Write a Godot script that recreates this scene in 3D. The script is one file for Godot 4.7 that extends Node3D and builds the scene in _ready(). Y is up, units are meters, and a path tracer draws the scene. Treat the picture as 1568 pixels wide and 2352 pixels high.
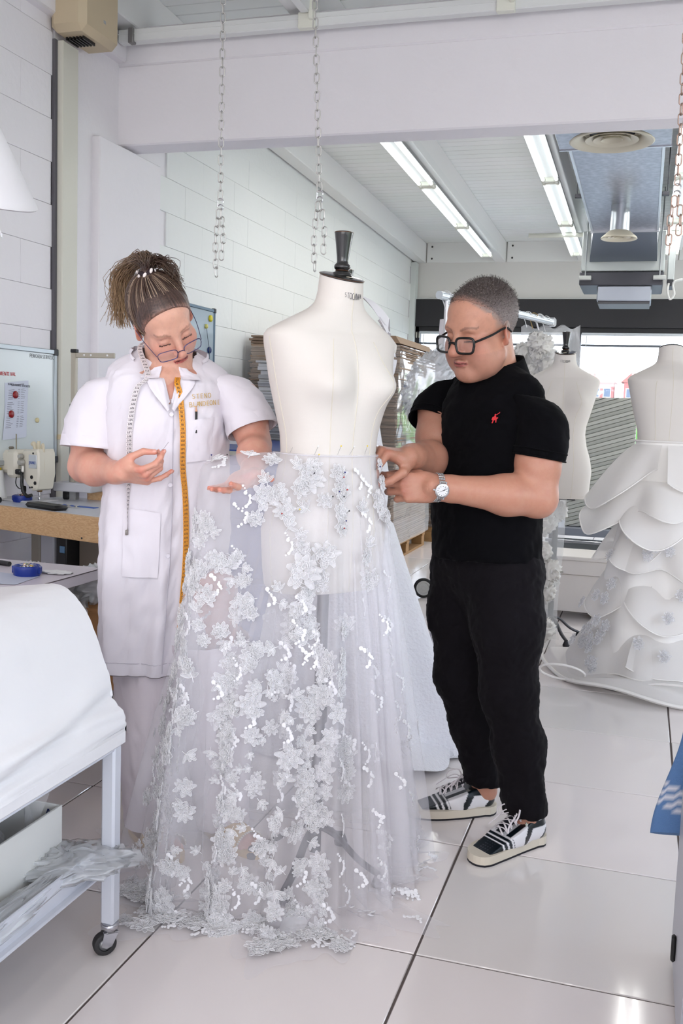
extends Node3D

func _ready() -> void:
	rng.seed = 7
	noise.seed = 11; noise.frequency = 1.0
	camera_and_light()
	build_shell()

	left_side()
	dress_form_and_skirt()
	woman()
	man()
	back_room()
# ------------------------------------------------------------------ camera, sky, light
const TILE := 0.615
const LAMP_ROWS := [-1.78, -0.81, 0.16, 1.13, 2.1]
func up(z: float) -> float: return 0.02 * (z + 11.874)   # the roof rises towards the camera

func camera_and_light() -> void:
	var cam := Camera3D.new()
	cam.name = "camera"
	cam.position = V(0, 1.26558, 0)
	cam.rotation = V(-0.104324, 0.295904, 0.0343461)
	cam.fov = rad_to_deg(2.0 * atan(1176.0 / 2246.5))
	cam.near = 0.05; cam.far = 400.0
	add_child(cam)
	var e := Environment.new()
	e.background_mode = Environment.BG_SKY
	var s := ProceduralSkyMaterial.new()
	s.sky_top_color = Color(0.74, 0.84, 0.98); s.sky_horizon_color = Color(0.95, 0.97, 1.0)
	s.ground_bottom_color = Color(0.62, 0.60, 0.56); s.ground_horizon_color = Color(0.86, 0.86, 0.84)
	s.sky_energy_multiplier = 2.1; s.ground_energy_multiplier = 1.3
	s.sky_curve = 0.2
	var sky := Sky.new(); sky.sky_material = s
	e.sky = sky
	e.tonemap_mode = Environment.TONE_MAPPER_LINEAR
	e.tonemap_exposure = 1.0
	e.sdfgi_enabled = true; e.ssao_enabled = true; e.ssil_enabled = true
	var w := WorldEnvironment.new(); w.name = "surroundings"; w.environment = e
	add_child(w)
	# the fluorescent tubes: each one is a glowing mesh (built in fittings()) with a light of its size just under it
	for row in LAMP_ROWS.size():
		for z in lamp_places():
			if z > -4.6 and z < -1.0: continue          # the two fittings in front of the beam is switched off
			var warm := Color(1.0, 0.955, 0.965) if z > -4.6 else Color(1.0, 0.99, 0.975)
			var one: bool = z > -4.6 or row > 2         # out of sight: one light for both tubes of a fitting
			for k in ([0] if one else [-1, 1]):
				var l := AreaLight3D.new()
				l.name = "tube_light_%d_%d_%d" % [row, int(-z * 100.0 + 500.0), k + 1]
				l.area_size = Vector2(0.12 if one else 0.026, 1.44)
				l.position = V(LAMP_ROWS[row] + k * 0.05, 2.985 + up(z) - 0.0165, z)
				l.rotation = V(-PI / 2 , 0, 0)
				l.light_color = warm
				l.light_energy = FRONT_E if z > -4.6 else BACK_E * (2.0 if one else 1.0)
				l.set("area_range", 20.0)
				l.shadow_enabled = true
				add_child(l)
	# daylight of the tall windows behind the camera: a light of each window's size just inside its pane
	for x in [-1.6, 0.4, 2.4]:
		var l := AreaLight3D.new()
		l.name = "window_light_%d" % int(x * 10 + 40)
		l.area_size = Vector2(1.7, 2.0)
		l.position = V(x, 1.75, 5.82)
		l.light_color = Color(1.0, 0.985, 0.975)
		l.light_energy = REAR_E
		l.set("area_range", 30.0)
		l.shadow_enabled = true
		add_child(l)
	var n := 0
	for z in [-8.4, -0.85]:
		var l := AreaLight3D.new()
		l.name = "side_window_light_%d" % n
		l.area_size = Vector2(5.3, 1.65)
		l.position = V(3.30, 1.8, z)
		l.rotation = V(0, PI / 2, 0)
		l.light_color = Color(1.0, 0.985, 0.975)
		l.light_energy = SIDE_E[n]
		l.set("area_range", 30.0)
		l.shadow_enabled = true
		add_child(l)
		n += 1
const FRONT_E := 0.5
const BACK_E := 0.42
const REAR_E := 4.2
const SIDE_E := [4.0, 2.2]
func lamp_places() -> Array:
	var out := []
	for i in 3: out.append(-10.22 + i * 1.57)      # back room
	for i in 5: out.append(-3.55 + i * 1.75)       # front room
	return out

# ------------------------------------------------------------------ the room
func build_shell() -> void:
	var M_front := mat(Color(0.955, 0.94, 0.955), 0.75)
	bump(M_front, noise_tex(0.03, 512, 4), 0.15, 1.2)
	var M_back := mat(Color(0.945, 0.95, 0.945), 0.75)
	bump(M_back, noise_tex(0.03, 512, 9), 0.12, 1.2)
	var XW := -2.8; var ZF := -11.874; var XR := 3.4; var ZB := 6.0
	# floor: grout bed, with every tile a piece of its own
	var floor_ := struct("floor", boxlh(V(XW - 0.2, -0.12, ZF - 0.3), V(XR + 0.2, -0.0035, ZB + 0.3)), mat(Color(0.36, 0.32, 0.31), 0.9))
	var tm := []
	for k in 4:
		var t := mat(Color(0.93, 0.895, 0.885).lerp(Color(0.90, 0.875, 0.86), k / 3.0), 0.10, 0.0, 0.5)
		t.clearcoat_enabled = true; t.clearcoat = 0.15; t.clearcoat_roughness = 0.03
		tm.append(t)
	var tile := boxm(V(TILE - 0.006, 0.012, TILE - 0.006), 0.0018)
	var x0 := -0.4368 + TILE * 0.5; var z0 := -2.1428 - TILE * 0.5
	for i in range(-5, 5):
		for j in range(-14, 17):
			var x := x0 + i * TILE; var z := z0 - j * TILE
			if x < XW - 0.3 or x > XR + 0.3 or z < ZF - 0.2 or z > ZB + 0.25: continue
			if z > 0.4 : continue
			part(floor_, "tile", tile, tm[rng.randi() % 4], Transform3D(Basis(V(0, 0, 1), rng.randf_range(-0.0006, 0.0006)), V(x, -0.006, z)))
	var rest := MB.new()
	for i in range(-5, 5):
		for j in range(-14, 17):
			var x := x0 + i * TILE; var z := z0 - j * TILE
			if z > 0.4 and z < ZB + 0.25: rest.box(V(x, -0.006, z), V(TILE - 0.006, 0.012, TILE - 0.006))
	part(floor_, "tiles_behind", rest.mesh(), tm[0])
	# left wall with its painted blocks
	var wl := struct("wall_left", boxlh(V(XW - 0.25, 0, ZF - 0.25), V(XW - 0.012, 3.75, ZB + 0.25)), M_front)
	var bm := [boxm(V(0.014, 0.1988, 0.4988), 0.0016), boxm(V(0.0144, 0.1986, 0.4986), 0.0019)]
	for r in 17:
		var off := 0.25 if r % 2 else 0.0
		for c in range(0, 5):
			var zc := -4.215 + 0.25 - off + c * 0.5
			var lo := maxf(zc - 0.25, -4.205)
			if lo > zc + 0.2: continue
			var wdt := zc + 0.25 - lo
			if wdt > 0.49: part(wl, "block", bm[(r + c) % 2], M_front, Transform3D(Basis(), V(XW - 0.005, 0.1 + r * 0.2, zc)))
			else: part(wl, "block", boxm(V(0.014, 0.1988, wdt - 0.0012), 0.0016), M_front, Transform3D(Basis(), V(XW - 0.005, 0.1 + r * 0.2, lo + wdt * 0.5)))
	for r in 15:
		var off := 0.25 if r % 2 else 0.0
		for c in 13:
			part(wl, "block", bm[(r * 3 + c) % 2], M_back, Transform3D(Basis(), V(XW - 0.0085 + 0.001 * ((r + c) % 2), 0.1 + r * 0.2, -5.4 - off - c * 0.5)))
	part(wl, "plaster", boxlh(V(XW - 0.012, 3.0, ZF), V(XW - 0.004, 3.7, -5.0)), M_back)
	part(wl, "plaster", boxlh(V(XW - 0.012, 0.0, -5.3), V(XW - 0.002, 3.7, -4.24)), M_front)
	struct("wall_right", boxlh(V(XR, 0, ZF - 0.25), V(XR + 0.25, 0.9, ZB + 0.25)), M_back)
	var wr2 := MB.new()
	wr2.box(V(XR + 0.125, 3.225, (ZF + ZB) * 0.5), V(0.25, 1.05, ZB - ZF + 0.5))
	for seg in [[ZF - 0.25, -11.2], [-5.6, -3.6], [1.9, 2.4], [5.4, ZB + 0.25]]:
		wr2.box(V(XR + 0.125, 1.8, (seg[0] + seg[1]) * 0.5), V(0.25, 1.8, seg[1] - seg[0]))
	struct("wall_right_upper", wr2.mesh(), M_back)
	var wrr := MB.new()
	wrr.box(V(0.3, 0.35, ZB + 0.125), V(6.7, 0.7, 0.25)); wrr.box(V(0.3, 3.275, ZB + 0.125), V(6.7, 0.95, 0.25))
	for q in [[-3.05, -2.5], [-0.7, -0.5], [1.3, 1.5], [3.3, 3.65]]: wrr.box(V((q[0] + q[1]) * 0.5, 1.75, ZB + 0.125), V(q[1] - q[0], 2.1, 0.25))
	struct("wall_rear", wrr.mesh(), M_front)
	# far wall: panelled band, plaster, then the black window band
	var wf := MB.new()
	wf.box(V(0.3, 2.84, ZF - 0.125), V(6.7, 0.42, 0.25))
	wf.box(V(0.3, 0.35, ZF - 0.125), V(6.7, 0.70, 0.25))
	wf.box(V(XW - 0.1, 1.65, ZF - 0.125), V(0.25, 2.4, 0.25))
	wf.box(V(0.3, 3.425, ZF - 0.125), V(6.7, 0.75, 0.25))
	var far := struct("wall_far", wf.mesh(), mat(Color(0.88, 0.87, 0.855), 0.8))
	var pm := mat(Color(0.92, 0.92, 0.91), 0.7)
	for k in 6:
		var pb := MB.new()
		pb.box(Vector3.ZERO, V(0.86, 0.235, 0.03), 0.003)
		var o := part(far, "panel", pb.mesh(), pm, Transform3D(Basis(), V(-2.21 + k * 0.965, 3.185, ZF + 0.016)))
		for q in [V(-0.37, 0.07, 0.017), V(-0.37, -0.07, 0.017)]:
			var sb := MB.new(); sb.lathe([Vector2(0, 0.003), Vector2(0.011, 0.002), Vector2(0.012, -0.002)], 10, Transform3D(Basis(V(1, 0, 0), PI / 2), Vector3.ZERO))
			part(o, "screw", sb.mesh(), mat(Color(0.25, 0.25, 0.25), 0.5, 0.6), Transform3D(Basis(), q))
	struct("trim_1", boxlh(V(XW, 2.628, ZF + 0.001), V(XR, 2.65, ZF + 0.06), 0.003), mat(Color(0.83, 0.83, 0.82), 0.5))
	struct("trim_2", boxlh(V(XW - 0.01, 0.02, ZF + 0.02), V(XW + 0.06, 3.06, ZF + 0.16), 0.006), mat(Color(0.84, 0.86, 0.85), 0.6))
	windows(ZF, XW, XR)
	# ceiling: planks along x over rafters along z
	var slope := Basis(V(1, 0, 0), -atan(0.02))
	var ceil_ := struct("ceiling", boxlh(V(XW - 0.25, 3.70, ZF - 0.25), V(XR + 0.25, 3.95, ZB + 0.25)), pm)
	var plank := [boxm(V(XR - XW + 0.1, 0.02, 0.1165), 0.003), boxm(V(XR - XW + 0.1, 0.021, 0.114), 0.004)]
	var pmat := [mat(Color(0.93, 0.94, 0.93), 0.65), mat(Color(0.94, 0.945, 0.94), 0.65)]
	var n := 0
	var z := ZF + 0.06
	while z < -1.0:
		part(ceil_, "plank", plank[n % 2], pmat[(n * 7 / 3) % 2], Transform3D(slope, V((XW + XR) * 0.5, 3.312 + up(z), z)))
		z += 0.1185 + (0.0025 if n % 5 == 0 else 0.0); n += 1
	part(ceil_, "planks_behind", boxm(V(XR - XW + 0.1, 0.02, 7.2), 0.002), pmat[0], Transform3D(slope, V((XW + XR) * 0.5, 3.312 + up(2.6), 2.6)))
	for i in 7:
		var rb := MB.new()
		rb.box(Vector3.ZERO, V(0.125, 0.235, ZB - ZF + 0.2), 0.006)
		var mid := (ZB + ZF) * 0.5
		struct("trim_%d" % (3 + i), rb.mesh(), mat(Color(0.94, 0.94, 0.935), 0.65), Transform3D(slope, V(-2.718 + i * 0.965 , 3.185 + up(mid), mid)))
	# the big beam between the rooms, its pilaster and the ledge on the left wall
	var bm2 := MB.new()
	bm2.box(V(0.3, 2.842, -4.926), V(6.24, 0.414, 0.18), 0.008)
	bm2.box(V(0.3, 3.14, -4.935), V(6.24, 0.20, 0.21), 0.012)
	struct("trim_10", bm2.mesh(), M_front)
	struct("trim_11", boxlh(V(XW - 0.01, 0, -5.24), V(XW + 0.045, 2.622, -4.575), 0.006), M_front)
	struct("trim_12", boxlh(V(XW - 0.01, 3.06, -4.83), V(XW + 0.05, 3.2, ZB), 0.008), M_front)
	fittings()
	outside()

func windows(ZF: float, XW: float, XR: float) -> void:
	var black := mat(Color(0.105, 0.10, 0.12), 0.55)
	struct("trim_13", boxlh(V(XW + 0.02, 2.303, ZF - 0.1), V(XR, 2.628, ZF + 0.09), 0.006), black)
	var glass := mat(Color(0.9, 0.97, 1.0, 0.06), 0.02)
	glass.transparency = BaseMaterial3D.TRANSPARENCY_ALPHA
	var blind := mat(Color(0.72, 0.74, 0.76), 0.35, 0.3)
	var w := 0
	for o in [[-2.78, -0.86], [-0.86, 1.35], [1.35, 3.38]]:
		w += 1
		var f := MB.new()
		var a: float = o[0]; var b: float = o[1]
		f.box(V(a + 0.045, 1.5, ZF), V(0.09, 1.62, 0.12), 0.006)
		f.box(V(b - 0.03, 1.5, ZF), V(0.06, 1.62, 0.12), 0.006)
		f.box(V((a + b) * 0.5, 2.285, ZF), V(b - a, 0.09, 0.12), 0.006)
		f.box(V((a + b) * 0.5, 0.74, ZF), V(b - a, 0.09, 0.12), 0.006)
		var win := struct("window_%d" % w, f.mesh(), black)
		part(win, "pane", boxlh(V(a + 0.09, 0.78, ZF - 0.003), V(b - 0.06, 2.24, ZF + 0.003)), glass)
		part(win, "blind_rail", boxlh(V(a + 0.1, 2.215, ZF + 0.07), V(b - 0.07, 2.245, ZF + 0.11), 0.004), blind)
		var sl := boxm(V(b - a - 0.19, 0.0015, 0.026))
		for k in 7:
			part(win, "blind_slat", sl, blind, Transform3D(Basis(V(1, 0, 0), 0.12), V((a + b) * 0.5 + 0.015, 2.198 - k * 0.0125, ZF + 0.09)))
		part(win, "blind_bottom", boxlh(V(a + 0.1, 2.088, ZF + 0.075), V(b - 0.07, 2.112, ZF + 0.105), 0.004), mat(Color(0.35, 0.37, 0.4), 0.4, 0.2))
		var cb := MB.new()
		for x in [a + 0.16, a + 0.47, a + 1.0, b - 0.5]:
			cb.box(V(x, 2.16, ZF + 0.106), V(0.006, 0.11, 0.002))
		cb.box(V(a + 0.155, 1.85, ZF + 0.108), V(0.005, 0.72, 0.005))
		part(win, "blind_cord", cb.mesh(), mat(Color(0.85, 0.86, 0.86), 0.6))
	var hb := MB.new()
	for x in [-2.72, -2.685]: hb.box(V(x, 2.2, ZF + 0.075), V(0.016, 0.07, 0.016), 0.004)
	part(get_node("window_1"), "handle", hb.mesh(), mat(Color(0.78, 0.77, 0.72), 0.4, 0.4))
	# windows of the right wall, out of the picture: their daylight falls into both rooms
	for o in [[-11.2, -5.6], [-3.6, 1.9], [2.4, 5.4]]:
		w += 1
		var f := MB.new()
		var a: float = o[0]; var b: float = o[1]
		var n := 4
		for k in n + 1: f.box(V(XR + 0.1, 1.8, lerpf(a, b, float(k) / n)), V(0.1, 1.8, 0.07), 0.006)
		f.box(V(XR + 0.1, 0.93, (a + b) * 0.5), V(0.1, 0.07, b - a), 0.006)
		f.box(V(XR + 0.1, 2.67, (a + b) * 0.5), V(0.1, 0.07, b - a), 0.006)
		var win := struct("window_%d" % w, f.mesh(), black)
		part(win, "pane", boxlh(V(XR + 0.097, 0.93, a), V(XR + 0.103, 2.67, b)), glass)

	for x in [-1.6, 0.4, 2.4]:
		w += 1
		var f := MB.new()
		for k in [-1, 1]:
			f.box(V(x + k * 0.87, 1.75, 6.1), V(0.06, 2.1, 0.08), 0.006); f.box(V(x, 1.75 + k * 1.02, 6.1), V(1.68, 0.06, 0.08), 0.006)
		var win := struct("window_%d" % w, f.mesh(), black)
		part(win, "pane", boxlh(V(x - 0.84, 0.76, 6.097), V(x + 0.84, 2.74, 6.103)), glass)

# twin-tube battens, their rails, chains' rail, the air duct
func fittings() -> void:
	var white := mat(Color(0.92, 0.925, 0.92), 0.45)
	var sock := mat(Color(0.93, 0.93, 0.88), 0.4)
	var glow := mat(Color(0.95, 0.97, 0.98), 0.3)
	glow.emission_enabled = true; glow.emission = Color(0.96, 1.0, 1.0); glow.emission_energy_multiplier = 2.2
	var bodyb := MB.new()
	bodyb.box(V(0, 0.045, 0), V(0.062, 0.05, 1.55), 0.006)
	bodyb.box(V(0, 0.021, 0), V(0.13, 0.006, 1.45), 0.002)
	var body := bodyb.mesh()
	var tb := MB.new()
	tb.tube([V(0, 0, -0.72), V(0, 0, 0.72)], 0.014, 12)
	var tube_ := tb.mesh()
	var eb := MB.new()
	eb.box(V(0, 0.012, 0), V(0.10, 0.05, 0.035), 0.006)
	for k in [-1, 1]:
		eb.lathe([Vector2(0, -0.03), Vector2(0.012, -0.029), Vector2(0.017, -0.022), Vector2(0.019, 0.02), Vector2(0, 0.022)], 14, Transform3D(Basis(V(1, 0, 0), PI / 2), V(k * 0.05, 0, 0)))
	var endm := eb.mesh()
	var names := ["leftmost row", "row left of the duct", "row right of the duct", "fourth row", "rightmost row"]
	for row in LAMP_ROWS.size():
		var i := 0
		for z in lamp_places():
			var place: String = ["against the far wall", "second from the far wall", "third from the far wall", "just before the beam", "over the front room", "mid front room", "behind the camera", "rearmost"][i]
			var t := thing("tube_lamp", "twin-tube ceiling batten " + place + ", " + names[row], "ceiling lamp", V(LAMP_ROWS[row], 2.985 + up(z), z), 0.0, "fluorescent battens")
			t.rotation.x = -atan(0.02)
			part(t, "body", body, white)
			for k in [-1, 1]: part(t, "tube", tube_, sock if (i == 3 or i == 4) else glow, Transform3D(Basis(), V(k * 0.05, 0, 0)))
			for e in [-1, 1]: part(t, "socket", endm, sock, Transform3D(Basis(), V(0, 0, e * 0.752)))
			i += 1
		var rb := MB.new()
		rb.box(V(0, 0.0, 0), V(0.05, 0.075, 6.5), 0.005)
		struct("trim_%d" % (20 + row), rb.mesh(), white, Transform3D(Basis(V(1, 0, 0), -atan(0.02)), V(LAMP_ROWS[row] + 0.075, 3.085 + up(-7.9), -7.9)))
		var rf := MB.new()
		rf.box(V(0, 0.0, 0), V(0.05, 0.085, 8.8), 0.005)
		struct("trim_%d" % (30 + row), rf.mesh(), white, Transform3D(Basis(V(1, 0, 0), -atan(0.02)), V(LAMP_ROWS[row] + 0.08, 3.075 + up(-0.29), -0.29)))
	# cable trunking along the beam
	var tr := MB.new()
	tr.box(V(0.31, 3.155, -4.745), V(6.1, 0.064, 0.055), 0.004)
	tr.box(V(0.31, 3.162, -4.716), V(6.1, 0.004, 0.004))
	var rail := solo("cable_trunking", tr.mesh(), white, "long white cable trunking running along the top of the beam", "trunking")
	for x in [-2.66, -1.70, -0.73, 0.235]:
		var cb := MB.new()
		cb.box(V(x, 3.15, -4.72), V(0.028 if x < -2.0 else 0.085, 0.076, 0.04), 0.003)
		if x > -2.0: cb.box(V(x + 0.03, 3.19, -4.70), V(0.022, 0.09, 0.05), 0.003)
		part(rail, "bracket", cb.mesh(), mat(Color(0.55, 0.54, 0.54), 0.4, 0.5) if x < -2.0 else sock)
	# air duct
	var gal := mat(Color(0.70, 0.71, 0.75), 0.33, 0.85)
	gal.albedo_texture = noise_tex(0.05, 256, 21, FastNoiseLite.TYPE_CELLULAR, 2)
	var gt: NoiseTexture2D = gal.albedo_texture
	var ramp := Gradient.new(); ramp.set_color(0, Color(0.80, 0.80, 0.82)); ramp.set_color(1, Color(1, 1, 1)); gt.color_ramp = ramp
	gal.uv1_triplanar = true; gal.uv1_scale = V(2, 2, 2)
	var cream := mat(Color(0.83, 0.80, 0.72), 0.45)
	var d := thing("air_duct", "galvanised rectangular air duct hanging under the back room ceiling", "air duct", V(-0.26, 2.85, -7))
	wpart(d, "duct_body", boxlh(V(-0.52, 2.85, -8.75), V(0.0, 3.12, -5.95), 0.004), gal)
	wpart(d, "duct_body", boxlh(V(-0.57, 2.80, -5.95), V(0.045, 3.16, -4.2 - 0.85), 0.004), gal)
	var fl := MB.new()
	for s in [-0.525, 0.005]: fl.box(V(s, 2.85, -7.35), V(0.018, 0.03, 2.8), 0.002)
	fl.box(V(-0.26, 2.845, -8.75), V(0.56, 0.03, 0.02)); fl.box(V(-0.26, 2.825, -5.95), V(0.62, 0.06, 0.016))
	wpart(d, "flange", fl.mesh(), mat(Color(0.80, 0.81, 0.83), 0.3, 0.8))
	# sloping piece down to the fan unit
	var tp := MB.new()
	var a := [V(-0.52, 2.85, -8.76), V(0.0, 2.85, -8.76), V(0.0, 3.12, -8.76), V(-0.52, 3.12, -8.76)]
	var b := [V(-0.58, 2.70, -9.48), V(0.015, 2.70, -9.48), V(0.015, 3.0, -9.48), V(-0.58, 3.0, -9.48)]
	for k in 4:
		tp.face([a[k], a[(k + 1) % 4], b[(k + 1) % 4], b[k]])
	wpart(d, "duct_taper", tp.mesh(), mat(Color(0.42, 0.45, 0.50), 0.4, 0.6))
	for q in [[V(-0.27, 2.85, -7.75), 0.115, 0.20], [V(-0.26, 2.80, -5.52), 0.19, 0.035]]:
		var nb := MB.new(); var c: Vector3 = q[0]; var r: float = q[1]; var dn: float = q[2]
		nb.lathe([Vector2(r * 0.62, 0.01), Vector2(r * 0.62, -dn)], 28, Transform3D(Basis(), c))
		wpart(d, "spigot", nb.mesh(), mat(Color(0.78, 0.80, 0.82), 0.25, 0.9))
		var dm := MB.new()
		dm.lathe([Vector2(r * 0.62, -dn + 0.012), Vector2(r * 0.72, -dn + 0.006), Vector2(r * 1.1, -dn - 0.032), Vector2(r * 1.16, -dn - 0.042), Vector2(r * 1.12, -dn - 0.048), Vector2(r * 0.98, -dn - 0.04), Vector2(r * 0.8, -dn - 0.02), Vector2(r * 0.78, -dn + 0.0)], 36, Transform3D(Basis(), c))
		wpart(d, "diffuser", dm.mesh(), cream)
		for k in 3:
			var rk := r * (0.74 - 0.22 * k)
			var cm := MB.new()
			cm.lathe([Vector2(rk * 0.55, -dn - 0.006), Vector2(rk, -dn - 0.034), Vector2(rk * 0.97, -dn - 0.038), Vector2(rk * 0.5, -dn - 0.012)], 28, Transform3D(Basis(), c))
			wpart(d, "diffuser_ring", cm.mesh(), cream)
	var hb := MB.new()
	for s in [-0.56, 0.04]:
		hb.box(V(s, 2.86, -7.45), V(0.05, 0.03, 0.03), 0.003)
		hb.tube([V(s + signf(s) * 0.012, 2.86, -7.45), V(s + signf(s) * 0.012, 3.4, -7.45)], 0.004, 6)
	wpart(d, "hanger", hb.mesh(), mat(Color(0.28, 0.28, 0.30), 0.5, 0.5))
	var u := thing("fan_unit", "grey ceiling fan coil unit hung on rods at the end of the duct", "fan unit", V(-0.28, 2.7, -9.8))
	wpart(u, "casing", boxlh(V(-0.655, 2.62, -10.25), V(0.085, 2.98, -9.5), 0.008), mat(Color(0.78, 0.80, 0.80), 0.5))
	wpart(u, "drip_tray", boxlh(V(-0.665, 2.49, -10.2), V(0.08, 2.615, -9.5), 0.01), mat(Color(0.27, 0.27, 0.30), 0.45, 0.3))
	wpart(u, "intake", boxlh(V(-0.50, 2.35, -10.0), V(-0.015, 2.49, -9.52), 0.01), mat(Color(0.62, 0.64, 0.68), 0.3, 0.7))
	wpart(u, "intake_lip", boxlh(V(-0.49, 2.325, -9.98), V(-0.025, 2.35, -9.54), 0.004), mat(Color(0.30, 0.30, 0.32), 0.5))
	for s in [-0.61, 0.045]:
		var rb2 := MB.new()
		rb2.tube([V(s, 2.56, -9.46), V(s, 3.4, -9.46)], 0.006, 8)
		wpart(u, "rod", rb2.mesh(), mat(Color(0.65, 0.66, 0.67), 0.35, 0.8))
		wpart(u, "rod_bracket", boxlh(V(s - 0.055, 2.535, -9.50), V(s + 0.055, 2.57, -9.43), 0.004), mat(Color(0.75, 0.76, 0.75), 0.45))
	var pb := MB.new()
	pb.tube([V(-1.2, 3.02, -9.9), V(1.4, 3.02, -9.9)], 0.022, 10)
	struct("trim_40", pb.mesh(), mat(Color(0.82, 0.82, 0.78), 0.5))
	var jb := thing("junction_box", "small dark junction box with a looping white pipe beside the fan unit", "junction box", V(0.17, 2.6, -9.8))
	wpart(jb, "box", boxlh(V(0.115, 2.56, -10.0), V(0.175, 2.90, -9.65), 0.005), mat(Color(0.80, 0.82, 0.82), 0.5))
	wpart(jb, "cover", boxlh(V(0.12, 2.50, -9.95), V(0.172, 2.56, -9.66), 0.005), mat(Color(0.2, 0.2, 0.22), 0.5))
	var lp := MB.new()
	lp.tube(bend([V(0.13, 2.52, -9.62), V(0.125, 2.44, -9.6), V(0.15, 2.375, -9.6), V(0.185, 2.42, -9.6), V(0.19, 2.54, -9.6), V(0.5, 2.545, -9.6), V(1.2, 2.545, -9.6)], 5), 0.010, 8)
	wpart(jb, "pipe", lp.mesh(), mat(Color(0.85, 0.85, 0.84), 0.4))
	chains()

func chains() -> void:
	var lb := MB.new()
	var ring := []
	for k in 20:
		var a := TAU * k / 20.0
		var c := cos(a); var s := sin(a)
		ring.append(V(c * 0.0078, s * 0.0078 + signf(s) * 0.0085, 0))
	lb.tube(ring, 0.0019, 7, true, false)
	var link := lb.mesh()
	var steel := mat(Color(0.72, 0.71, 0.70), 0.3, 0.9)
	var rust := mat(Color(0.70, 0.60, 0.55), 0.35, 0.85)
	var labels := ["long steel chain left of the dress form, hanging clear over the woman", "steel chain hanging just behind the dress form's black neck knob", "steel chain hanging at the right edge of the picture"]
	var tops := [V(-1.367, 2.56, -3.0), V(-1.058, 2.53, -3.0), V(0.0425, 2.2, -3.0)]
	var lows := [V(-1.362, 1.915, -3.0), V(-1.022, 1.93, -3.0), V(0.046, 1.915, -3.0)]
	var tails := [0.21, 0.225, 0.17]
	for i in 3:
		var dir: Vector3 = (lows[i] - tops[i]).normalized()
		var top: Vector3 = tops[i] - dir * ((3.40 - tops[i].y) / -dir.y)
		var t := thing("chain", labels[i], "chain", lows[i], 0.0, "steel chains hanging from the ceiling")
		var m: Material = rust if i == 2 else steel
		var len: float = top.distance_to(lows[i])
		var n := int(len / 0.0275)
		for k in n:
			var p: Vector3 = lows[i] - dir * (0.03 + k * 0.0275)
			var B := Basis(V(0, 1, 0), (PI / 2 if k % 2 else 0.0) + 0.3 + rng.randf_range(-0.2, 0.2))
			part(t, "link", link, m, t.transform.affine_inverse() * Transform3D(B, p))
		var hk := MB.new()
		var sp := []
		for k in 22:
			var a := -0.4 + (PI + 0.6) * k / 10.0
			if k <= 10: sp.append(V(0.010 * cos(a), 0.010 * sin(a) + 0.009, 0.0))
			else:
				a = PI - 0.2 - (PI + 0.6) * (k - 11) / 10.0
				sp.append(V(-0.010 * cos(a) * -1.0, 0.010 * sin(a) - 0.010, 0.0))
		hk.tube(sp, 0.0022, 6)
		part(t, "hook", hk.mesh(), mat(Color(0.85, 0.85, 0.86), 0.2, 0.95))
		for s in 2:
			var m2 := int(tails[i] / 0.026) - (2 if s else 0)
			for k in m2:
				var f := float(k) / m2
				var p := V((s - 0.5) * 0.018 * (0.6 + sin(f * PI)) + (0.012 * f if s and i == 1 else 0.0), -0.03 - k * 0.0265, 0.004 * s)
				part(t, "link", link, m, Transform3D(Basis(V(0, 1, 0), (PI / 2 if (k + s) % 2 else 0.0) + rng.randf_range(-0.4, 0.4)), p))

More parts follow.
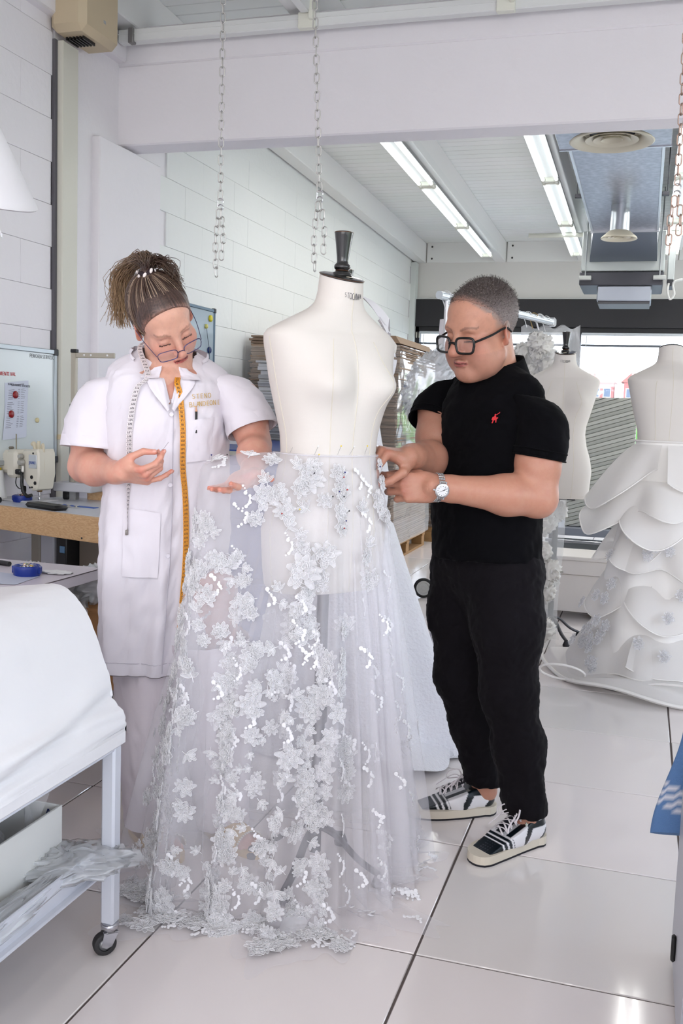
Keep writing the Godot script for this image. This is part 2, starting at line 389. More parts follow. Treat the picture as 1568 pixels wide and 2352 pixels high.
func outside() -> void:
	struct("ground_outside", boxlh(V(-60, -0.4, -150), V(60, -0.15, -12.3)), mat(Color(0.66, 0.65, 0.60), 0.9))
	struct("ground_outside_right", boxlh(V(3.7, -0.4, -12.3), V(60, -0.15, 30)), mat(Color(0.55, 0.57, 0.46), 0.9))
	var brick := mat(Color(0.80, 0.42, 0.38), 0.8)
	var light := mat(Color(0.85, 0.80, 0.76), 0.8)
	var pane := mat(Color(0.35, 0.40, 0.48), 0.2)
	for q in [[-4.9, 3.4, 3.0, "red brick house outside the window, left of the two"], [-0.6, 3.2, 3.1, "red brick house outside the window, right of the two"]]:
		var t := thing("house", q[3], "house", V(q[0], -0.15, -105))
		var w: float = q[1]; var h: float = q[2] + 2.0
		part(t, "wall", boxm(V(w, h, 5), 0.02, V(0, h * 0.5, 0)), brick)
		var rf := MB.new()
		rf.prism(PackedVector2Array([Vector2(-w * 0.5 - 0.3, h), Vector2(w * 0.5 + 0.3, h), Vector2(w * 0.3, h + 0.9), Vector2(-w * 0.3, h + 0.9)]), 5.4)
		part(t, "roof", rf.mesh(), mat(Color(0.72, 0.40, 0.34), 0.8))
		for fl in 3:
			for c in 3:
				var o := part(t, "window", boxm(V(0.8, 1.0, 0.1), 0.02, V(-w * 0.32 + c * w * 0.32, 1.0 + fl * 1.5, 2.52)), light)
				part(o, "pane", boxm(V(0.6, 0.8, 0.04), 0.0, V(-w * 0.32 + c * w * 0.32, 1.0 + fl * 1.5, 2.58)), pane)
	var leaf := mat(Color(0.42, 0.62, 0.20), 0.8)
	leaf.backlight_enabled = true; leaf.backlight = Color(0.4, 0.6, 0.2)
	var bush := MB.new()
	for k in 420:
		var p := V(rng.randfn(), rng.randfn(), rng.randfn()).normalized() * rng.randf_range(0.55, 1.0)
		var u := V(rng.randfn(), rng.randfn(), rng.randfn()).normalized() * 0.14
		var w := p.cross(u).normalized() * 0.09
		bush.face([p - u, p + w, p + u, p - w])
	var bm := bush.mesh()
	var spots := [[V(-2.1, 1.25, -60), V(1.1, 1.1, 1.0), "green shrub outside the far window, below the right house"], [V(0.18, 1.0, -22), V(0.5, 1.1, 0.5), "green shrub outside the far window right of the pale sheet stack"], [V(3.5, 0.9, -40), V(3, 2, 2), "wide green shrub outside the far window behind the ruffled gown"],
		[V(8.5, 2.0, -10.0), V(2.2, 2.6, 2.4), "tree crown outside the right-hand windows of the back room"], [V(8.0, 1.7, -4.0), V(1.8, 2.2, 2.0), "second tree crown outside the right-hand windows of the back room"], [V(-5.5, 0.6, -30), V(2.2, 1.2, 1.5), "green shrub outside the far left window"]]
	for s in spots:
		var t := thing("shrub" if s[0].x < 5 else "tree", s[2], "shrub" if s[0].x < 5 else "tree", V(s[0].x, -0.15, s[0].z))
		part(t, "leaves", bm, leaf, Transform3D(Basis().scaled(s[1]), V(0, s[0].y + 0.15, 0)))
		var st := MB.new(); st.tube([Vector3.ZERO, V(0.05, s[0].y, 0.02)], 0.08, 7)
		part(t, "trunk", st.mesh(), mat(Color(0.35, 0.28, 0.2), 0.9))
# ------------------------------------------------------------------ workroom furniture on the left
const SEW := -0.2734
func on_sew(t: float, y: float, depth: float) -> Vector3:
	return V(-2.011, 0.80, -3.421) + Basis(Vector3.UP, SEW) * V(t, y, -depth)

func crumple(r: Vector3, amp: float, freq: float, seed_: float, nu := 40, nv := 26) -> MB:
	var b := MB.new()
	var rows := []
	for j in nv + 1:
		var row := PackedVector3Array()
		var a := PI * (0.02 + 0.96 * j / nv)
		for i in nu + 1:
			var f := TAU * (i % nu) / nu
			var d := V(sin(a) * cos(f), cos(a), sin(a) * sin(f))
			var n1 := 1.0 - absf(noise.get_noise_3d(d.x * freq + seed_, d.y * freq, d.z * freq)) * 2.0
			var n2 := absf(noise.get_noise_3d(d.x * freq * 2.7, d.y * freq * 2.7 + seed_, d.z * freq * 2.7))
			row.append(d * r * (1.0 + amp * (n1 - 0.6 - n2)))
		rows.append(row)
	b.sheet(rows)
	return b

func film(a := 0.2, rough := 0.16) -> StandardMaterial3D:
	var m := mat(Color(0.93, 0.94, 0.95, a), rough, 0.0, 0.6)
	m.transparency = BaseMaterial3D.TRANSPARENCY_ALPHA
	return m

func pincushion(called_label: String, at: Vector3, turn: float) -> void:
	var blue := mat(Color(0.03, 0.16, 0.50), 0.4)
	var t := thing("pin_cushion", called_label, "pin cushion", at, turn, "blue pin dishes")
	var b := MB.new()
	b.lathe([Vector2(0, 0), Vector2(0.037, 0.0), Vector2(0.039, 0.003), Vector2(0.0395, 0.012), Vector2(0.0405, 0.022), Vector2(0.0395, 0.029), Vector2(0.037, 0.0315), Vector2(0.034, 0.031), Vector2(0.031, 0.0265), Vector2(0, 0.0255)], 36)
	for k in [-1, 1]: b.box(V(k * 0.0405, 0.018, 0.0), V(0.006, 0.022, 0.02), 0.002)
	part(t, "dish", b.mesh(false, 45.0), blue)
	var cols := [Color(0.95, 0.95, 0.95), Color(0.95, 0.75, 0.12), Color(0.05, 0.05, 0.06), Color(0.75, 0.12, 0.1), Color(0.15, 0.25, 0.6), Color(0.6, 0.75, 0.3)]
	var hb := MB.new()
	for i in 60:
		var q := V(rng.randfn(0, 0.009), 0, rng.randfn(0, 0.008))
		q.y = 0.0275 + maxf(0.0, 0.013 - q.length() * 0.7) * rng.randf()
		hb.tint = cols[rng.randi() % 6].srgb_to_linear()
		hb.ball(q, Vector3.ONE * rng.randf_range(0.0015, 0.0024), 6, 4)
		var dr := V(rng.randfn(), rng.randfn() * 0.3, rng.randfn()).normalized()
		hb.tint = Color(0.6, 0.6, 0.6)
		hb.tube([q, q + dr * 0.016], 0.0004, 4, false, false)
	stuff(part(t, "pins", hb.mesh(true), vmat(0.3)))

func left_side() -> void:
	var lam := mat(Color(0.82, 0.79, 0.82), 0.35)
	lam.albedo_texture = noise_tex(0.25, 256, 5)
	var g := Gradient.new(); g.set_color(0, Color(0.93, 0.92, 0.93)); g.set_color(1, Color.WHITE)
	(lam.albedo_texture as NoiseTexture2D).color_ramp = g
	lam.uv1_triplanar = true; lam.uv1_scale = V(6, 6, 6)
	var grey := mat(Color(0.63, 0.63, 0.66), 0.45)
	var dark := mat(Color(0.07, 0.07, 0.08), 0.45)
	var ply := mat(Color.WHITE, 0.5)
	ply.albedo_texture = grain(Color(0.83, 0.69, 0.52), Color(0.74, 0.58, 0.41), Vector2(512, 128), 8, 0.006, 0.05)
	ply.uv1_scale = V(1.6, 8.0, 1)
	# white covered pressing cart
	var w := mat(Color(0.885, 0.88, 0.885), 0.8)
	bump(w, noise_tex(0.02, 256, 31), 0.12, 2.0)
	var pt := mat(Color(0.80, 0.81, 0.84), 0.35)
	var cart := thing("trolley", "light grey steel trolley on castors with a lower shelf, under a white padded cover", "trolley", V(-1.5, 0, -1.3))
	var legs := [V(-1.102, 0, -1.90), V(-1.92, 0, -1.90), V(-1.102, 0, -0.62), V(-1.92, 0, -0.62)]
	for q in legs:
		var b := MB.new()
		b.box(V(0, 0.30, 0), V(0.034, 0.45, 0.034), 0.005)
		part(cart, "leg", b.mesh(), pt, Transform3D(Basis(), q - cart.position))
		var c := MB.new()
		c.lathe([Vector2(0, 0.078), Vector2(0.019, 0.077), Vector2(0.021, 0.072), Vector2(0.021, 0.066), Vector2(0.0185, 0.062), Vector2(0.0185, 0.058), Vector2(0, 0.056)], 20)
		var fk := PackedVector2Array([Vector2(-0.016, 0.058), Vector2(0.018, 0.058), Vector2(0.002, 0.024), Vector2(-0.010, 0.020), Vector2(-0.022, 0.026)])
		for s in [-1, 1]: c.prism(fk, 0.003, Transform3D(Basis(), V(0, 0, s * 0.015)), 0.0006)
		c.box(V(0, 0.056, 0), V(0.034, 0.004, 0.033), 0.001)
		var turn := Basis(Vector3.UP, 0.75)
		var cm := part(cart, "castor", c.mesh(), mat(Color(0.75, 0.75, 0.77), 0.2, 0.9), Transform3D(turn, q - cart.position))
		var X := Transform3D(Basis(V(1, 0, 0), PI / 2), V(-0.012, 0.027, 0))
		var wb := MB.new()
		wb.lathe([Vector2(0.015, -0.011), Vector2(0.023, -0.0115), Vector2(0.0265, -0.008), Vector2(0.027, 0), Vector2(0.0265, 0.008), Vector2(0.023, 0.0115), Vector2(0.015, 0.011)], 28, X)
		part(cm, "wheel", wb.mesh(), mat(Color(0.16, 0.155, 0.16), 0.6))
		var hb := MB.new()
		hb.lathe([Vector2(0, -0.0125), Vector2(0.005, -0.012), Vector2(0.006, -0.009), Vector2(0.0155, -0.0085), Vector2(0.0155, 0.0085), Vector2(0.006, 0.009), Vector2(0.005, 0.012), Vector2(0, 0.0125)], 20, X)
		part(cm, "hub", hb.mesh(), mat(Color(0.72, 0.72, 0.72), 0.3, 0.6))
	var sh := MB.new()
	sh.box(V(-1.51, 0.195, -1.26), V(0.80, 0.008, 1.28), 0.002)
	sh.box(V(-1.128, 0.222, -1.26), V(0.006, 0.066, 1.25), 0.002)
	sh.box(V(-1.892, 0.222, -1.26), V(0.006, 0.066, 1.25), 0.002)
	for z in [-1.89, -0.63]: sh.box(V(-1.51, 0.222, z), V(0.78, 0.066, 0.006), 0.002)
	wpart(cart, "shelf", sh.mesh(), pt)
	var fr := MB.new()
	for z in [-1.90, -0.62]: fr.box(V(-1.51, 0.505, z), V(0.80, 0.04, 0.03), 0.003)
	for x in [-1.102, -1.92]: fr.box(V(x, 0.505, -1.26), V(0.03, 0.04, 1.26), 0.003)
	wpart(cart, "top_frame", fr.mesh(), pt)
	# the padded cover: a hump pulled down over the frame
	var prof := [V(-1.084, 0.522, 0), V(-1.094, 0.562, 0), V(-1.110, 0.607, 0), V(-1.132, 0.660, 0), V(-1.158, 0.729, 0), V(-1.182, 0.785, 0), V(-1.215, 0.824, 0), V(-1.262, 0.845, 0), V(-1.33, 0.838, 0), V(-1.42, 0.825, 0), V(-1.52, 0.812, 0), V(-1.62, 0.79, 0), V(-1.72, 0.74, 0), V(-1.82, 0.66, 0), V(-1.90, 0.58, 0), V(-1.94, 0.52, 0)]
	var curve := bend(prof, 7)
	var rows := []
	var nz := 70
	for j in nz + 1:
		var row := PackedVector3Array()
		var fz := float(j) / nz
		for i in curve.size():
			var p: Vector3 = curve[i]
			var s := float(i) / curve.size()
			var low := clampf((0.72 - p.y) / 0.2, 0, 1)
			var fold := 0.0
			if s < 0.5:
				fold += 0.010 * exp(-pow((p.y - 0.565 - 0.03 * sin(fz * 5.0)) / 0.014, 2.0))
				fold += 0.012 * exp(-pow((p.y - 0.63 + fz * 0.16) / 0.018, 2.0)) * smoothstep(0.0, 0.1, fz)
				fold -= 0.012 * exp(-pow((p.y - 0.605 + fz * 0.14) / 0.012, 2.0))
				fold += 0.008 * exp(-pow((p.y - 0.54) / 0.008, 2.0))
				fold += 0.004 * low * noise.get_noise_2d(fz * 2.0, p.y * 40.0) * 2.0
			fold += 0.006 * noise.get_noise_2d(fz * 3.0 + 9.0, s * 6.0)
			var zz := lerpf(-1.925, -0.58, fz)
			row.append(V(p.x + fold, p.y + fold * 0.35 - 0.012 * fz, zz))
		rows.append(row)
	var cb := MB.new()
	cb.sheet(rows)
	# the drop at both ends
	for e in [0, nz]:
		var r: PackedVector3Array = rows[e]
		var drop := []
		for k in 6:
			var rr := PackedVector3Array()
			for p in r: rr.append(V(p.x, lerpf(p.y, 0.52, k / 5.0), p.z + (0.0 if k == 0 else (0.006 if e else -0.006))))
			drop.append(rr)
		if e: drop.reverse()
		cb.sheet(drop)
	cb.box(V(-1.084, 0.512, -1.26), V(0.010, 0.034, 1.33), 0.004)
	var cv := solo("padded_cover", cb.mesh(), w, "white padded cloth cover pulled over the trolley, with soft folds at its lower edge", "cover")
	cv.set_meta("category", "cover")
	# carton and film on the lower shelf
	var wht := mat(Color(0.87, 0.87, 0.85), 0.7)
	var cbx := thing("carton", "open white cardboard carton on the trolley's lower shelf", "box", V(-1.40, 0.20, -1.45))
	var kb := MB.new()
	for q in [[V(-1.206, 0.278, -1.5), V(0.006, 0.155, 0.72)], [V(-1.59, 0.278, -1.5), V(0.006, 0.155, 0.72)], [V(-1.398, 0.278, -1.858), V(0.385, 0.155, 0.006)], [V(-1.398, 0.278, -1.142), V(0.385, 0.155, 0.006)], [V(-1.398, 0.203, -1.5), V(0.385, 0.006, 0.72)]]:
		kb.box(q[0], q[1], 0.001)
	wpart(cbx, "carton_body", kb.mesh(), wht)
	var tb := TextMesh.new()
	var tx := part(cbx, "print", text_mesh("A", 0.016, 0.0004, false, true), mat(Color(0.05, 0.12, 0.35), 0.5), cbx.transform.affine_inverse() * Transform3D(Basis(), V(-1.235, 0.335, -1.853)))
	var k1 := crumple(V(0.17, 0.10, 0.30), 0.30, 2.4, 3.0)
	solo("plastic_bag", k1.mesh(), film(0.35), "clear crumpled plastic bag of white stuff in the white carton", "plastic bag", "clear plastic film on the trolley", Transform3D(Basis(), V(-1.39, 0.325, -1.5)))
	var k2 := crumple(V(0.15, 0.028, 0.09), 0.5, 3.0, 8.0)
	solo("plastic_film", k2.mesh(), film(0.32), "crumpled clear film lying on the shelf against the trolley's front leg", "plastic film", "clear plastic film on the trolley", Transform3D(Basis(Vector3.UP, 0.5), V(-1.165, 0.245, -1.82)))
	var k3 := crumple(V(0.042, 0.03, 0.42), 0.5, 3.4, 15.0)
	solo("plastic_film", k3.mesh(), film(0.30), "long clear film spilling along the shelf edge beside the white carton", "plastic film", "clear plastic film on the trolley", Transform3D(Basis(), V(-1.155, 0.232, -1.42)))
	var hang := MB.new()
	var hr := []
	for j in 14:
		var row := PackedVector3Array()
		for i in 22:
			var u := i / 21.0; var vv := j / 13.0
			row.append(V(-1.20 - 0.25 * u + 0.03 * sin(vv * 6.0 + u * 14.0) * vv, 0.52 - 0.30 * vv * (0.6 + 0.4 * sin(u * 3.0 + 0.5)), -1.80 + 0.04 * sin(u * 17.0) * vv + 0.03 * u))
		hr.append(row)
	hang.sheet(hr)
	solo("plastic_sheet", hang.mesh(), film(0.16), "thin clear plastic sheet hanging from the trolley frame above the white carton", "plastic film", "clear plastic film on the trolley")
	# laminate cutting table
	var t2 := thing("work_table", "pale speckled laminate table with a rounded corner behind the trolley", "table", V(-1.62, 0, -2.7))
	var pl := PackedVector2Array()
	var xr := -1.613; var zf := -2.715
	for k in 9:
		var a := PI / 2 * k / 8.0
		pl.append(Vector2(xr - 0.04 + 0.04 * sin(a), -(zf + 0.04 - 0.04 * cos(a))))
	pl.append_array(PackedVector2Array([Vector2(xr, 1.2), Vector2(-2.75, 1.2), Vector2(-2.75, -zf)]))
	var tp := MB.new()
	tp.prism(pl, 0.034, Transform3D(Basis(V(1, 0, 0), V(0, 0, -1), V(0, 1, 0)), V(0, 0.723, 0)), 0.0015)
	wpart(t2, "tabletop", tp.mesh(), lam)
	var eb := MB.new()
	var e3 := []
	for p in pl.slice(0, 10): e3.append(V(p.x + 0.0006, 0.7385, -p.y - 0.0006))
	eb.tube(e3, 0.0016, 5)
	wpart(t2, "edge_band", eb.mesh(), mat(Color(0.28, 0.22, 0.25), 0.6))
	wpart(t2, "lower_shelf", boxlh(V(-2.7, 0.318, -3.02), V(-1.585, 0.345, -2.45), 0.003), lam)
	for q in [V(-2.68, 0, -2.66), V(-1.72, 0, -1.4), V(-2.68, 0, -1.4)]:
		part(t2, "leg", boxm(V(0.035, 0.706, 0.035), 0.004, V(0, 0.353, 0)), pt, t2.transform.affine_inverse() * Transform3D(Basis(), q))
	for q in [V(-1.63, 0, -2.95), V(-2.6, 0, -2.95)]: wpart(t2, "leg", boxlh(q + V(-0.02, 0, -0.02), q + V(0.02, 0.318, 0.02), 0.004), grey)
	pincushion("blue pin dish heaped with pins at the front of the pale laminate table", V(-1.735, 0.74, -2.49), 0.2)
	var pb := MB.new()
	var pr := []
	for j in 6:
		var row := PackedVector3Array()
		for i in 6: row.append(V(-1.90 + 0.21 * i / 5.0 + 0.02 * j / 5.0, 0.7412 + 0.014 * pow(1.0 - i / 5.0, 2.0), -2.46 + 0.15 * j / 5.0 - 0.03 * i / 5.0))
		pr.append(row)
	pb.sheet(pr)
	solo("paper_sheet", pb.mesh(), mat(Color(0.72, 0.74, 0.80), 0.6), "bluish paper sheet with a lifted edge beside the blue pin dish", "paper")
	var cl := crumple(V(0.05, 0.004, 0.03), 0.6, 2.4, 22.0, 26, 10)
	solo("fabric_scrap", cl.mesh(), mat(Color(0.9, 0.9, 0.9), 0.8), "small scrap of white tulle behind the blue pin dish", "fabric scrap", "", Transform3D(Basis(), V(-1.68, 0.744, -2.56)))
	var ph := MB.new(); ph.tube([V(-1.97, 0.748, -2.62), V(-1.875, 0.748, -2.60)], 0.008, 10)
	solo("marker_pen", ph.mesh(), dark, "black pen lying on the pale laminate table at the left edge", "pen")
	var bag1 := crumple(V(0.20, 0.20, 0.16), 0.22, 3.0, 31.0, 56, 40)
	solo("plastic_bundle", bag1.mesh(), mat(Color(0.80, 0.79, 0.78), 0.35), "big bundle of folded clear plastic bags under the pale laminate table", "plastic bundle", "", Transform3D(Basis(), V(-1.86, 0.53, -2.72)))
	var bag2 := crumple(V(0.10, 0.07, 0.09), 0.5, 3.5, 47.0, 40, 26)
	solo("plastic_bag", bag2.mesh(), film(0.5), "crumpled clear bag on top of the plastic bundle beside the brown carton", "plastic bag", "", Transform3D(Basis(), V(-1.665, 0.665, -2.80)))
	var kraft := mat(Color(0.68, 0.50, 0.33), 0.85)
	bump(kraft, noise_tex(0.08, 256, 17), 0.05, 3.0)
	var bx := thing("cardboard_box", "open brown cardboard box on the low shelf behind the woman", "box", V(-1.6, 0.345, -2.87))
	var kb2 := MB.new()
	for q in [[V(-1.60, 0.475, -2.72), V(0.26, 0.26, 0.005)], [V(-1.60, 0.475, -3.0), V(0.26, 0.26, 0.005)], [V(-1.7275, 0.475, -2.86), V(0.005, 0.26, 0.28)], [V(-1.4725, 0.475, -2.86), V(0.005, 0.26, 0.28)], [V(-1.6, 0.3475, -2.86), V(0.26, 0.005, 0.28)]]:
		kb2.box(q[0], q[1], 0.001)
	wpart(bx, "carton_body", kb2.mesh(), kraft)
	var fl := MB.new()
	fl.box(V(-1.60, 0.603, -2.735), V(0.24, 0.004, 0.05), 0.001, Basis(V(1, 0, 0), 0.5))
	wpart(bx, "flap", fl.mesh(), kraft)
	# sewing table turned a little, with its machine
	var st := thing("sewing_table", "sewing table with a thick birch plywood front and grey top", "table", on_sew(0, -0.8, 0), SEW)
	part(st, "front_board", boxm(V(0.93, 0.103, 0.024), 0.002, V(-0.34, 0.751, 0)), ply)
	part(st, "tabletop", boxm(V(0.93, 0.03, 0.5), 0.003, V(-0.34, 0.788, -0.262)), mat(Color(0.80, 0.81, 0.84), 0.3))
	for q in [V(-0.70, 0, -0.25), V(-0.36, 0, -0.40)]:
		part(st, "leg", boxm(V(0.06, 0.77, 0.05), 0.006, q + V(0, 0.385, 0)), mat(Color(0.55, 0.52, 0.48), 0.5))
	var scr := MB.new(); scr.lathe([Vector2(0, 0.003), Vector2(0.004, 0.002), Vector2(0.0045, 0)], 10, Transform3D(Basis(V(1, 0, 0), PI / 2), V(-0.135, 0.712, 0.012)))
	part(st, "screw", scr.mesh(), mat(Color(0.3, 0.3, 0.3), 0.4, 0.7))
	part(st, "leg_panel", boxm(V(0.13, 0.62, 0.02), 0.003, V(-0.33, 0.44, -0.22)), mat(Color(0.45, 0.41, 0.37), 0.6))
	part(st, "leg_panel", boxm(V(0.06, 0.64, 0.04), 0.003, V(-0.235, 0.44, -0.28)), mat(Color(0.66, 0.66, 0.63), 0.6))
	var mo := thing("motor_box", "grey motor control box with a small lit display under the sewing table", "control box", on_sew(-0.46, -0.27, 0.2), SEW)
	part(mo, "casing", boxm(V(0.085, 0.22, 0.14), 0.006, V(-0.05, 0.08, 0)), grey)
	part(mo, "panel", boxm(V(0.065, 0.21, 0.12), 0.004, V(0.03, 0.08, 0)), dark)
	part(mo, "display", boxm(V(0.03, 0.03, 0.004), 0.001, V(0.04, 0.09, 0.062)), mat(Color(0.35, 0.5, 0.65), 0.2))
	machine()
	pincushion("blue pin dish on the sewing table beside the sewing machine's needle", on_sew(-0.715, 0.003, 0.165), 0.6)
	var sp := thing("thread_cone", "white thread cone with a yellow top on the sewing table at the left edge", "thread cone", on_sew(-0.86, 0.003, 0.14))
	var cn := MB.new(); cn.lathe([Vector2(0, 0), Vector2(0.046, 0.0), Vector2(0.046, 0.01), Vector2(0.030, 0.135), Vector2(0, 0.137)], 24)
	part(sp, "thread", cn.mesh(false, 40.0), mat(Color(0.93, 0.93, 0.92), 0.7))
	var cn2 := MB.new(); cn2.lathe([Vector2(0, 0.137), Vector2(0.022, 0.137), Vector2(0.022, 0.146), Vector2(0, 0.148)], 20)
	part(sp, "cone_top", cn2.mesh(false, 40.0), mat(Color(0.85, 0.75, 0.15), 0.5))
	var kn := MB.new(); kn.tube(bend([on_sew(-0.87, 0.012, 0.07), on_sew(-0.80, 0.015, 0.055), on_sew(-0.745, 0.014, 0.07)], 4), 0.014, 10)
	solo("black_tool", kn.mesh(), dark, "small black rounded tool on the sewing table beside the thread cone", "tool")
	var pd := MB.new(); pd.box(V(0, 0.011, 0), V(0.22, 0.022, 0.075), 0.010)
	solo("padded_rest", pd.mesh(), dark, "long black padded rest lying on the sewing table in front of the needle", "rest", "", Transform3D(Basis(Vector3.UP, SEW - 0.12), on_sew(-0.43, 0.003, 0.06)))
	var rl := MB.new(); rl.box(V(0, 0.0015, 0), V(0.22, 0.003, 0.03), 0.0008)
	solo("blue_ruler", rl.mesh(), mat(Color(0.2, 0.36, 0.68), 0.4), "blue ruler lying flat on the sewing table behind the black rest", "ruler", "", Transform3D(Basis(Vector3.UP, SEW + 0.1), on_sew(-0.42, 0.003, 0.22)))
	for k in 5:
		var bb := MB.new(); bb.lathe([Vector2(0, 0), Vector2(0.010, 0), Vector2(0.010, 0.002), Vector2(0.004, 0.003), Vector2(0.004, 0.006), Vector2(0.010, 0.007), Vector2(0.010, 0.009), Vector2(0, 0.009)], 14)
		solo("bobbin", bb.mesh(false, 40.0), mat(Color(0.8, 0.79, 0.76), 0.3, 0.7), "small metal bobbin on the sewing table by the blue ruler", "bobbin", "bobbins by the blue ruler", Transform3D(Basis(), on_sew(-0.46 + 0.024 * k, 0.006 if k % 2 == 0 else 0.003, 0.165 + 0.02 * (k % 2))))
	# plywood chair
	var ch := thing("plywood_chair", "plywood chair with a moulded birch back and seat behind the sewing table", "chair", V(-2.36, 0, -4.05))
	wpart(ch, "backrest", boxlh(V(-2.49, 0.62, -4.06), V(-2.15, 0.885, -4.035), 0.012), ply)
	var se := MB.new()
	se.prism(PackedVector2Array([Vector2(-0.10, 0.21), Vector2(-0.05, 0.12), Vector2(-0.02, 0.03), Vector2(0.02, 0.0), Vector2(0.36, 0.0), Vector2(0.40, 0.05), Vector2(0.40, 0.21)]), 0.016, Transform3D(Basis(V(1, 0, 0), V(0, 0.28, -0.96), V(0, 0.96, 0.28)), V(-2.44, 0.505, -3.66)), 0.004)
	wpart(ch, "seat", se.mesh(), ply)
	var fb := MB.new()
	for x in [-2.47, -2.12]:
		fb.tube([V(x, 0, -3.72), V(x, 0.49, -3.78), V(x, 0.50, -4.0), V(x, 0.75, -4.07)], 0.011, 8)
		fb.tube([V(x, 0.49, -3.9), V(x, 0, -4.12)], 0.011, 8)
	wpart(ch, "frame", fb.mesh(), mat(Color(0.75, 0.76, 0.78), 0.25, 0.8))
	# thread stand
	var rk := thing("thread_stand", "slim beige metal thread stand with a flat arm beside the left wall", "stand", V(-2.53, 0, -4.0))
	var beige := mat(Color(0.72, 0.69, 0.63), 0.4, 0.3)
	wpart(rk, "post", boxlh(V(-2.546, 0.86, -4.012), V(-2.522, 1.485, -3.988), 0.003), beige)
	wpart(rk, "post", boxlh(V(-2.556, 0.86, -4.016), V(-2.532, 1.25, -3.992), 0.003), mat(Color(0.6, 0.6, 0.58), 0.4, 0.5))
	wpart(rk, "arm", boxlh(V(-2.546, 1.462, -4.008), V(-2.325, 1.485, -3.994), 0.002), beige)
	wpart(rk, "end_cap", boxlh(V(-2.548, 1.484, -4.016), V(-2.520, 1.501, -3.986), 0.003), dark)
	var hl := MB.new()
	for x in [-2.48, -2.445, -2.36]: hl.lathe([Vector2(0, 0.002), Vector2(0.0045, 0.0015), Vector2(0.005, 0)], 10, Transform3D(Basis(V(1, 0, 0), PI / 2), V(x, 1.474, -3.994)))
	wpart(rk, "bolt", hl.mesh(), mat(Color(0.9, 0.9, 0.9), 0.3, 0.6))
	var dk := MB.new(); dk.lathe([Vector2(0, -0.012), Vector2(0.088, -0.012), Vector2(0.092, 0), Vector2(0.088, 0.012), Vector2(0, 0.012)], 30, Transform3D(Basis(V(1, 0, 0), PI / 2 - 0.1), V(-2.445, 0.985, -3.97)))
	wpart(rk, "reel", dk.mesh(false, 40.0), mat(Color(0.88, 0.88, 0.86), 0.5))
	wpart(rk, "tray", boxlh(V(-2.60, 0.845, -4.08), V(-2.40, 0.886, -3.93), 0.004), mat(Color(0.74, 0.74, 0.76), 0.5))
	wpart(rk, "clamp", boxlh(V(-2.585, 0.80, -4.03), V(-2.55, 0.845, -3.98), 0.008), dark)
	wpart(rk, "foot", boxlh(V(-2.56, 0.0, -4.03), V(-2.52, 0.85, -3.99), 0.004), mat(Color(0.6, 0.6, 0.6), 0.5))
	# wall things
	var ac := thing("wall_box", "beige plastic box fixed high on the left wall above the cable duct", "wall box", V(-2.8, 3.2, -4.33))
	wpart(ac, "cover", boxlh(V(-2.79, 2.985, -4.5), V(-2.60, 3.42, -4.165), 0.03), mat(Color(0.80, 0.73, 0.61), 0.45))
	wpart(ac, "badge", boxlh(V(-2.603, 3.07, -4.36), V(-2.598, 3.085, -4.34), 0.001), mat(Color(0.75, 0.75, 0.75), 0.3, 0.5))
	var vn := MB.new()
	for k in 6: vn.box(V(-2.745 + k * 0.018, 2.978, -4.30), V(0.008, 0.014, 0.1))
	wpart(ac, "vent", vn.mesh(), dark)
	var du := thing("cable_duct", "beige vertical cable duct running down the left wall", "cable duct", V(-2.8, 0, -4.3))
	wpart(du, "cover", boxlh(V(-2.79, 0.05, -4.372), V(-2.755, 2.97, -4.238), 0.004), mat(Color(0.86, 0.85, 0.80), 0.45))
	wpart(du, "gap_seal", boxlh(V(-2.805, 0.0, -4.238), V(-2.784, 2.97, -4.214), 0.002), mat(Color(0.38, 0.37, 0.39), 0.8))
	wpart(du, "clip", boxlh(V(-2.79, 1.07, -4.374), V(-2.751, 1.095, -4.236), 0.002), mat(Color(0.87, 0.80, 0.66), 0.5))
	whiteboard()
	# hanging lamp shade at the left edge
	var sh2 := thing("lamp_shade", "white cone lamp shade with a fabric tail at the left edge of the picture", "lamp", V(-1.90, 1.9, -2.2))
	var tilt := Transform3D(Basis(V(0, 0, 1), -0.28) * Basis(V(1, 0, 0), 0.15), V(-1.74, 1.80, -2.2))
	var sb := MB.new()
	sb.lathe([Vector2(0.02, 0.27), Vector2(0.05, 0.22), Vector2(0.19, 0.012), Vector2(0.2, -0.004), Vector2(0.196, -0.008), Vector2(0.185, 0.004), Vector2(0.048, 0.21), Vector2(0.018, 0.262)], 48, tilt)
	wpart(sh2, "shade", sb.mesh(), mat(Color(0.93, 0.92, 0.935), 0.6))
	var tl := MB.new()
	var tr := []
	for k in 10:
		var f := k / 9.0
		var wd := 0.022 * (1.0 - f) + 0.0015
		var c := V(-1.64 + 0.022 * f + 0.02 * f * f, 1.77 - 0.098 * f, -2.19)
		tr.append(PackedVector3Array([c - V(wd, -0.01, 0), c + V(0, 0, 0.006), c + V(wd * 0.7, 0.0, 0)]))
	tl.sheet(tr)
	wpart(sh2, "fabric_tail", tl.mesh(), mat(Color(0.94, 0.94, 0.95), 0.7))
	var cd := MB.new(); cd.tube([tilt * V(0, 0.26, 0), V(-1.68, 2.6, -2.25), V(-1.68, 3.46, -2.25)], 0.003, 6)
	wpart(sh2, "cord", cd.mesh(), mat(Color(0.85, 0.85, 0.85), 0.6))
	# right foreground: cabinet and towel
	var cg := mat(Color(0.72, 0.72, 0.75), 0.4)
	var rc := thing("cabinet", "light grey cabinet at the right edge of the picture, with a small black catch", "cabinet", V(0.3, 0, -2.2))
	wpart(rc, "body", boxlh(V(0.150, 0.02, -2.36), V(0.62, 0.74, -1.3), 0.004), cg)
	wpart(rc, "door", boxlh(V(0.139, 0.03, -2.345), V(0.150, 0.73, -1.9), 0.002), cg)
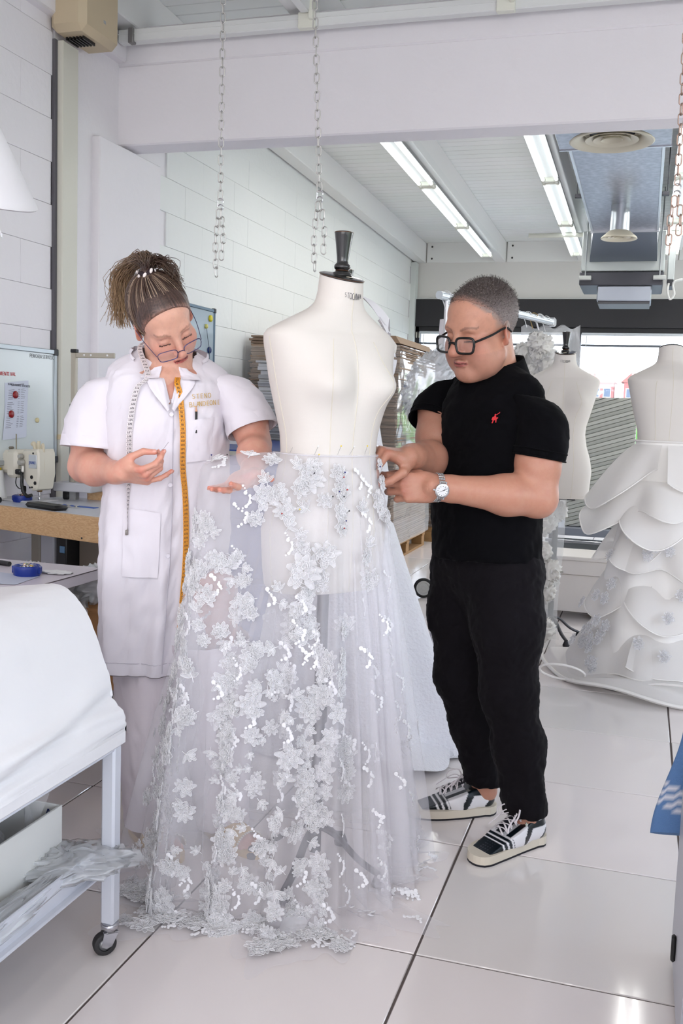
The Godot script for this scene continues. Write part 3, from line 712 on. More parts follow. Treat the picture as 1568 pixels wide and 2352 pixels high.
	var kk := MB.new(); kk.box(V(0.134, 0.108, -2.185), V(0.010, 0.058, 0.022), 0.004)
	wpart(rc, "catch", kk.mesh(), dark)
	wpart(rc, "plinth", boxlh(V(0.17, 0.0, -2.34), V(0.6, 0.02, -1.3)), dark)
	var tw := MB.new()
	var blue := Color(0.36, 0.50, 0.68); var stripe := Color(0.86, 0.86, 0.88)
	var tw_rows := []
	var n := 30
	for j in n + 1:
		var f := float(j) / n
		var y := lerpf(0.62, 0.288, f)
		var hw := lerpf(0.020, 0.052, smoothstep(0.2, 1.0, f))
		var row := PackedVector3Array()
		for i in 25:
			var a := TAU * i / 24.0
			var cx := 0.155 - 0.028 * smoothstep(0.1, 1.0, f)
			row.append(V(cx + cos(a) * hw, y + 0.012 * sin(a) * f - 0.012 * (1.0 - cos(a)) * f * 0.4, -2.39 + sin(a) * lerpf(0.012, 0.022, f)))
		tw_rows.append(row)
	tw.sheet(tw_rows)
	tw.cap(tw_rows[n], false)
	for i in tw.v.size():
		var y := tw.v[i].y
		var c := blue
		for q in [0.400, 0.378, 0.356]:
			if absf(y - q + (tw.v[i].x - 0.12) * 0.2) < 0.0055: c = stripe
		tw.col[i] = c.srgb_to_linear()
	var tm := vmat(0.95)
	bump(tm, noise_tex(0.35, 256, 41), 0.25, 6.0)
	solo("towel", tw.mesh(true), tm, "light blue towel with three white stripes hanging at the right edge", "towel")

func whiteboard() -> void:
	var alu := mat(Color(0.72, 0.75, 0.77), 0.35, 0.6)
	var dk := mat(Color(0.22, 0.23, 0.25), 0.5)
	var surf := mat(Color(0.87, 0.90, 0.90), 0.15)
	var x := -2.795
	var wb := thing("whiteboard", "large white board on the left wall behind the sewing machine, with notes and magnets", "whiteboard", V(x, 1.23, -3.7))
	wpart(wb, "writing_surface", boxlh(V(x, 0.97, -4.22), V(x + 0.014, 1.495, -2.9), 0.001), surf)
	wpart(wb, "frame", boxlh(V(x, 1.485, -4.225), V(x + 0.022, 1.508, -2.9), 0.003), alu)
	wpart(wb, "frame", boxlh(V(x, 0.96, -4.225), V(x + 0.022, 0.983, -2.9), 0.003), alu)
	wpart(wb, "frame", boxlh(V(x, 0.97, -4.228), V(x + 0.022, 1.5, -4.205), 0.003), alu)
	for y in [1.496, 0.972]: wpart(wb, "corner_cap", boxlh(V(x, y - 0.016, -4.233), V(x + 0.025, y + 0.016, -4.200), 0.003), dk)
	var face := Basis(V(0, 0, -1), V(0, 1, 0), V(1, 0, 0))   # text read from the room
	var X := wb.transform.affine_inverse()
	part(wb, "handwriting", text_mesh("PEMORIA SERVIZIO", 0.017, 0.0004), mat(Color(0.15, 0.16, 0.2), 0.5), X * Transform3D(face, V(x + 0.0145, 1.468, -4.11)))
	part(wb, "handwriting", text_mesh("FORMENTI VAL", 0.017, 0.0004, false, true), mat(Color(0.75, 0.12, 0.12), 0.5), X * Transform3D(face, V(x + 0.0145, 1.375, -3.82)))
	var im := Image.create(160, 256, false, Image.FORMAT_RGBA8)
	im.fill(Color(0.86, 0.88, 0.94))
	var r := RandomNumberGenerator.new(); r.seed = 3
	for k in 22:
		var y := 34 + k * 8
		if k in [6, 14]: continue
		im.fill_rect(Rect2i(12 + r.randi() % 4, y, 24 + r.randi() % 30, 2), Color(0.5, 0.5, 0.56))
		im.fill_rect(Rect2i(84, y + 1, 14, 2), Color(0.5, 0.5, 0.56))
		im.fill_rect(Rect2i(106, y + 2, 22 + r.randi() % 18, 2), Color(0.55, 0.55, 0.6))
	im.fill_rect(Rect2i(30, 12, 96, 6), Color(0.62, 0.63, 0.68))
	var pm := mat(Color.WHITE, 0.7); pm.albedo_texture = ImageTexture.create_from_image(im)
	var sh := thing("notice_sheet", "printed list on a paper sheet pinned to the white board by two red magnets", "paper", V(x + 0.016, 1.2, -3.92))
	var pb := MB.new()
	var a := V(x + 0.0155, 1.336, -3.84); var b := V(x + 0.0155, 1.352, -4.0); var c := V(x + 0.0195, 1.085, -3.975); var d := V(x + 0.0175, 1.075, -3.80)
	pb.face([a, b, c, d], [Vector2(0, 0), Vector2(1, 0), Vector2(1, 1), Vector2(0, 1)])
	wpart(sh, "sheet", pb.mesh(), pm)
	wpart(sh, "sheet", boxlh(V(x + 0.0150, 1.09, -3.985), V(x + 0.0153, 1.335, -3.82)), mat(Color(0.86, 0.88, 0.94), 0.7))
	part(sh, "heading", text_mesh("ELENCO CLIENTI - ETICHETTE", 0.009, 0.0003, false, true), mat(Color(0.3, 0.3, 0.36), 0.6), sh.transform.affine_inverse() * Transform3D(Basis(V(1, 0, 0), -0.04) * face, V(x + 0.0175, 1.326, -3.925)))
	for q in [[V(x + 0.021, 1.282, -3.893), Color(0.55, 0.06, 0.08), "round red magnet on the upper part of the printed list", 0.017], [V(x + 0.021, 1.193, -3.862), Color(0.55, 0.06, 0.08), "round red magnet lower on the printed list", 0.017], [V(x + 0.018, 1.165, -4.067), Color(0.85, 0.80, 0.62), "small cream magnet on the bare white board right of the printed list", 0.012]]:
		var mb := MB.new()
		mb.lathe([Vector2(0, 0.006), Vector2(q[3] * 0.7, 0.0055), Vector2(q[3], 0.003), Vector2(q[3], -0.003)], 20, Transform3D(Basis(V(0, 0, 1), -PI / 2), Vector3.ZERO))
		solo("magnet", mb.mesh(), mat(q[1], 0.3), q[2], "magnet", "magnets on the white board", Transform3D(Basis(), q[0]))
	# the smaller board further back on the same wall
	var w2 := thing("whiteboard", "smaller grey-blue magnetic board on the left wall behind the woman's head", "whiteboard", V(-2.79, 1.7, -5.7))
	wpart(w2, "writing_surface", boxlh(V(-2.79, 1.52, -6.05), V(-2.776, 1.885, -5.45), 0.001), mat(Color(0.70, 0.76, 0.80), 0.2))
	for q in [[1.877, 1.897, -6.06, -5.44], [1.505, 1.525, -6.06, -5.44], [1.51, 1.89, -6.065, -6.045]]:
		wpart(w2, "frame", boxlh(V(-2.792, q[0], q[2]), V(-2.77, q[1], q[3]), 0.003), mat(Color(0.42, 0.50, 0.57), 0.4, 0.4))
	for y in [1.888, 1.515]: wpart(w2, "corner_cap", boxlh(V(-2.793, y - 0.015, -6.07), V(-2.767, y + 0.015, -6.04), 0.003), dk)
	for q in [[V(-2.768, 1.832, -5.985), Color(0.85, 0.80, 0.15), "yellow round magnet at the top right of the grey-blue board", 0.022], [V(-2.768, 1.775, -5.92), Color(0.82, 0.80, 0.45), "pale yellow small magnet on the grey-blue board", 0.015], [V(-2.768, 1.625, -5.975), Color(0.08, 0.18, 0.42), "dark blue round magnet low on the grey-blue board", 0.022]]:
		var mb := MB.new()
		mb.lathe([Vector2(0, 0.009), Vector2(q[3] * 0.7, 0.008), Vector2(q[3], 0.003), Vector2(q[3], -0.006)], 20, Transform3D(Basis(V(0, 0, 1), -PI / 2), Vector3.ZERO))
		solo("magnet", mb.mesh(), mat(q[1], 0.3), q[2], "magnet", "magnets on the grey-blue board", Transform3D(Basis(), q[0]))
	var cb := MB.new(); cb.tube(bend([V(-2.768, 1.77, -5.92), V(-2.76, 1.70, -5.925), V(-2.76, 1.62, -5.955), V(-2.765, 1.53, -5.96)], 5), 0.0022, 5)
	wpart(w2, "cord", cb.mesh(), mat(Color(0.3, 0.33, 0.38), 0.6))

func machine() -> void:
	var cream := mat(Color(0.86, 0.84, 0.78), 0.35)
	var dark := mat(Color(0.06, 0.06, 0.065), 0.4)
	var chrome := mat(Color(0.8, 0.8, 0.8), 0.2, 0.9)
	var blue := mat(Color(0.05, 0.24, 0.55), 0.4)
	var m := thing("sewing_machine", "cream industrial sewing machine with blue maker's lettering on the sewing table", "sewing machine", on_sew(-0.7, 0.003, 0.22), SEW)
	var X := Transform3D(Basis(), V(0.7, 0, 0))
	# local x runs along the table with the needle near x = 0.08
	part(m, "arm", boxm(V(0.62, 0.105, 0.11), 0.018, V(-0.37, 0.175, 0)), cream)
	part(m, "arm", boxm(V(0.07, 0.128, 0.118), 0.014, V(-0.085, 0.168, 0.004)), cream)
	part(m, "column", boxm(V(0.16, 0.15, 0.12), 0.02, V(-0.62, 0.08, 0)), cream)
	part(m, "bed", boxm(V(0.78, 0.012, 0.17), 0.005, V(-0.32, 0.003, 0)), mat(Color(0.78, 0.78, 0.78), 0.3, 0.3))
	var hd := MB.new()
	hd.prism(PackedVector2Array([Vector2(-0.028, 0.235), Vector2(0.066, 0.242), Vector2(0.075, 0.225), Vector2(0.078, 0.13), Vector2(0.062, 0.062), Vector2(0.03, 0.052), Vector2(0.0, 0.075), Vector2(-0.045, 0.12), Vector2(-0.05, 0.2)]), 0.10, Transform3D(Basis(), V(0.012, 0, 0)), 0.008)
	part(m, "head", hd.mesh(), cream)
	part(m, "face_plate", boxm(V(0.052, 0.06, 0.004), 0.0015, V(0.052, 0.185, 0.052)), mat(Color(0.78, 0.80, 0.82), 0.3, 0.2))
	part(m, "lettering", text_mesh("JUKI", 0.022, 0.001, false, true), blue, Transform3D(Basis().scaled(V(1.35, 1, 1)), V(-0.185, 0.178, 0.0560)))
	part(m, "lettering", text_mesh("JUKI", 0.012, 0.001, false, true), blue, Transform3D(Basis().scaled(V(1.3, 1, 1)), V(0.052, 0.180, 0.0545)))
	var b := MB.new()
	for q in [V(0.045, 0.115, 0.052), V(0.068, 0.09, 0.052), V(0.048, 0.070, 0.052), V(0.034, 0.068, 0.052), V(0.055, 0.222, 0.052)]:
		b.lathe([Vector2(0, 0.002), Vector2(0.008 if q.y > 0.08 and q.y < 0.2 else 0.004, 0.002), Vector2(0.0085 if q.y > 0.08 and q.y < 0.2 else 0.0045, 0)], 14, Transform3D(Basis(V(1, 0, 0), PI / 2), q))
	part(m, "hole_plug", b.mesh(false, 40.0), dark)
	var t := MB.new()
	t.lathe([Vector2(0, 0.02), Vector2(0.012, 0.02), Vector2(0.016, 0.012), Vector2(0.016, 0), Vector2(0.01, -0.004)], 18, Transform3D(Basis(V(1, 0, 0), PI / 2), V(-0.012, 0.178, 0.055)))
	t.lathe([Vector2(0, 0.02), Vector2(0.009, 0.02), Vector2(0.011, 0.0)], 16, Transform3D(Basis(V(1, 0, 0), PI / 2), V(-0.014, 0.205, 0.055)))
	t.box(V(0.0, 0.150, 0.065), V(0.018, 0.034, 0.012), 0.005)
	part(m, "tension_dial", t.mesh(false, 40.0), mat(Color(0.72, 0.71, 0.68), 0.3, 0.4))
	var k := MB.new()
	k.lathe([Vector2(0, 0.016), Vector2(0.011, 0.016), Vector2(0.012, 0)], 16, Transform3D(Basis(V(1, 0, 0), PI / 2), V(-0.19, 0.147, 0.055)))
	part(m, "knob", k.mesh(false, 40.0), cream)
	var l := MB.new()
	l.tube(bend([V(-0.03, 0.135, 0.06), V(0.0, 0.125, 0.068), V(0.002, 0.08, 0.07), V(0.012, 0.05, 0.07), V(0.03, 0.03, 0.065), V(0.055, 0.036, 0.06)], 4), 0.008, 8)
	l.box(V(-0.028, 0.135, 0.062), V(0.035, 0.024, 0.02), 0.004)
	l.box(V(-0.035, 0.055, 0.03), V(0.02, 0.03, 0.02), 0.004)
	l.tube(bend([V(-0.06, 0.11, 0.05), V(-0.058, 0.08, 0.055), V(-0.045, 0.06, 0.05), V(-0.03, 0.055, 0.04)], 4), 0.0025, 6)
	part(m, "foot_lever", l.mesh(), dark)
	var n := MB.new()
	n.tube([V(0.037, 0.06, 0.0), V(0.037, 0.028, 0.0)], 0.0045, 10)
	n.tube([V(0.037, 0.03, 0.0), V(0.037, -0.002, 0.0)], 0.0012, 6)
	n.box(V(0.037, 0.016, 0.004), V(0.010, 0.018, 0.006), 0.002)
	n.box(V(0.040, 0.004, 0.012), V(0.014, 0.003, 0.026), 0.001)
	part(m, "needle_bar", n.mesh(), chrome)
	part(m, "needle_clamp", boxm(V(0.022, 0.012, 0.018), 0.003, V(0.037, 0.052, 0)), mat(Color(0.45, 0.33, 0.2), 0.4, 0.6))
	var p := MB.new()
	p.tube(bend([V(0.01, 0.235, 0.0), V(0.0, 0.262, 0.0), V(-0.012, 0.258, 0.0)], 4), 0.010, 10)
	p.tube([V(0.03, 0.235, 0), V(0.03, 0.275, 0)], 0.008, 10)
	p.tube(bend([V(0.06, 0.238, 0.01), V(0.07, 0.262, 0.012), V(0.078, 0.25, 0.014), V(0.082, 0.2, 0.016), V(0.084, 0.14, 0.016)], 5), 0.006, 8)
	part(m, "take_up_lever", p.mesh(), mat(Color(0.84, 0.80, 0.70), 0.4))
	var o := MB.new()
	o.tube([V(-0.135, 0.22, -0.01), V(-0.135, 0.30, -0.01)], 0.0035, 8)
	o.box(V(-0.19, 0.236, 0.0), V(0.08, 0.012, 0.03), 0.005)
	o.ball(V(-0.175, 0.252, 0.01), V(0.006, 0.006, 0.006))
	part(m, "thread_post", o.mesh(), mat(Color(0.55, 0.53, 0.48), 0.3, 0.6))
# ------------------------------------------------------------------ dress forms
const TORSO := [[0.795, 0.160, 0.098, 0.112, 0.0], [0.800, 0.165, 0.105, 0.12, 0.0], [0.85, 0.172, 0.11, 0.125, 0.0], [0.95, 0.178, 0.115, 0.13, 0.0], [1.02, 0.165, 0.112, 0.115, 0.0], [1.08, 0.145, 0.106, 0.10, 0.0], [1.15, 0.132, 0.10, 0.09, 0.0], [1.20, 0.136, 0.103, 0.092, 0.0], [1.27, 0.155, 0.112, 0.10, 0.0], [1.335, 0.172, 0.115, 0.108, 0.0], [1.39, 0.184, 0.108, 0.108, 0.0], [1.425, 0.193, 0.100, 0.107, 0.0], [1.448, 0.197, 0.090, 0.100, 0.0], [1.462, 0.188, 0.080, 0.092, 0.002], [1.478, 0.160, 0.074, 0.084, 0.006], [1.495, 0.128, 0.069, 0.076, 0.011], [1.511, 0.097, 0.064, 0.068, 0.017], [1.524, 0.076, 0.060, 0.062, 0.022], [1.538, 0.065, 0.057, 0.058, 0.027], [1.56, 0.060, 0.0555, 0.0565, 0.031], [1.60, 0.057, 0.054, 0.055, 0.034]]
func torso_at(y: float) -> PackedFloat32Array:
	var i := 0
	while i < TORSO.size() - 2 and y > TORSO[i + 1][0]: i += 1
	var f := clampf((y - TORSO[i][0]) / (TORSO[i + 1][0] - TORSO[i][0]), 0, 1)
	var out := PackedFloat32Array()
	for k in range(1, 5): out.append(lerpf(TORSO[i][k], TORSO[i + 1][k], f))
	return out
func torso_point(th: float, y: float, grow := 0.0) -> Vector3:   # the form's own axes: z is its front
	var q := torso_at(y)
	var s := sin(th); var c := cos(th)
	var e := lerpf(2.35, 2.0, smoothstep(1.44, 1.53, y))
	var r := 1.0 / pow(pow(absf(s) / q[0], e) + pow(absf(c) / (q[1] if c > 0 else q[2]), e), 1.0 / e) + grow
	if c > 0.0:
		for k in [-1, 1]:
			r += 0.040 * exp(-pow((th - k * 0.60) / 0.40, 2.0) - pow((y - 1.325) / (0.062 if y > 1.325 else 0.045), 2.0))
		r -= 0.008 * exp(-pow(th / 0.16, 2.0) - pow((y - 1.33) / 0.05, 2.0))
	var yy := y
	if y > 1.52: yy -= (c * 0.28 * q[1]) * smoothstep(1.52, 1.60, y)   # the neck plane tips forward
	return V(s * r, yy, c * r + q[3])

func make_form(label: String, at: Vector3, turn: float, raise := 0.0, knob := true, low := 0.795) -> Node3D:
	var canvas := mat(Color(0.875, 0.85, 0.82), 0.75)
	bump(canvas, weave(), 0.02, 40.0)
	var t := thing("dress_form", label, "dress form", at, turn)
	var ys := []
	var y := low
	while y < 1.601:
		ys.append(y)
		y += 0.012 if y < 1.43 else 0.006
	ys.append(1.60)
	var rows := []
	for yy in ys:
		var row := PackedVector3Array()
		for i in 97: row.append(torso_point(-PI + TAU * i / 96.0, yy) + V(0, raise, 0))
		rows.append(row)
	var b := MB.new()
	b.sheet(rows)
	b.cap(rows[0].slice(0, 96), true); b.cap(rows[-1].slice(0, 96))
	part(t, "torso", b.mesh(), canvas)
	var sb := MB.new()
	for th in [0.0, 0.62, -0.62, PI / 2, -PI / 2, 2.5, -2.5, PI]:
		var p := []
		for k in 40:
			var yy := lerpf(low + 0.005, 1.44 if absf(th) > 0.1 and absf(th) < 3.0 else 1.585, k / 39.0)
			p.append(torso_point(th, yy, 0.0002) + V(0, raise, 0))
		sb.tube(p, 0.0011, 5, false, false)
	part(t, "seam", sb.mesh(), mat(Color(0.88, 0.85, 0.78), 0.8))
	var black := mat(Color(0.028, 0.026, 0.03), 0.22)
	black.clearcoat_enabled = true; black.clearcoat = 0.6; black.clearcoat_roughness = 0.08
	var wood := mat(Color(0.45, 0.28, 0.16), 0.5)
	var tip := Transform3D(Basis(V(1, 0, 0), 0.275), V(0, 1.60 + raise, 0.034))
	var dk := MB.new()
	dk.lathe([Vector2(0, 0.008), Vector2(0.030, 0.008), Vector2(0.048, 0.0065), Vector2(0.0575, 0.004), Vector2(0.059, 0.0015), Vector2(0.0575, -0.001), Vector2(0, -0.001)], 44, tip)
	part(t, "neck_cap", dk.mesh(), black)
	if knob:
		var kb := MB.new()
		var up_ := Transform3D(Basis(V(1, 0, 0), 0.03), V(0, 1.604 + raise, 0.034))
		kb.lathe([Vector2(0.026, 0.0), Vector2(0.024, 0.008), Vector2(0.0165, 0.012), Vector2(0.0165, 0.015), Vector2(0.0205, 0.019), Vector2(0.0215, 0.0235), Vector2(0.0195, 0.0285), Vector2(0.0155, 0.032), Vector2(0.0145, 0.037), Vector2(0.0155, 0.048), Vector2(0.019, 0.075), Vector2(0.0225, 0.098), Vector2(0.0240, 0.1075), Vector2(0.0235, 0.1095), Vector2(0.018, 0.1112), Vector2(0, 0.1115)], 36, up_)
		part(t, "knob", kb.mesh(), black)
		var wr := MB.new()
		for q in [[0.0240, 0.108, 0.0005], [0.0172, 0.0135, 0.0006], [0.0590, 0.0022, 0.0005]]:
			var ring := []
			for k in 40: ring.append((up_ if q[0] < 0.03 else tip) * V(cos(TAU * k / 40.0) * q[0], q[1], sin(TAU * k / 40.0) * q[0]))
			wr.tube(ring, q[2], 5, true, false)
		part(t, "worn_edge", wr.mesh(), wood)
		part(t, "paper_tab", boxm(V(0.018, 0.0006, 0.014)), mat(Color(0.85, 0.82, 0.75), 0.5), tip * Transform3D(Basis(Vector3.UP, 0.5), V(-0.004, 0.0084, 0.038)))
	# maker's stamp round the front of the neck
	var word := "STOCKMAN"
	var ink := mat(Color(0.42, 0.41, 0.42), 0.8)
	for k in word.length():
		var th := (k - 3.5) * 0.125
		var hgt := 0.0105 + 0.006 * sin(PI * (k + 0.5) / 8.0)
		var p := torso_point(th, 1.566, 0.0004) + V(0, raise, 0)
		var X := Transform3D(Basis(Vector3.UP, th) * Basis(V(1, 0, 0), -0.05), p - V(0, hgt * 0.5, 0))
		X.basis = X.basis * Basis().scaled(V(0.55, 1, 1))
		part(t, "stamp_letter", text_mesh(word[k], hgt, 0.0004), ink, X)
	# stand
	var iron := mat(Color(0.23, 0.23, 0.25), 0.45, 0.5)
	var pb := MB.new()
	pb.lathe([Vector2(0, 0.06), Vector2(0.016, 0.06), Vector2(0.016, low + raise + 0.005), Vector2(0, low + raise + 0.005)], 20)
	pb.lathe([Vector2(0.016, 0.42), Vector2(0.021, 0.425), Vector2(0.021, 0.47), Vector2(0.016, 0.475)], 20)
	part(t, "pole", pb.mesh(false, 40.0), iron)
	for k in 4:
		var a := TAU * k / 4.0 + 0.5
		var d := V(sin(a), 0, cos(a))
		var lb := MB.new()
		lb.tube(bend([d * 0.012 + V(0, 0.13, 0), d * 0.06 + V(0, 0.115, 0), d * 0.13 + V(0, 0.06, 0), d * 0.19 + V(0, 0.032, 0)], 5), 0.011, 9, false, true, 0.7)
		lb.lathe([Vector2(0, 0.0), Vector2(0.018, 0.0), Vector2(0.02, 0.01), Vector2(0.012, 0.03), Vector2(0, 0.034)], 14, Transform3D(Basis(), d * 0.19))
		part(t, "foot", lb.mesh(), iron)
	part(t, "bracket", boxm(V(0.20, 0.012, 0.03), 0.003, V(0.0, low + raise - 0.008, 0.0)), iron)
	return t

# ------------------------------------------------------------------ the lace-trimmed tulle skirt
const AX := Vector3(-0.79, 0, -2.45)
const PHI := 0.977
const HEM := [[0, 0.33], [18, 0.33], [50, 0.27], [79, 0.25], [105, 0.27], [127, 0.33], [160, 0.40], [200, 0.42], [240, 0.45], [280, 0.47], [301, 0.49], [320, 0.44], [340, 0.38], [360, 0.33]]
func hem_at(al: float) -> float:
	var d := fposmod(rad_to_deg(al), 360.0)
	for i in HEM.size() - 1:
		if d <= HEM[i + 1][0]:
			return lerpf(HEM[i][1], HEM[i + 1][1], smoothstep(0, 1, (d - HEM[i][0]) / float(HEM[i + 1][0] - HEM[i][0])))
	return HEM[0][1]
var waist_r := PackedFloat32Array()
func form_r(al: float, y: float) -> float:
	var p := torso_point(al - PHI, y)
	return Vector2(p.x, p.z).length()
func tulle(al: float, t: float, layer := 0) -> Vector3:   # t 0 waist .. 1 floor .. 1.3 lying on the floor
	var tt := minf(t, 1.0)
	var y := 1.152 * (1.0 - tt)
	var r0 := form_r(al, 1.15) + 0.004
	var rh := hem_at(al)
	var r := r0 + (rh - r0) * tt * (1.0 + 0.10 * tt * (1.0 - tt))
	if y > 0.795: r = maxf(r, form_r(al, y) + 0.007)
	elif y > 0.6: r = maxf(r, lerpf(r, form_r(al, 0.80) + 0.007, smoothstep(0.6, 0.795, y)))
	var d := fposmod(rad_to_deg(al) - 315.0 + 180.0, 360.0) - 180.0
	var lift := exp(-pow(d / 28.0, 2.0))
	r += 0.205 * lift * (1.0 - tt) * clampf(t / 0.055, 0.0, 1.0)
	y += 0.030 * lift * clampf(t / 0.03, 0.0, 1.0) * (1.0 - smoothstep(0.05, 0.25, t))
	var amp := 0.0015 + 0.010 * smoothstep(0.0, 0.3, tt) + 0.020 * smoothstep(0.25, 1.0, tt)
	amp *= (0.35 + 0.65 * smoothstep(0.0, 0.35, tt)) 
	var ph := layer * 2.1
	var w := 0.9 * sin(al * 15.0 + ph + 1.2 * sin(al * 3.0 + tt * 0.6)) + 0.55 * sin(al * 27.0 + 2.0 * ph + 0.9 * sin(al * 5.0)) + 0.35 * sin(al * 43.0 + ph)
	w += 0.5 * noise.get_noise_2d(al * 2.0 + layer * 9.0, tt * 1.5)
	r += amp * w
	if layer == 1: r -= 0.006 + 0.05 * smoothstep(0.2, 1.0, tt)
	if t > 1.0:
		var o := t - 1.0
		r += o * 0.36 * (1.0 + 0.5 * sin(al * 7.0 + ph) + 0.35 * sin(al * 11.0 + 1.0)) * (0.35 if al > 1.2 and al < 3.4 else 1.0)
		y = 0.004 + 0.010 * absf(sin(al * 15.0 + ph + o * 8.0)) * (1.0 - o * 2.6) + 0.004 * layer
	elif y < 0.03: y = maxf(y, 0.006)
	return AX + V(sin(al) * r, y, cos(al) * r)
func on_tulle(al: float, t: float, out := 0.002) -> Transform3D:
	var p := tulle(al, t)
	var e := tulle(al + 0.01, t) - tulle(al - 0.01, t)
	var f := tulle(al, t - 0.01) - tulle(al, t + 0.01)
	# lace spans the small folds: use the broad direction of the cloth
	e = tulle(al + 0.09, t) - tulle(al - 0.09, t)
	var n := e.cross(f).normalized()
	var u := (f - n * f.dot(n)).normalized()
	return Transform3D(Basis(u.cross(n), u, n), p + n * out)

func petal(b: MB, cord: MB, X: Transform3D, l: float, w: float, cup: float, rim := 0.0009) -> void:
	var rows := []
	var left := []; var right := []
	for j in 6:
		var v := j / 5.0
		var hw := w * pow(sin(PI * (0.10 + 0.80 * pow(v, 0.8))), 0.8)
		var row := PackedVector3Array()
		for i in 5:
			var u := i / 2.0 - 1.0
			row.append(X * V(u * hw, v * l, cup * (u * u * 0.7 + 0.9 * v * v) + 0.0016 * sin(u * 6.0 + v * 3.0)))
		rows.append(row)
		left.append(row[0]); right.append(row[4])
	b.sheet(rows)
	var edge := left.duplicate()
	edge.append(X * V(0, l * 1.03, cup * 0.9))
	right.reverse(); edge.append_array(right)
	cord.tube(edge, rim, 4, false, false)
var lace_cord: StandardMaterial3D
var lace_net: StandardMaterial3D
func two_tone(b: MB, cord: MB) -> ArrayMesh:
	if lace_cord == null:
		lace_cord = mat(Color(0.97, 0.965, 0.97), 0.65)
		lace_cord.backlight_enabled = true; lace_cord.backlight = Color(0.5, 0.5, 0.5)
		lace_net = mat(Color(0.965, 0.96, 0.97, 0.58), 0.75)
		lace_net.transparency = BaseMaterial3D.TRANSPARENCY_ALPHA
		lace_net.backlight_enabled = true; lace_net.backlight = Color(0.6, 0.6, 0.6)
	var m := ArrayMesh.new()
	b.surface(m, false, 0.0, false); cord.surface(m, false, 0.0, false)
	m.surface_set_material(0, lace_net); m.surface_set_material(1, lace_cord)
	return m
func lace_rose(seed_: int, R: float) -> ArrayMesh:
	var r := RandomNumberGenerator.new(); r.seed = seed_
	var b := MB.new(); var cord := MB.new()
	var sq := r.randf_range(0.65, 0.9)
	for ring in 3:
		var n: int = [9, 6, 4][ring]
		for k in n:
			var a := TAU * (k + 0.5 * ring + r.randf_range(-0.3, 0.3)) / n
			var B := Basis(V(0, 0, 1), a + r.randf_range(-0.35, 0.35)) * Basis(V(1, 0, 0), 0.04 + 0.10 * ring)
			var o: Vector3 = V(-sin(a) * sq, cos(a), 0) * R * [0.36, 0.18, 0.05][ring] * r.randf_range(0.7, 1.2)
			petal(b, cord, Transform3D(B, o + V(0, 0, 0.0012 * ring)), R * [0.62, 0.46, 0.32][ring] * r.randf_range(0.75, 1.2), R * [0.20, 0.19, 0.15][ring], 0.0016 + 0.0006 * ring, 0.0007)
	for k in 10:   # loose cord scribbled over the petals
		var p := []
		var a := r.randf() * TAU
		for i in 8: p.append(V(cos(a + i * 0.45) * R * sq * (0.20 + 0.10 * i), sin(a + i * 0.45) * R * (0.20 + 0.10 * i), 0.005 + 0.002 * sin(i * 1.3 + k)))
		cord.tube(p, 0.0006, 4, false, false)
	return two_tone(b, cord)
func lace_leaf(seed_: int, R: float) -> ArrayMesh:
	var r := RandomNumberGenerator.new(); r.seed = seed_
	var b := MB.new(); var cord := MB.new()
	for k in 5:
		var a := -1.3 + 0.62 * k + r.randf_range(-0.15, 0.15)
		var X := Transform3D(Basis(V(0, 0, 1), a) * Basis(V(1, 0, 0), 0.1), V(0, -R * 0.5 + R * 0.16 * (2 - absf(k - 2)), 0.0))
		var l := R * r.randf_range(0.55, 0.95)
		petal(b, cord, X, l, R * 0.17, 0.0015, 0.0008)
		cord.tube([X * V(0, 0, 0.001), X * V(0, l * 0.9, 0.003)], 0.0007, 4, false, false)
	cord.tube(bend([V(0, -R, 0), V(R * 0.05, -R * 0.6, 0.001), V(0, -R * 0.2, 0.001)], 3), 0.0011, 4, false, false)
	return two_tone(b, cord)
func bead_spray(seed_: int, R: float) -> ArrayMesh:
	var r := RandomNumberGenerator.new(); r.seed = seed_
	var b := MB.new()
	for k in 11:
		var f := k / 10.0
		var q := Vector2(R * (f * 1.6 - 0.8), R * 0.5 * sin(f * 4.0) + r.randf_range(-0.3, 0.3) * R * 0.6)
		var s := r.randf_range(0.0022, 0.0058)
		b.lathe([Vector2(s, 0.0), Vector2(s, 0.0011), Vector2(s * 0.8, 0.0017), Vector2(0, 0.0018)], 12, Transform3D(Basis(V(1, 0, 0), PI / 2), V(q.y, q.x, 0)))
	return b.mesh(false, 40.0)

func tulle_mat(a: float) -> StandardMaterial3D:
	var m := mat(Color(0.955, 0.945, 0.965, a), 0.85, 0.0, 0.3)
	m.transparency = BaseMaterial3D.TRANSPARENCY_ALPHA
	return m
func tulle_sheet(layer: int, na := 420, nt := 64) -> MB:
	var b := MB.new()
	var rows := []
	var ts := []
	for j in nt + 1: ts.append(pow(float(j) / nt, 1.15))
	for k in 6: ts.append(1.0 + (k + 1) * 0.05)
	for t in ts:
		var row := PackedVector3Array()
		for i in na + 1: row.append(tulle(TAU * (i % na) / na, t, layer))
		rows.append(row)
	b.sheet(rows)
	return b

func pin(at: Vector3, dir: Vector3, c: Color, label: String) -> void:
	var t := thing("dressmaking_pin", label, "pin", at, 0.0, "dressmaking pins in the skirt")
	var s := MB.new(); s.tube([Vector3.ZERO, dir * 0.024], 0.00042, 5)
	part(t, "shaft", s.mesh(), mat(Color(0.7, 0.7, 0.7), 0.25, 0.9))
	var h := MB.new(); h.ball(dir * 0.0245, Vector3.ONE * 0.0021, 10, 6)
	part(t, "head", h.mesh(), mat(c, 0.3))

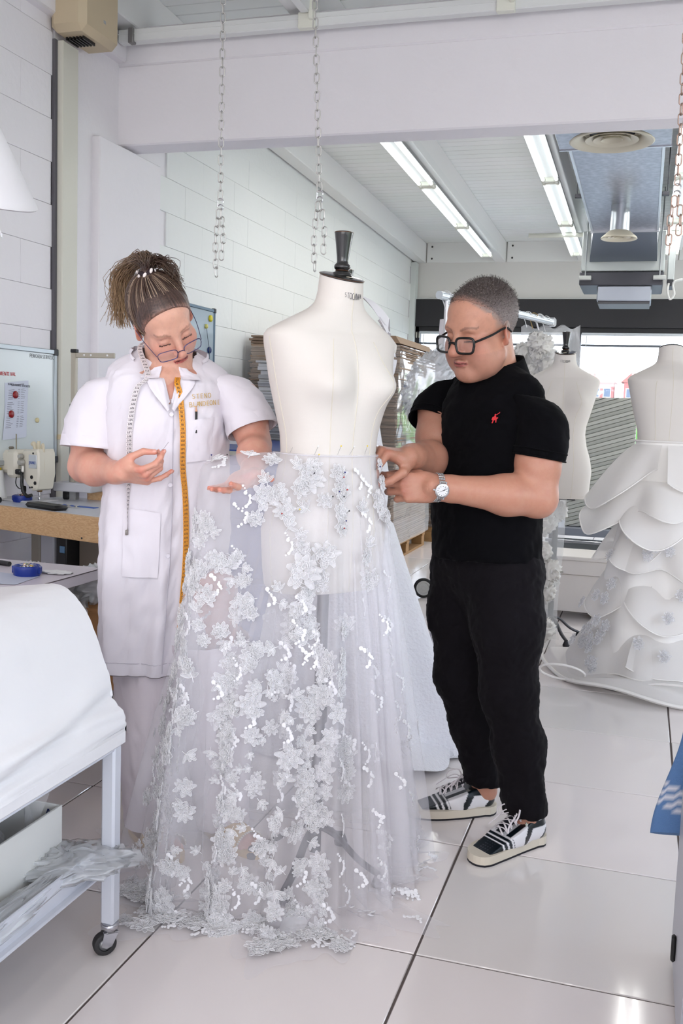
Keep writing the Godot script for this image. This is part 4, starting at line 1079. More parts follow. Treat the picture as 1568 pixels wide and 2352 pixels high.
func dress_form_and_skirt() -> void:
	make_form("cream canvas dress form with black neck knob in the middle, wearing the tulle skirt", AX, PHI)
	var sk := thing("tulle_skirt", "sheer white tulle skirt with lace flowers pinned on the middle dress form", "skirt", AX, 0.0)
	wpart(sk, "overskirt", tulle_sheet(0).mesh(false, 0.0, false), tulle_mat(0.21))
	wpart(sk, "underskirt", tulle_sheet(1, 360, 48).mesh(false, 0.0, false), tulle_mat(0.20))
	# waist seam
	var wb := MB.new()
	var ring := []
	for k in 120: ring.append(tulle(TAU * k / 120.0, 0.004) + V(0, 0.0, 0))
	wb.tube(ring, 0.0014, 5, true, false)
	wpart(sk, "waist_seam", wb.mesh(), tulle_mat(0.6))
	# a loose end of tulle lying on the floor in front
	var lap := []
	for j in 9:
		var row := PackedVector3Array()
		var f := j / 8.0
		for i in 15:
			var u := i / 14.0
			row.append(V(-0.815 + 0.105 * u + 0.006 * sin(f * 4.0), 0.055 * (1.0 - f) * (0.6 + 0.4 * sin(u * PI)) + 0.005, -2.175 + 0.10 * f * (0.85 + 0.15 * sin(u * PI)) - 0.012 * cos(u * 7.0) * (1.0 - f)))
		lap.append(row)
	var lb := MB.new(); lb.sheet(lap)
	wpart(sk, "tulle_end", lb.mesh(), tulle_mat(0.30))
	var lace := mat(Color(0.96, 0.955, 0.965), 0.7)
	lace.backlight_enabled = true; lace.backlight = Color(0.5, 0.5, 0.5)
	var n_rose := 22; var n_leaf := 11
	var roses := []; var leaves := []; var beads := []
	for k in 6:
		roses.append(lace_rose(20 + k, 0.027 + 0.003 * k)); leaves.append(lace_leaf(40 + k, 0.026 + 0.003 * (k % 3))); beads.append(bead_spray(60 + k, 0.026 + 0.004 * (k % 3)))
	var inv := sk.transform.affine_inverse()
	# the pieces pinned over the hips, one by one
	for q in [[1.4, 1.097, 1.1], [356.2, 1.064, 0.9], [348.6, 1.010, 0.8], [345.0, 1.05, 0.9], [336.8, 1.116, 0.8], [30.9, 1.102, 0.9], [33.5, 1.059, 1.0], [32.0, 1.008, 0.9], [32.9, 0.972, 0.8], [16.1, 1.036, 0.75], [105.4, 1.122, 0.8], [106.7, 1.076, 0.9], [93.0, 1.032, 0.9], [107.8, 0.983, 0.9], [340.2, 1.038, 0.9], [338.1, 0.985, 0.9], [359.1, 0.92, 0.8], [17.8, 0.905, 1.1], [3.3, 0.867, 1.2], [13.3, 0.845, 1.1], [67.4, 0.891, 1.0], [72.8, 0.833, 1.1]]:
		var X := on_tulle(deg_to_rad(q[0]), 1.0 - q[1] / 1.152, 0.004)
		part(sk, "lace_flower", roses[rng.randi() % 6], null, inv * X * Transform3D(Basis(V(0, 0, 1), rng.randf() * TAU).scaled(Vector3.ONE * q[2] * 0.95), Vector3.ZERO))
	for q in [[349.6, 1.12], [357.2, 1.022], [5.0, 1.125], [338.8, 1.08], [65.9, 1.024], [352.0, 0.985], [358.0, 0.955], [75.0, 0.93], [318.0, 1.10], [324.0, 1.12], [100.0, 1.0]]:
		var X := on_tulle(deg_to_rad(q[0]), 1.0 - q[1] / 1.152, 0.004)
		part(sk, "lace_leaf", leaves[rng.randi() % 6], null, inv * X * Transform3D(Basis(V(0, 0, 1), rng.randf_range(-1.2, 1.2)), Vector3.ZERO))
	for q in [[333.6, 1.03], [332.6, 0.99], [74.9, 1.068], [72.1, 0.979], [322.0, 1.095], [351.0, 0.93], [62.0, 1.09]]:
		var X := on_tulle(deg_to_rad(q[0]), 1.0 - q[1] / 1.152, 0.003)
		part(sk, "bead_spray", beads[rng.randi() % 6], lace, inv * X)
	# streams of lace running down to the hem, in loose clusters
	for st in [[305, 0.20], [315, 0.16], [325, 0.16], [335, 0.24], [346, 0.40], [358, 0.32], [10, 0.30], [23, 0.44], [36, 0.38], [50, 0.42], [65, 0.32], [82, 0.36], [100, 0.22], [118, 0.3], [150, 0.4], [195, 0.4], [240, 0.4], [280, 0.3]]:
		var t: float = st[1]
		var front: bool = st[0] > 290 or st[0] < 125
		while t < 1.15:
			var al := deg_to_rad(st[0] + rng.randf_range(-5.0, 5.0))
			var low := t > 0.86
			for q in (2 if low or rng.randf() < 0.4 else 1):
				var X := on_tulle(al + rng.randfn(0, 0.05), t + rng.randfn(0, 0.012), 0.002 + rng.randf() * 0.002)
				if n_rose < 290: part(sk, "lace_flower", roses[rng.randi() % 6], null, inv * X * Transform3D(Basis(V(0, 0, 1), rng.randf() * TAU).scaled(Vector3.ONE * rng.randf_range(0.55, 0.92)), Vector3.ZERO))
				n_rose += 1
			for q in (2 if front else 1):
				var X := on_tulle(al + rng.randfn(0, 0.09), t + rng.randfn(0, 0.022), 0.002)
				if n_leaf < 290: part(sk, "lace_leaf", leaves[rng.randi() % 6], null, inv * X * Transform3D(Basis(V(0, 0, 1), rng.randf() * TAU).scaled(Vector3.ONE * rng.randf_range(0.55, 0.95)), Vector3.ZERO))
				n_leaf += 1
			if rng.randf() < 0.6:
				part(sk, "bead_spray", beads[rng.randi() % 6], lace, inv * on_tulle(al + rng.randfn(0, 0.12), t + 0.02, 0.002))
			t += rng.randf_range(0.036, 0.066) * (1.0 if front else 2.2) * (0.75 if low else 1.0)
	# pins
	var yel := Color(0.88, 0.78, 0.25); var wht := Color(0.93, 0.93, 0.93); var red := Color(0.65, 0.08, 0.08); var blu := Color(0.10, 0.14, 0.42); var blk := Color(0.04, 0.04, 0.05)
	for q in [[336.2, 1.15, yel, "yellow-headed pin in the waist, leftmost of the waist pins"], [3.1, 1.15, wht, "white-headed pin in the waist, second from the left"], [29.7, 1.152, yel, "yellow-headed pin in the middle of the skirt's waist"], [47.8, 1.154, wht, "pale-headed pin in the waist, right of the middle yellow one"], [75.0, 1.155, yel, "yellow-headed pin in the waist near the man's hand"], [97.3, 1.154, wht, "white-headed pin in the waist, rightmost of the waist pins"], [4.9, 1.128, yel, "yellow-headed pin through the top leaf of the large upper lace flower"]]:
		var X := on_tulle(deg_to_rad(q[0]), maxf(0.0, 1.0 - q[1] / 1.152), 0.002)
		pin(X.origin, (X.basis.y + X.basis.x * rng.randf_range(-0.1, 0.5) + X.basis.z * 0.35).normalized(), q[2], q[3])
	for q in [[3.1, 1.095, blk, "black-headed pin in the centre of the large upper lace flower"], [35.6, 1.10, blu, "blue-headed pin in the top flower of the middle lace column"], [33.6, 1.088, red, "red-headed pin below the blue one in the middle lace column's top flower"], [39.2, 1.057, red, "red-headed pin at the right edge of the second middle flower"], [28.5, 1.052, blu, "blue-headed pin in the second flower of the middle lace column"], [22.9, 1.04, blk, "black-headed pin left of the pair under the second middle flower"], [32.8, 1.04, blk, "black-headed pin right of the pair under the second middle flower"], [41.7, 1.004, blk, "black-headed pin at the right edge of the middle lace column"], [34.5, 0.98, blu, "blue-headed pin in the lowest flower of the middle lace column"], [31.8, 0.962, red, "red-headed pin at the foot of the middle lace column"], [347.0, 0.996, red, "red-headed pin at the tip of the left hip lace"], [355.0, 1.008, yel, "yellow-headed pin in the lace at the left of the middle column"], [95.9, 1.113, blu, "blue-headed pin in the lace by the man's fingers"], [316.0, 1.095, blu, "blue-headed pin in the tulle over the woman's palm, left of the two"], [322.0, 1.10, blk, "black-headed pin in the tulle over the woman's palm, right of the two"]]:
		var X := on_tulle(deg_to_rad(q[0]), 1.0 - q[1] / 1.152, 0.004)
		pin(X.origin - X.basis.z * 0.004, (X.basis.z + X.basis.y * 0.4).normalized() * 0.75, q[2], q[3])
# ------------------------------------------------------------------ people: shared pieces
func ripple(b: MB, amp: float, f: Vector3, seed_ := 0.0, ridged := true) -> void:
	var n := b.normals()
	b.smooth_seams(n)
	for i in b.v.size():
		var p := b.v[i] * f
		var h := noise.get_noise_3d(p.x + seed_, p.y, p.z - seed_)
		if ridged: h = 0.45 - absf(h) * 2.2
		b.v[i] += n[i] * h * amp

func head_field(s: SDF, X: Transform3D, k: float, male: bool) -> void:
	var B := X.basis
	var P := func(x: float, y: float, z: float) -> Vector3: return X * (V(x, y, z) * k)
	var E := func(x: float, y: float, z: float, rx: float, ry: float, rz: float, sm: float, o := 1, L := Basis()) -> void:
		s.ell(X * (V(x, y, z) * k), V(rx, ry, rz) * k, B * L, sm * k, o)
	var C := func(a: Vector3, b: Vector3, ra: float, rb: float, sm: float, o := 1) -> void:
		s.cap(X * (a * k), X * (b * k), ra * k, rb * k, sm * k, o)
	E.call(0, 0.036, -0.018, 0.077, 0.088, 0.098, 0.02)
	E.call(0, 0.045, 0.035, 0.062, 0.055, 0.058, 0.03)          # forehead
	E.call(0, -0.030, 0.030, 0.062 if male else 0.057, 0.078, 0.066, 0.03)
	var jaw := 0.058 if male else 0.045
	for q in [-1, 1]:
		C.call(V(q * 0.012, -0.100, 0.070), V(q * jaw, -0.062, 0.012), 0.017 if not male else 0.021, 0.024, 0.03)
		E.call(q * 0.043, -0.028, 0.062, 0.024, 0.021, 0.022, 0.025)
		E.call(q * (0.036 if male else 0.030), -0.052, 0.060, 0.024, 0.024, 0.026, 0.03)
	E.call(0, -0.101, 0.075, 0.021 if not male else 0.026, 0.017, 0.017, 0.02)
	C.call(V(-0.036, 0.020, 0.083), V(0.036, 0.020, 0.083), 0.012, 0.012, 0.02)
	if male:
		E.call(0, -0.098, 0.02, 0.056, 0.028, 0.045, 0.035)       # a soft chin line
		for q in [-1, 1]: E.call(q * 0.045, -0.070, 0.045, 0.026, 0.03, 0.03, 0.03)
	for q in [-1, 1]: E.call(q * 0.032, 0.000, 0.103, 0.019, 0.012, 0.015, 0.014, -1)
	C.call(V(0, 0.012, 0.091), V(0, -0.034, 0.117), 0.0085, 0.0115 if not male else 0.013, 0.012)
	E.call(0, -0.037, 0.119, 0.0115 if not male else 0.014, 0.0105, 0.011, 0.008)
	for q in [-1, 1]:
		E.call(q * 0.0125, -0.040, 0.106, 0.0085, 0.0075, 0.011, 0.006)
		E.call(q * 0.0065, -0.0485, 0.112, 0.0035, 0.004, 0.005, 0.003, -1)
		E.call(q * 0.032, -0.003, 0.0790, 0.0165, 0.0115, 0.0145, 0.004)      # lowered lids
		C.call(V(q * 0.019, -0.0125, 0.088), V(q * 0.046, -0.0125, 0.0835), 0.0022, 0.002, 0.004)
	C.call(V(-0.020, -0.0665, 0.0955), V(0, -0.0640, 0.1015), 0.0035, 0.0055, 0.006)
	C.call(V(0.020, -0.0665, 0.0955), V(0, -0.0640, 0.1015), 0.0035, 0.0055, 0.006)
	C.call(V(-0.014, -0.0745, 0.096), V(0.014, -0.0745, 0.096), 0.0058, 0.0058, 0.007)
	C.call(V(-0.021, -0.0695, 0.0985), V(0.021, -0.0695, 0.0985), 0.0012, 0.0012, 0.003, -1)
	for q in [-1, 1]:
		var L := Basis(V(0, 1, 0), q * 0.45) * Basis(V(1, 0, 0), -0.15)
		E.call(q * 0.078, -0.008, -0.012, 0.0065, 0.031, 0.019, 0.006, 1, L)
		E.call(q * 0.075, -0.030, -0.006, 0.006, 0.011, 0.009, 0.006, 1, L)
		E.call(q * 0.086, -0.005, -0.008, 0.005, 0.019, 0.010, 0.004, -1, L)
		E.call(q * 0.080, -0.010, -0.002, 0.004, 0.008, 0.005, 0.003, 1, L)

func head_color(p: Vector3, male: bool) -> Color:   # p in head units
	var base := Color(0.755, 0.55, 0.46) if male else Color(0.86, 0.66, 0.575)
	var red := Color(0.70, 0.42, 0.36) if male else Color(0.84, 0.53, 0.47)
	var c := base
	var f := clampf(0.6 * exp(-(p - V(0, -0.036, 0.115)).length_squared() / 0.0005) + 0.5 * exp(-(V(absf(p.x), p.y, p.z) - V(0.045, -0.03, 0.075)).length_squared() / 0.0009), 0, 1)
	if absf(p.x) > 0.074 and p.y > -0.045 and p.z < 0.012: f = maxf(f, 0.5)
	c = c.lerp(red, f)
	c = c.lerp(base.darkened(0.1), clampf(noise.get_noise_3dv(p * 60.0) * 0.7, 0, 1))
	# lips
	var lx := absf(p.x)
	if p.z > 0.085 and lx < 0.024:
		var up_ := -0.0625 - lx * 0.16
		var lo := -0.0805 + lx * 0.30
		if p.y < up_ and p.y > lo: c = c.lerp(Color(0.66, 0.33, 0.33) if male else Color(0.72, 0.36, 0.35), 0.85)
		if absf(p.y + 0.0695) < 0.0016 and lx < 0.022: c = Color(0.30, 0.13, 0.12)
	# brows and lash line
	var by := 0.0175 + 0.008 * sin(clampf((lx - 0.014) / 0.04, 0, 1) * 2.6)
	if p.z > 0.06 and lx > 0.014 and lx < 0.054 and absf(p.y - by) < 0.0034 - 0.04 * maxf(0, lx - 0.03) * 0.5:
		c = c.lerp(Color(0.36, 0.27, 0.23) if male else Color(0.52, 0.38, 0.32), 0.4)
	if p.z > 0.07 and lx > 0.017 and lx < 0.049 and absf(p.y + 0.0128 - 0.0012 * cos((lx - 0.032) * 90.0)) < 0.0021: c = Color(0.20, 0.13, 0.12)
	if male:
		if p.y > -0.115 and p.y < -0.045 and p.z > 0.0: c = c.lerp(Color(0.62, 0.45, 0.40), 0.25)      # shaven beard
		var line := 0.078 + 0.010 * cos(p.x * 40.0)
		var hair := smoothstep(line - 0.012, line + 0.006, p.y + (0.06 - p.z) * 0.9 if p.z > -0.02 else p.y + 0.10)
		var side := smoothstep(0.034, 0.014, p.z) * smoothstep(0.002, 0.022, p.y) * smoothstep(0.045, 0.055, absf(p.x))
		hair = maxf(hair, side * (0.75 + 0.5 * noise.get_noise_3dv(p * 300.0)))
		if p.y < -0.075 or (p.z > 0.036 and p.y < 0.055): hair = 0.0
		c = c.lerp(Color(0.52, 0.47, 0.45), 0.8 * clampf(hair, 0, 1))
	return c

# a hand: y along the fingers, x towards the thumb, z out of the back; pose: per finger [knuckle, middle, tip bends, spread]
func hand_field(s: SDF, X: Transform3D, k: float, pose: Array, thumb: Array, fat := 1.0) -> Array:
	var P := func(v: Vector3) -> Vector3: return X * (v * k)
	var tips := []
	# palm
	for q in [[0.028, 0.092], [0.009, 0.097], [-0.011, 0.092], [-0.029, 0.082]]:
		s.cap(P.call(V(q[0] * 0.72, 0.010, -0.002)), P.call(V(q[0], q[1], 0.0)), 0.0140 * k * fat, 0.0112 * k * fat, 0.012 * k)
	s.ell(P.call(V(0.0, 0.05, -0.008)), V(0.036, 0.048, 0.0135) * k, X.basis, 0.012 * k)
	s.ell(P.call(V(0.024, 0.032, -0.014)), V(0.016, 0.030, 0.015) * k, X.basis * Basis(V(0, 0, 1), -0.35), 0.012 * k)
	s.ell(P.call(V(-0.026, 0.035, -0.010)), V(0.012, 0.034, 0.013) * k, X.basis, 0.012 * k)
	var roots := [V(0.028, 0.092, 0.001), V(0.009, 0.097, 0.003), V(-0.011, 0.092, 0.001), V(-0.029, 0.082, -0.002)]
	var lens := [[0.044, 0.026, 0.021], [0.048, 0.030, 0.022], [0.045, 0.027, 0.022], [0.035, 0.021, 0.019]]
	var rad := [0.0098, 0.0100, 0.0095, 0.0085]
	for i in 4:
		var p: Vector3 = roots[i]
		var a := 0.0
		var q: Array = pose[i]
		var last := p - V(0, 0.012, 0)
		var S := Basis(V(0, 0, 1), -q[3])
		var r: float = rad[i] * fat
		s.cap(P.call(last), P.call(p), r * 1.02 * k, r * 1.05 * k, 0.006 * k)
		for j in 3:
			a += q[j]
			var d := S * V(0, cos(a), -sin(a))
			var e: Vector3 = p + d * lens[i][j]
			var ra: float = r * [1.02, 0.95, 0.86][j]
			var rb: float = r * [0.95, 0.86, 0.72][j]
			s.cap(P.call(p), P.call(e), ra * k, rb * k, 0.0025 * k)
			if j < 2: s.ell(P.call(e), V(rb, rb, rb) * 1.04 * k, X.basis, 0.003 * k)
			p = e
		tips.append([P.call(p), (X.basis * (S * V(0, cos(a), -sin(a)))).normalized(), (X.basis * (S * V(0, sin(a), cos(a)))).normalized(), r * 0.72 * k])
	var th := []
	for q in thumb: th.append(P.call(q))
	s.cap(th[0], th[1], 0.0150 * k * fat, 0.0125 * k * fat, 0.010 * k)
	s.cap(th[1], th[2], 0.0118 * k * fat, 0.0105 * k * fat, 0.004 * k)
	s.cap(th[2], th[3], 0.0108 * k * fat, 0.0082 * k * fat, 0.0025 * k)
	tips.append([th[3], (th[3] - th[2]).normalized(), X.basis.x, 0.0082 * k * fat])
	return tips
func nails(b: MB, tips: Array, k: float) -> void:
	for t in tips:
		var d: Vector3 = t[1]
		var n: Vector3 = (t[2] - d * d.dot(t[2])).normalized()
		var u := d.cross(n)
		b.ball(t[0] - d * 0.001 * k + n * t[3] * 0.80, V(0.0056, 0.0070, 0.0022) * k, 10, 6, Basis(u, d, n))

func arm_field(s: SDF, sh: Vector3, el: Vector3, wr: Vector3, r: Array, flat: Vector3) -> void:
	s.cap(sh, sh.lerp(el, 0.55), r[0], r[1] * 1.02, 0.03)
	s.cap(sh.lerp(el, 0.55), el, r[1] * 1.02, r[1] * 0.88, 0.03)
	s.cap(el, el.lerp(wr, 0.32), r[1] * 0.86, r[2], 0.025)
	s.cap(el.lerp(wr, 0.32), wr.lerp(el, 0.06), r[2], r[3], 0.03)
	s.cap(wr.lerp(el, 0.1), wr + (wr - el).normalized() * 0.02, r[3] * 0.95, r[3] * 0.8, 0.02)

func skin(base: Color) -> StandardMaterial3D:
	var m := vmat(0.42, 0.45)
	m.subsurf_scatter_enabled = true; m.subsurf_scatter_strength = 0.06
	bump(m, noise_tex(0.12, 256, 77, FastNoiseLite.TYPE_SIMPLEX_SMOOTH, 5), 0.035, 9.0)
	return m
func tint_arm(b: MB, base: Color, red: Color, hot: Array) -> void:
	for i in b.v.size():
		var p := b.v[i]
		var f := 0.0
		for h in hot: f = maxf(f, exp(-(p - h).length_squared() / 0.00022))
		var n := noise.get_noise_3dv(p * 28.0) * 0.5 + noise.get_noise_3dv(p * 90.0) * 0.3
		b.col[i] = base.lerp(red, clampf(f * 0.55 + 0.22 + n * 0.45, 0, 1)).srgb_to_linear()
func basis_of(y: Vector3, z: Vector3, right: bool) -> Basis:   # fingers, back of the hand, which hand
	y = y.normalized()
	z = (z - y * z.dot(y)).normalized()
	var x := z.cross(y) if right else y.cross(z)
	return Basis(x, y, z)
func sleeve(path: Array, radii: Array, flat := 1.0, seg := 40, lip := 0.03) -> MB:
	var p := path.duplicate()
	var r := radii.duplicate()
	var n := p.size()
	var d: Vector3 = (p[n - 1] - p[n - 2]).normalized()
	p.append(p[n - 1] + d * 0.0006); r.append(r[n - 1] - 0.0022)
	p.append(p[n - 1] - d * lip); r.append(r[n - 1] - 0.003)
	var b := MB.new()
	var s := d.cross(Vector3.UP).normalized()
	var t := s.cross(d).normalized()
	var rows := []
	for k in p.size():
		var row := PackedVector3Array()
		for i in seg + 1:
			var a := TAU * (i % seg) / seg
			row.append(p[k] + s * cos(a) * r[k] + t * sin(a) * r[k] * flat)
		rows.append(row)
	b.sheet(rows)
	return b
func dense(path: Array, radii: Array, n: int) -> Array:
	var pv := []
	for i in path.size(): pv.append(path[i])
	var P := bend(pv, n)
	var rv := []
	for i in radii.size(): rv.append(V(radii[i], 0, 0))
	var R := []
	for q in bend(rv, n): R.append(q.x)
	return [P, R]

# measuring tape print: tiny figures drawn dot by dot
const DIGITS := ["757", "262", "717", "717", "557", "747", "747", "711", "757", "757"]
const GLYPH := [[7, 5, 5, 5, 7], [2, 6, 2, 2, 7], [7, 1, 7, 4, 7], [7, 1, 7, 1, 7], [5, 5, 7, 1, 1], [7, 4, 7, 1, 7], [7, 4, 7, 5, 7], [7, 1, 1, 1, 1], [7, 5, 7, 5, 7], [7, 5, 7, 1, 7]]
func tape_print(bg: Color, from: int, n: int) -> ImageTexture:
	var im := Image.create(34, n * 20, false, Image.FORMAT_RGBA8)
	im.fill(bg)
	var ink := Color(0.12, 0.10, 0.12)
	for k in n:
		var y := k * 20
		im.fill_rect(Rect2i(0, y, 34, 1), ink.lerp(bg, 0.25))
		for q in 4: im.fill_rect(Rect2i(29, y + 4 + q * 4, 5, 1), ink.lerp(bg, 0.2))
		var s := str(from + k)
		var x0 := 17 - s.length() * 4
		for ch in s.length():
			var g: Array = GLYPH[s.unicode_at(ch) - 48]
			for r in 5:
				for c in 3:
					if (int(g[r]) >> (2 - c)) & 1: im.fill_rect(Rect2i(x0 + ch * 8 + c * 2, y + 5 + r * 2, 2, 2), ink)
	return ImageTexture.create_from_image(im)

# ------------------------------------------------------------------ the woman in the white coat
const CY := 0.55
const CC := Vector3(-1.262, 0, -2.455)
const COAT := [[0.522, 0.150, 0.112, 0.125], [0.60, 0.160, 0.116, 0.128], [0.80, 0.176, 0.124, 0.130], [0.95, 0.176, 0.122, 0.124], [1.08, 0.170, 0.118, 0.118], [1.20, 0.168, 0.122, 0.116], [1.28, 0.172, 0.114, 0.114], [1.33, 0.166, 0.098, 0.106], [1.355, 0.160, 0.084, 0.098], [1.372, 0.142, 0.074, 0.090], [1.388, 0.118, 0.066, 0.080], [1.402, 0.086, 0.060, 0.070], [1.415, 0.068, 0.056, 0.062]]
func coat_point(th: float, y: float, off := 0.0) -> Vector3:
	var i := 0
	while i < COAT.size() - 2 and y > COAT[i + 1][0]: i += 1
	var f := clampf((y - COAT[i][0]) / (COAT[i + 1][0] - COAT[i][0]), 0, 1)
	var a := lerpf(COAT[i][1], COAT[i + 1][1], f)
	var c := cos(th); var s := sin(th)
	var d := lerpf(COAT[i][2 if c > 0 else 3], COAT[i + 1][2 if c > 0 else 3], f)
	var e := 2.3
	var r := 1.0 / pow(pow(absf(s) / a, e) + pow(absf(c) / d, e), 1.0 / e) + off
	# soft bust and falling folds
	if c > 0.0:
		for k in [-1, 1]: r += 0.014 * exp(-pow((th - k * 0.62) / 0.45, 2.0) - pow((y - 1.215) / 0.075, 2.0))
	var low := smoothstep(1.15, 0.55, y)
	r += (0.002 + 0.007 * low) * (sin(th * 7.0 + 1.0 + y * 2.0) + 0.6 * sin(th * 12.0 + 2.4))
	r += 0.010 * noise.get_noise_3d(th * 1.6, y * 6.0, 3.0) + 0.006 * (0.4 - absf(noise.get_noise_3d(th * 2.0 + y * 5.0, y * 9.0 - th * 3.0, 8.0)) * 2.0)
	var drift := V(-0.022 * smoothstep(1.0, 0.5, y), 0, 0.0)
	return CC + drift + Basis(Vector3.UP, CY) * V(s * r, 0, c * r + 0.012 * smoothstep(1.25, 1.41, y)) + V(0, y - (0.052 * maxf(c, 0.0) - 0.010 * maxf(-c, 0.0)) * smoothstep(1.31, 1.405, y), 0)
func coat_u(u: float, y: float, off: float) -> Vector3:   # u metres to her left of the button line, on the front
	return coat_point(asin(clampf(u / 0.17, -0.98, 0.98)) * 0.95, y, off)
func coat_patch(poly_l: Array, poly_r: Array, off: float, n := 10, m := 8) -> MB:   # sheet between two lines given as Vector2(u, y)
	var rows := []
	for j in n + 1:
		var f := float(j) / n
		var a := line_at(poly_l, f); var b := line_at(poly_r, f)
		var row := PackedVector3Array()
		for i in m + 1:
			var q := a.lerp(b, float(i) / m)
			row.append(coat_u(q.x, q.y, off + 0.003 * sin(PI * i / m)))
		rows.append(row)
	var back := []
	for r in rows:
		var rr := PackedVector3Array()
		for p in r: rr.append(p - (p - CC - V(0, p.y, 0)).normalized() * 0.0022)
		rr.reverse()
		back.append(rr)
	var b2 := MB.new()
	b2.sheet(rows); b2.sheet(back)
	return b2
func line_at(p: Array, f: float) -> Vector2:
	var x := f * (p.size() - 1)
	var i := mini(int(x), p.size() - 2)
	return p[i].lerp(p[i + 1], x - i)

func woman() -> void:
	var cloth := mat(Color(0.905, 0.885, 0.91), 0.85)
	bump(cloth, weave(), 0.012, 60.0)
	cloth.rim_enabled = true; cloth.rim = 0.2
	var t := thing("person", "woman in a white work coat and trousers, head bowed, tape measure round her neck", "person", V(-1.28, 0, -2.46))
	var HX := Transform3D(Basis.from_euler(V(0.60, 0.97, 0.52)), V(-1.247, 1.486, -2.395))
	var K := 0.95
	var base := Color(0.86, 0.66, 0.575); var red := Color(0.83, 0.50, 0.43)
	var body := ArrayMesh.new()
	# head, neck and chest
	var s := SDF.new()
	head_field(s, HX, K, false)
	s.cap(HX * (V(0, -0.045, -0.02) * K), V(-1.258, 1.375, -2.455), 0.052, 0.054, 0.02)
	s.cap(V(-1.258, 1.375, -2.455), V(-1.255, 1.30, -2.44), 0.055, 0.07, 0.04)
	s.ell(V(-1.252, 1.27, -2.435), V(0.13, 0.10, 0.088), Basis(Vector3.UP, CY), 0.04)
	for k in [-1, 1]: s.cap(V(-1.235, 1.325, -2.385), V(-1.25, 1.335, -2.42) + Basis(Vector3.UP, CY) * V(k * 0.075, 0, 0.03), 0.010, 0.010, 0.03)
	var hb := s.build(0.0030)
	var HI := HX.affine_inverse()
	for i in hb.v.size():
		var q := (HI * hb.v[i]) / K
		var c := head_color(q, false)
		if hb.v[i].y < 1.36 and q.y < -0.1: c = c.lerp(Color(0.82, 0.55, 0.47), 0.6)
		hb.col[i] = c.srgb_to_linear()
	hb.surface(body, true, 0.0, false)
	# arms and hands
	var nl := MB.new()
	var eR := V(-1.468, 1.085, -2.370); var wR := V(-1.292, 1.082, -2.250)
	var a1 := SDF.new()
	arm_field(a1, V(-1.430, 1.275, -2.375), eR, wR, [0.050, 0.046, 0.042, 0.027], Vector3.ZERO)
	var X1 := Transform3D(basis_of(V(1.0, -0.02, 0.16), V(0.05, -0.72, 0.62), true), wR)
	var tp := hand_field(a1, X1, 0.92, [[0.55, 0.75, 0.35, 0.02], [0.95, 0.95, 0.5, 0.0], [1.0, 0.9, 0.4, -0.02], [0.55, 0.35, 0.2, -0.25]], [V(0.022, 0.012, -0.010), V(0.040, 0.048, -0.030), V(0.042, 0.082, -0.052), V(0.032, 0.112, -0.060)], 0.92)
	nails(nl, tp, 0.92)
	var m1 := a1.build(0.0034)
	tint_arm(m1, base, red, [tp[0][0], tp[1][0], tp[2][0], tp[3][0], tp[4][0], X1 * V(0.028, 0.09, 0.01), X1 * V(0.0, 0.095, 0.01)])
	m1.surface(body, true, 0.0, false)
	var eL := V(-1.020, 1.160, -2.510); var wL := V(-0.950, 1.088, -2.318)
	var a2 := SDF.new()
	arm_field(a2, V(-1.070, 1.290, -2.525), eL, wL, [0.048, 0.046, 0.041, 0.027], Vector3.ZERO)
	var X2 := Transform3D(basis_of(V(-0.10, -0.22, 0.95), V(0.10, -1.0, -0.25), false), wL)
	var tp2 := hand_field(a2, X2, 0.92, [[0.22, 0.20, 0.1, 0.12], [0.12, 0.15, 0.1, 0.04], [0.10, 0.15, 0.1, -0.06], [0.06, 0.12, 0.08, -0.2]], [V(0.022, 0.012, -0.010), V(0.052, 0.040, -0.016), V(0.080, 0.062, -0.016), V(0.104, 0.078, -0.012)], 0.92)
	nails(nl, tp2, 0.92)
	var m2 := a2.build(0.0034)
	tint_arm(m2, base, red, [tp2[0][0], tp2[1][0], tp2[2][0], tp2[3][0], tp2[4][0], X2 * V(0.02, 0.06, -0.02)])
	m2.surface(body, true, 0.0, false)
	# legs and feet, mostly under the trousers
	var lg := SDF.new()
	var feet := [[V(-1.325, 0.06, -2.465), V(-1.215, 0.035, -2.400)], [V(-1.13, 0.06, -2.56), V(-1.02, 0.035, -2.50)]]
	for k in 2:
		var an: Vector3 = feet[k][0]
		lg.cap(V(an.x + 0.01, 0.75, -2.47), V(an.x, 0.42, an.z), 0.07, 0.05, 0.03)
		lg.cap(V(an.x, 0.42, an.z), an + V(-0.015, 0.06, -0.005), 0.05, 0.034, 0.02)
		lg.cap(an + V(-0.015, 0.06, -0.005), an + V(-0.035, -0.010, -0.018), 0.034, 0.026, 0.02)
		lg.cap(an + V(-0.01, 0.02, 0), feet[k][1], 0.032, 0.024, 0.02)
		var dir: Vector3 = (feet[k][1] - an).normalized()
		var sd := dir.cross(Vector3.UP).normalized()
		for q in 5:
			var o: Vector3 = feet[k][1] + sd * (q - 2) * 0.014
			lg.cap(o, o + dir * (0.040 - 0.005 * absf(q - 1.2)) + V(0, -0.008, 0), 0.010, 0.0085, 0.006)
	lg.ell(V(-1.25, 0.85, -2.455), V(0.14, 0.14, 0.10), Basis(Vector3.UP, CY), 0.05)
	lg.ell(V(-1.255, 1.1, -2.45), V(0.13, 0.2, 0.09), Basis(Vector3.UP, CY), 0.05)
	var m3 := lg.build(0.006)
	tint_arm(m3, base, red, [feet[0][1], feet[1][1]])
	m3.surface(body, true, 0.0, false)
	var bm := MeshInstance3D.new()
	bm.name = "body"; bm.mesh = body
	var sk := skin(base)
	for k in body.get_surface_count(): body.surface_set_material(k, sk)
	t.add_child(bm, true)
	bm.transform = t.transform.affine_inverse()
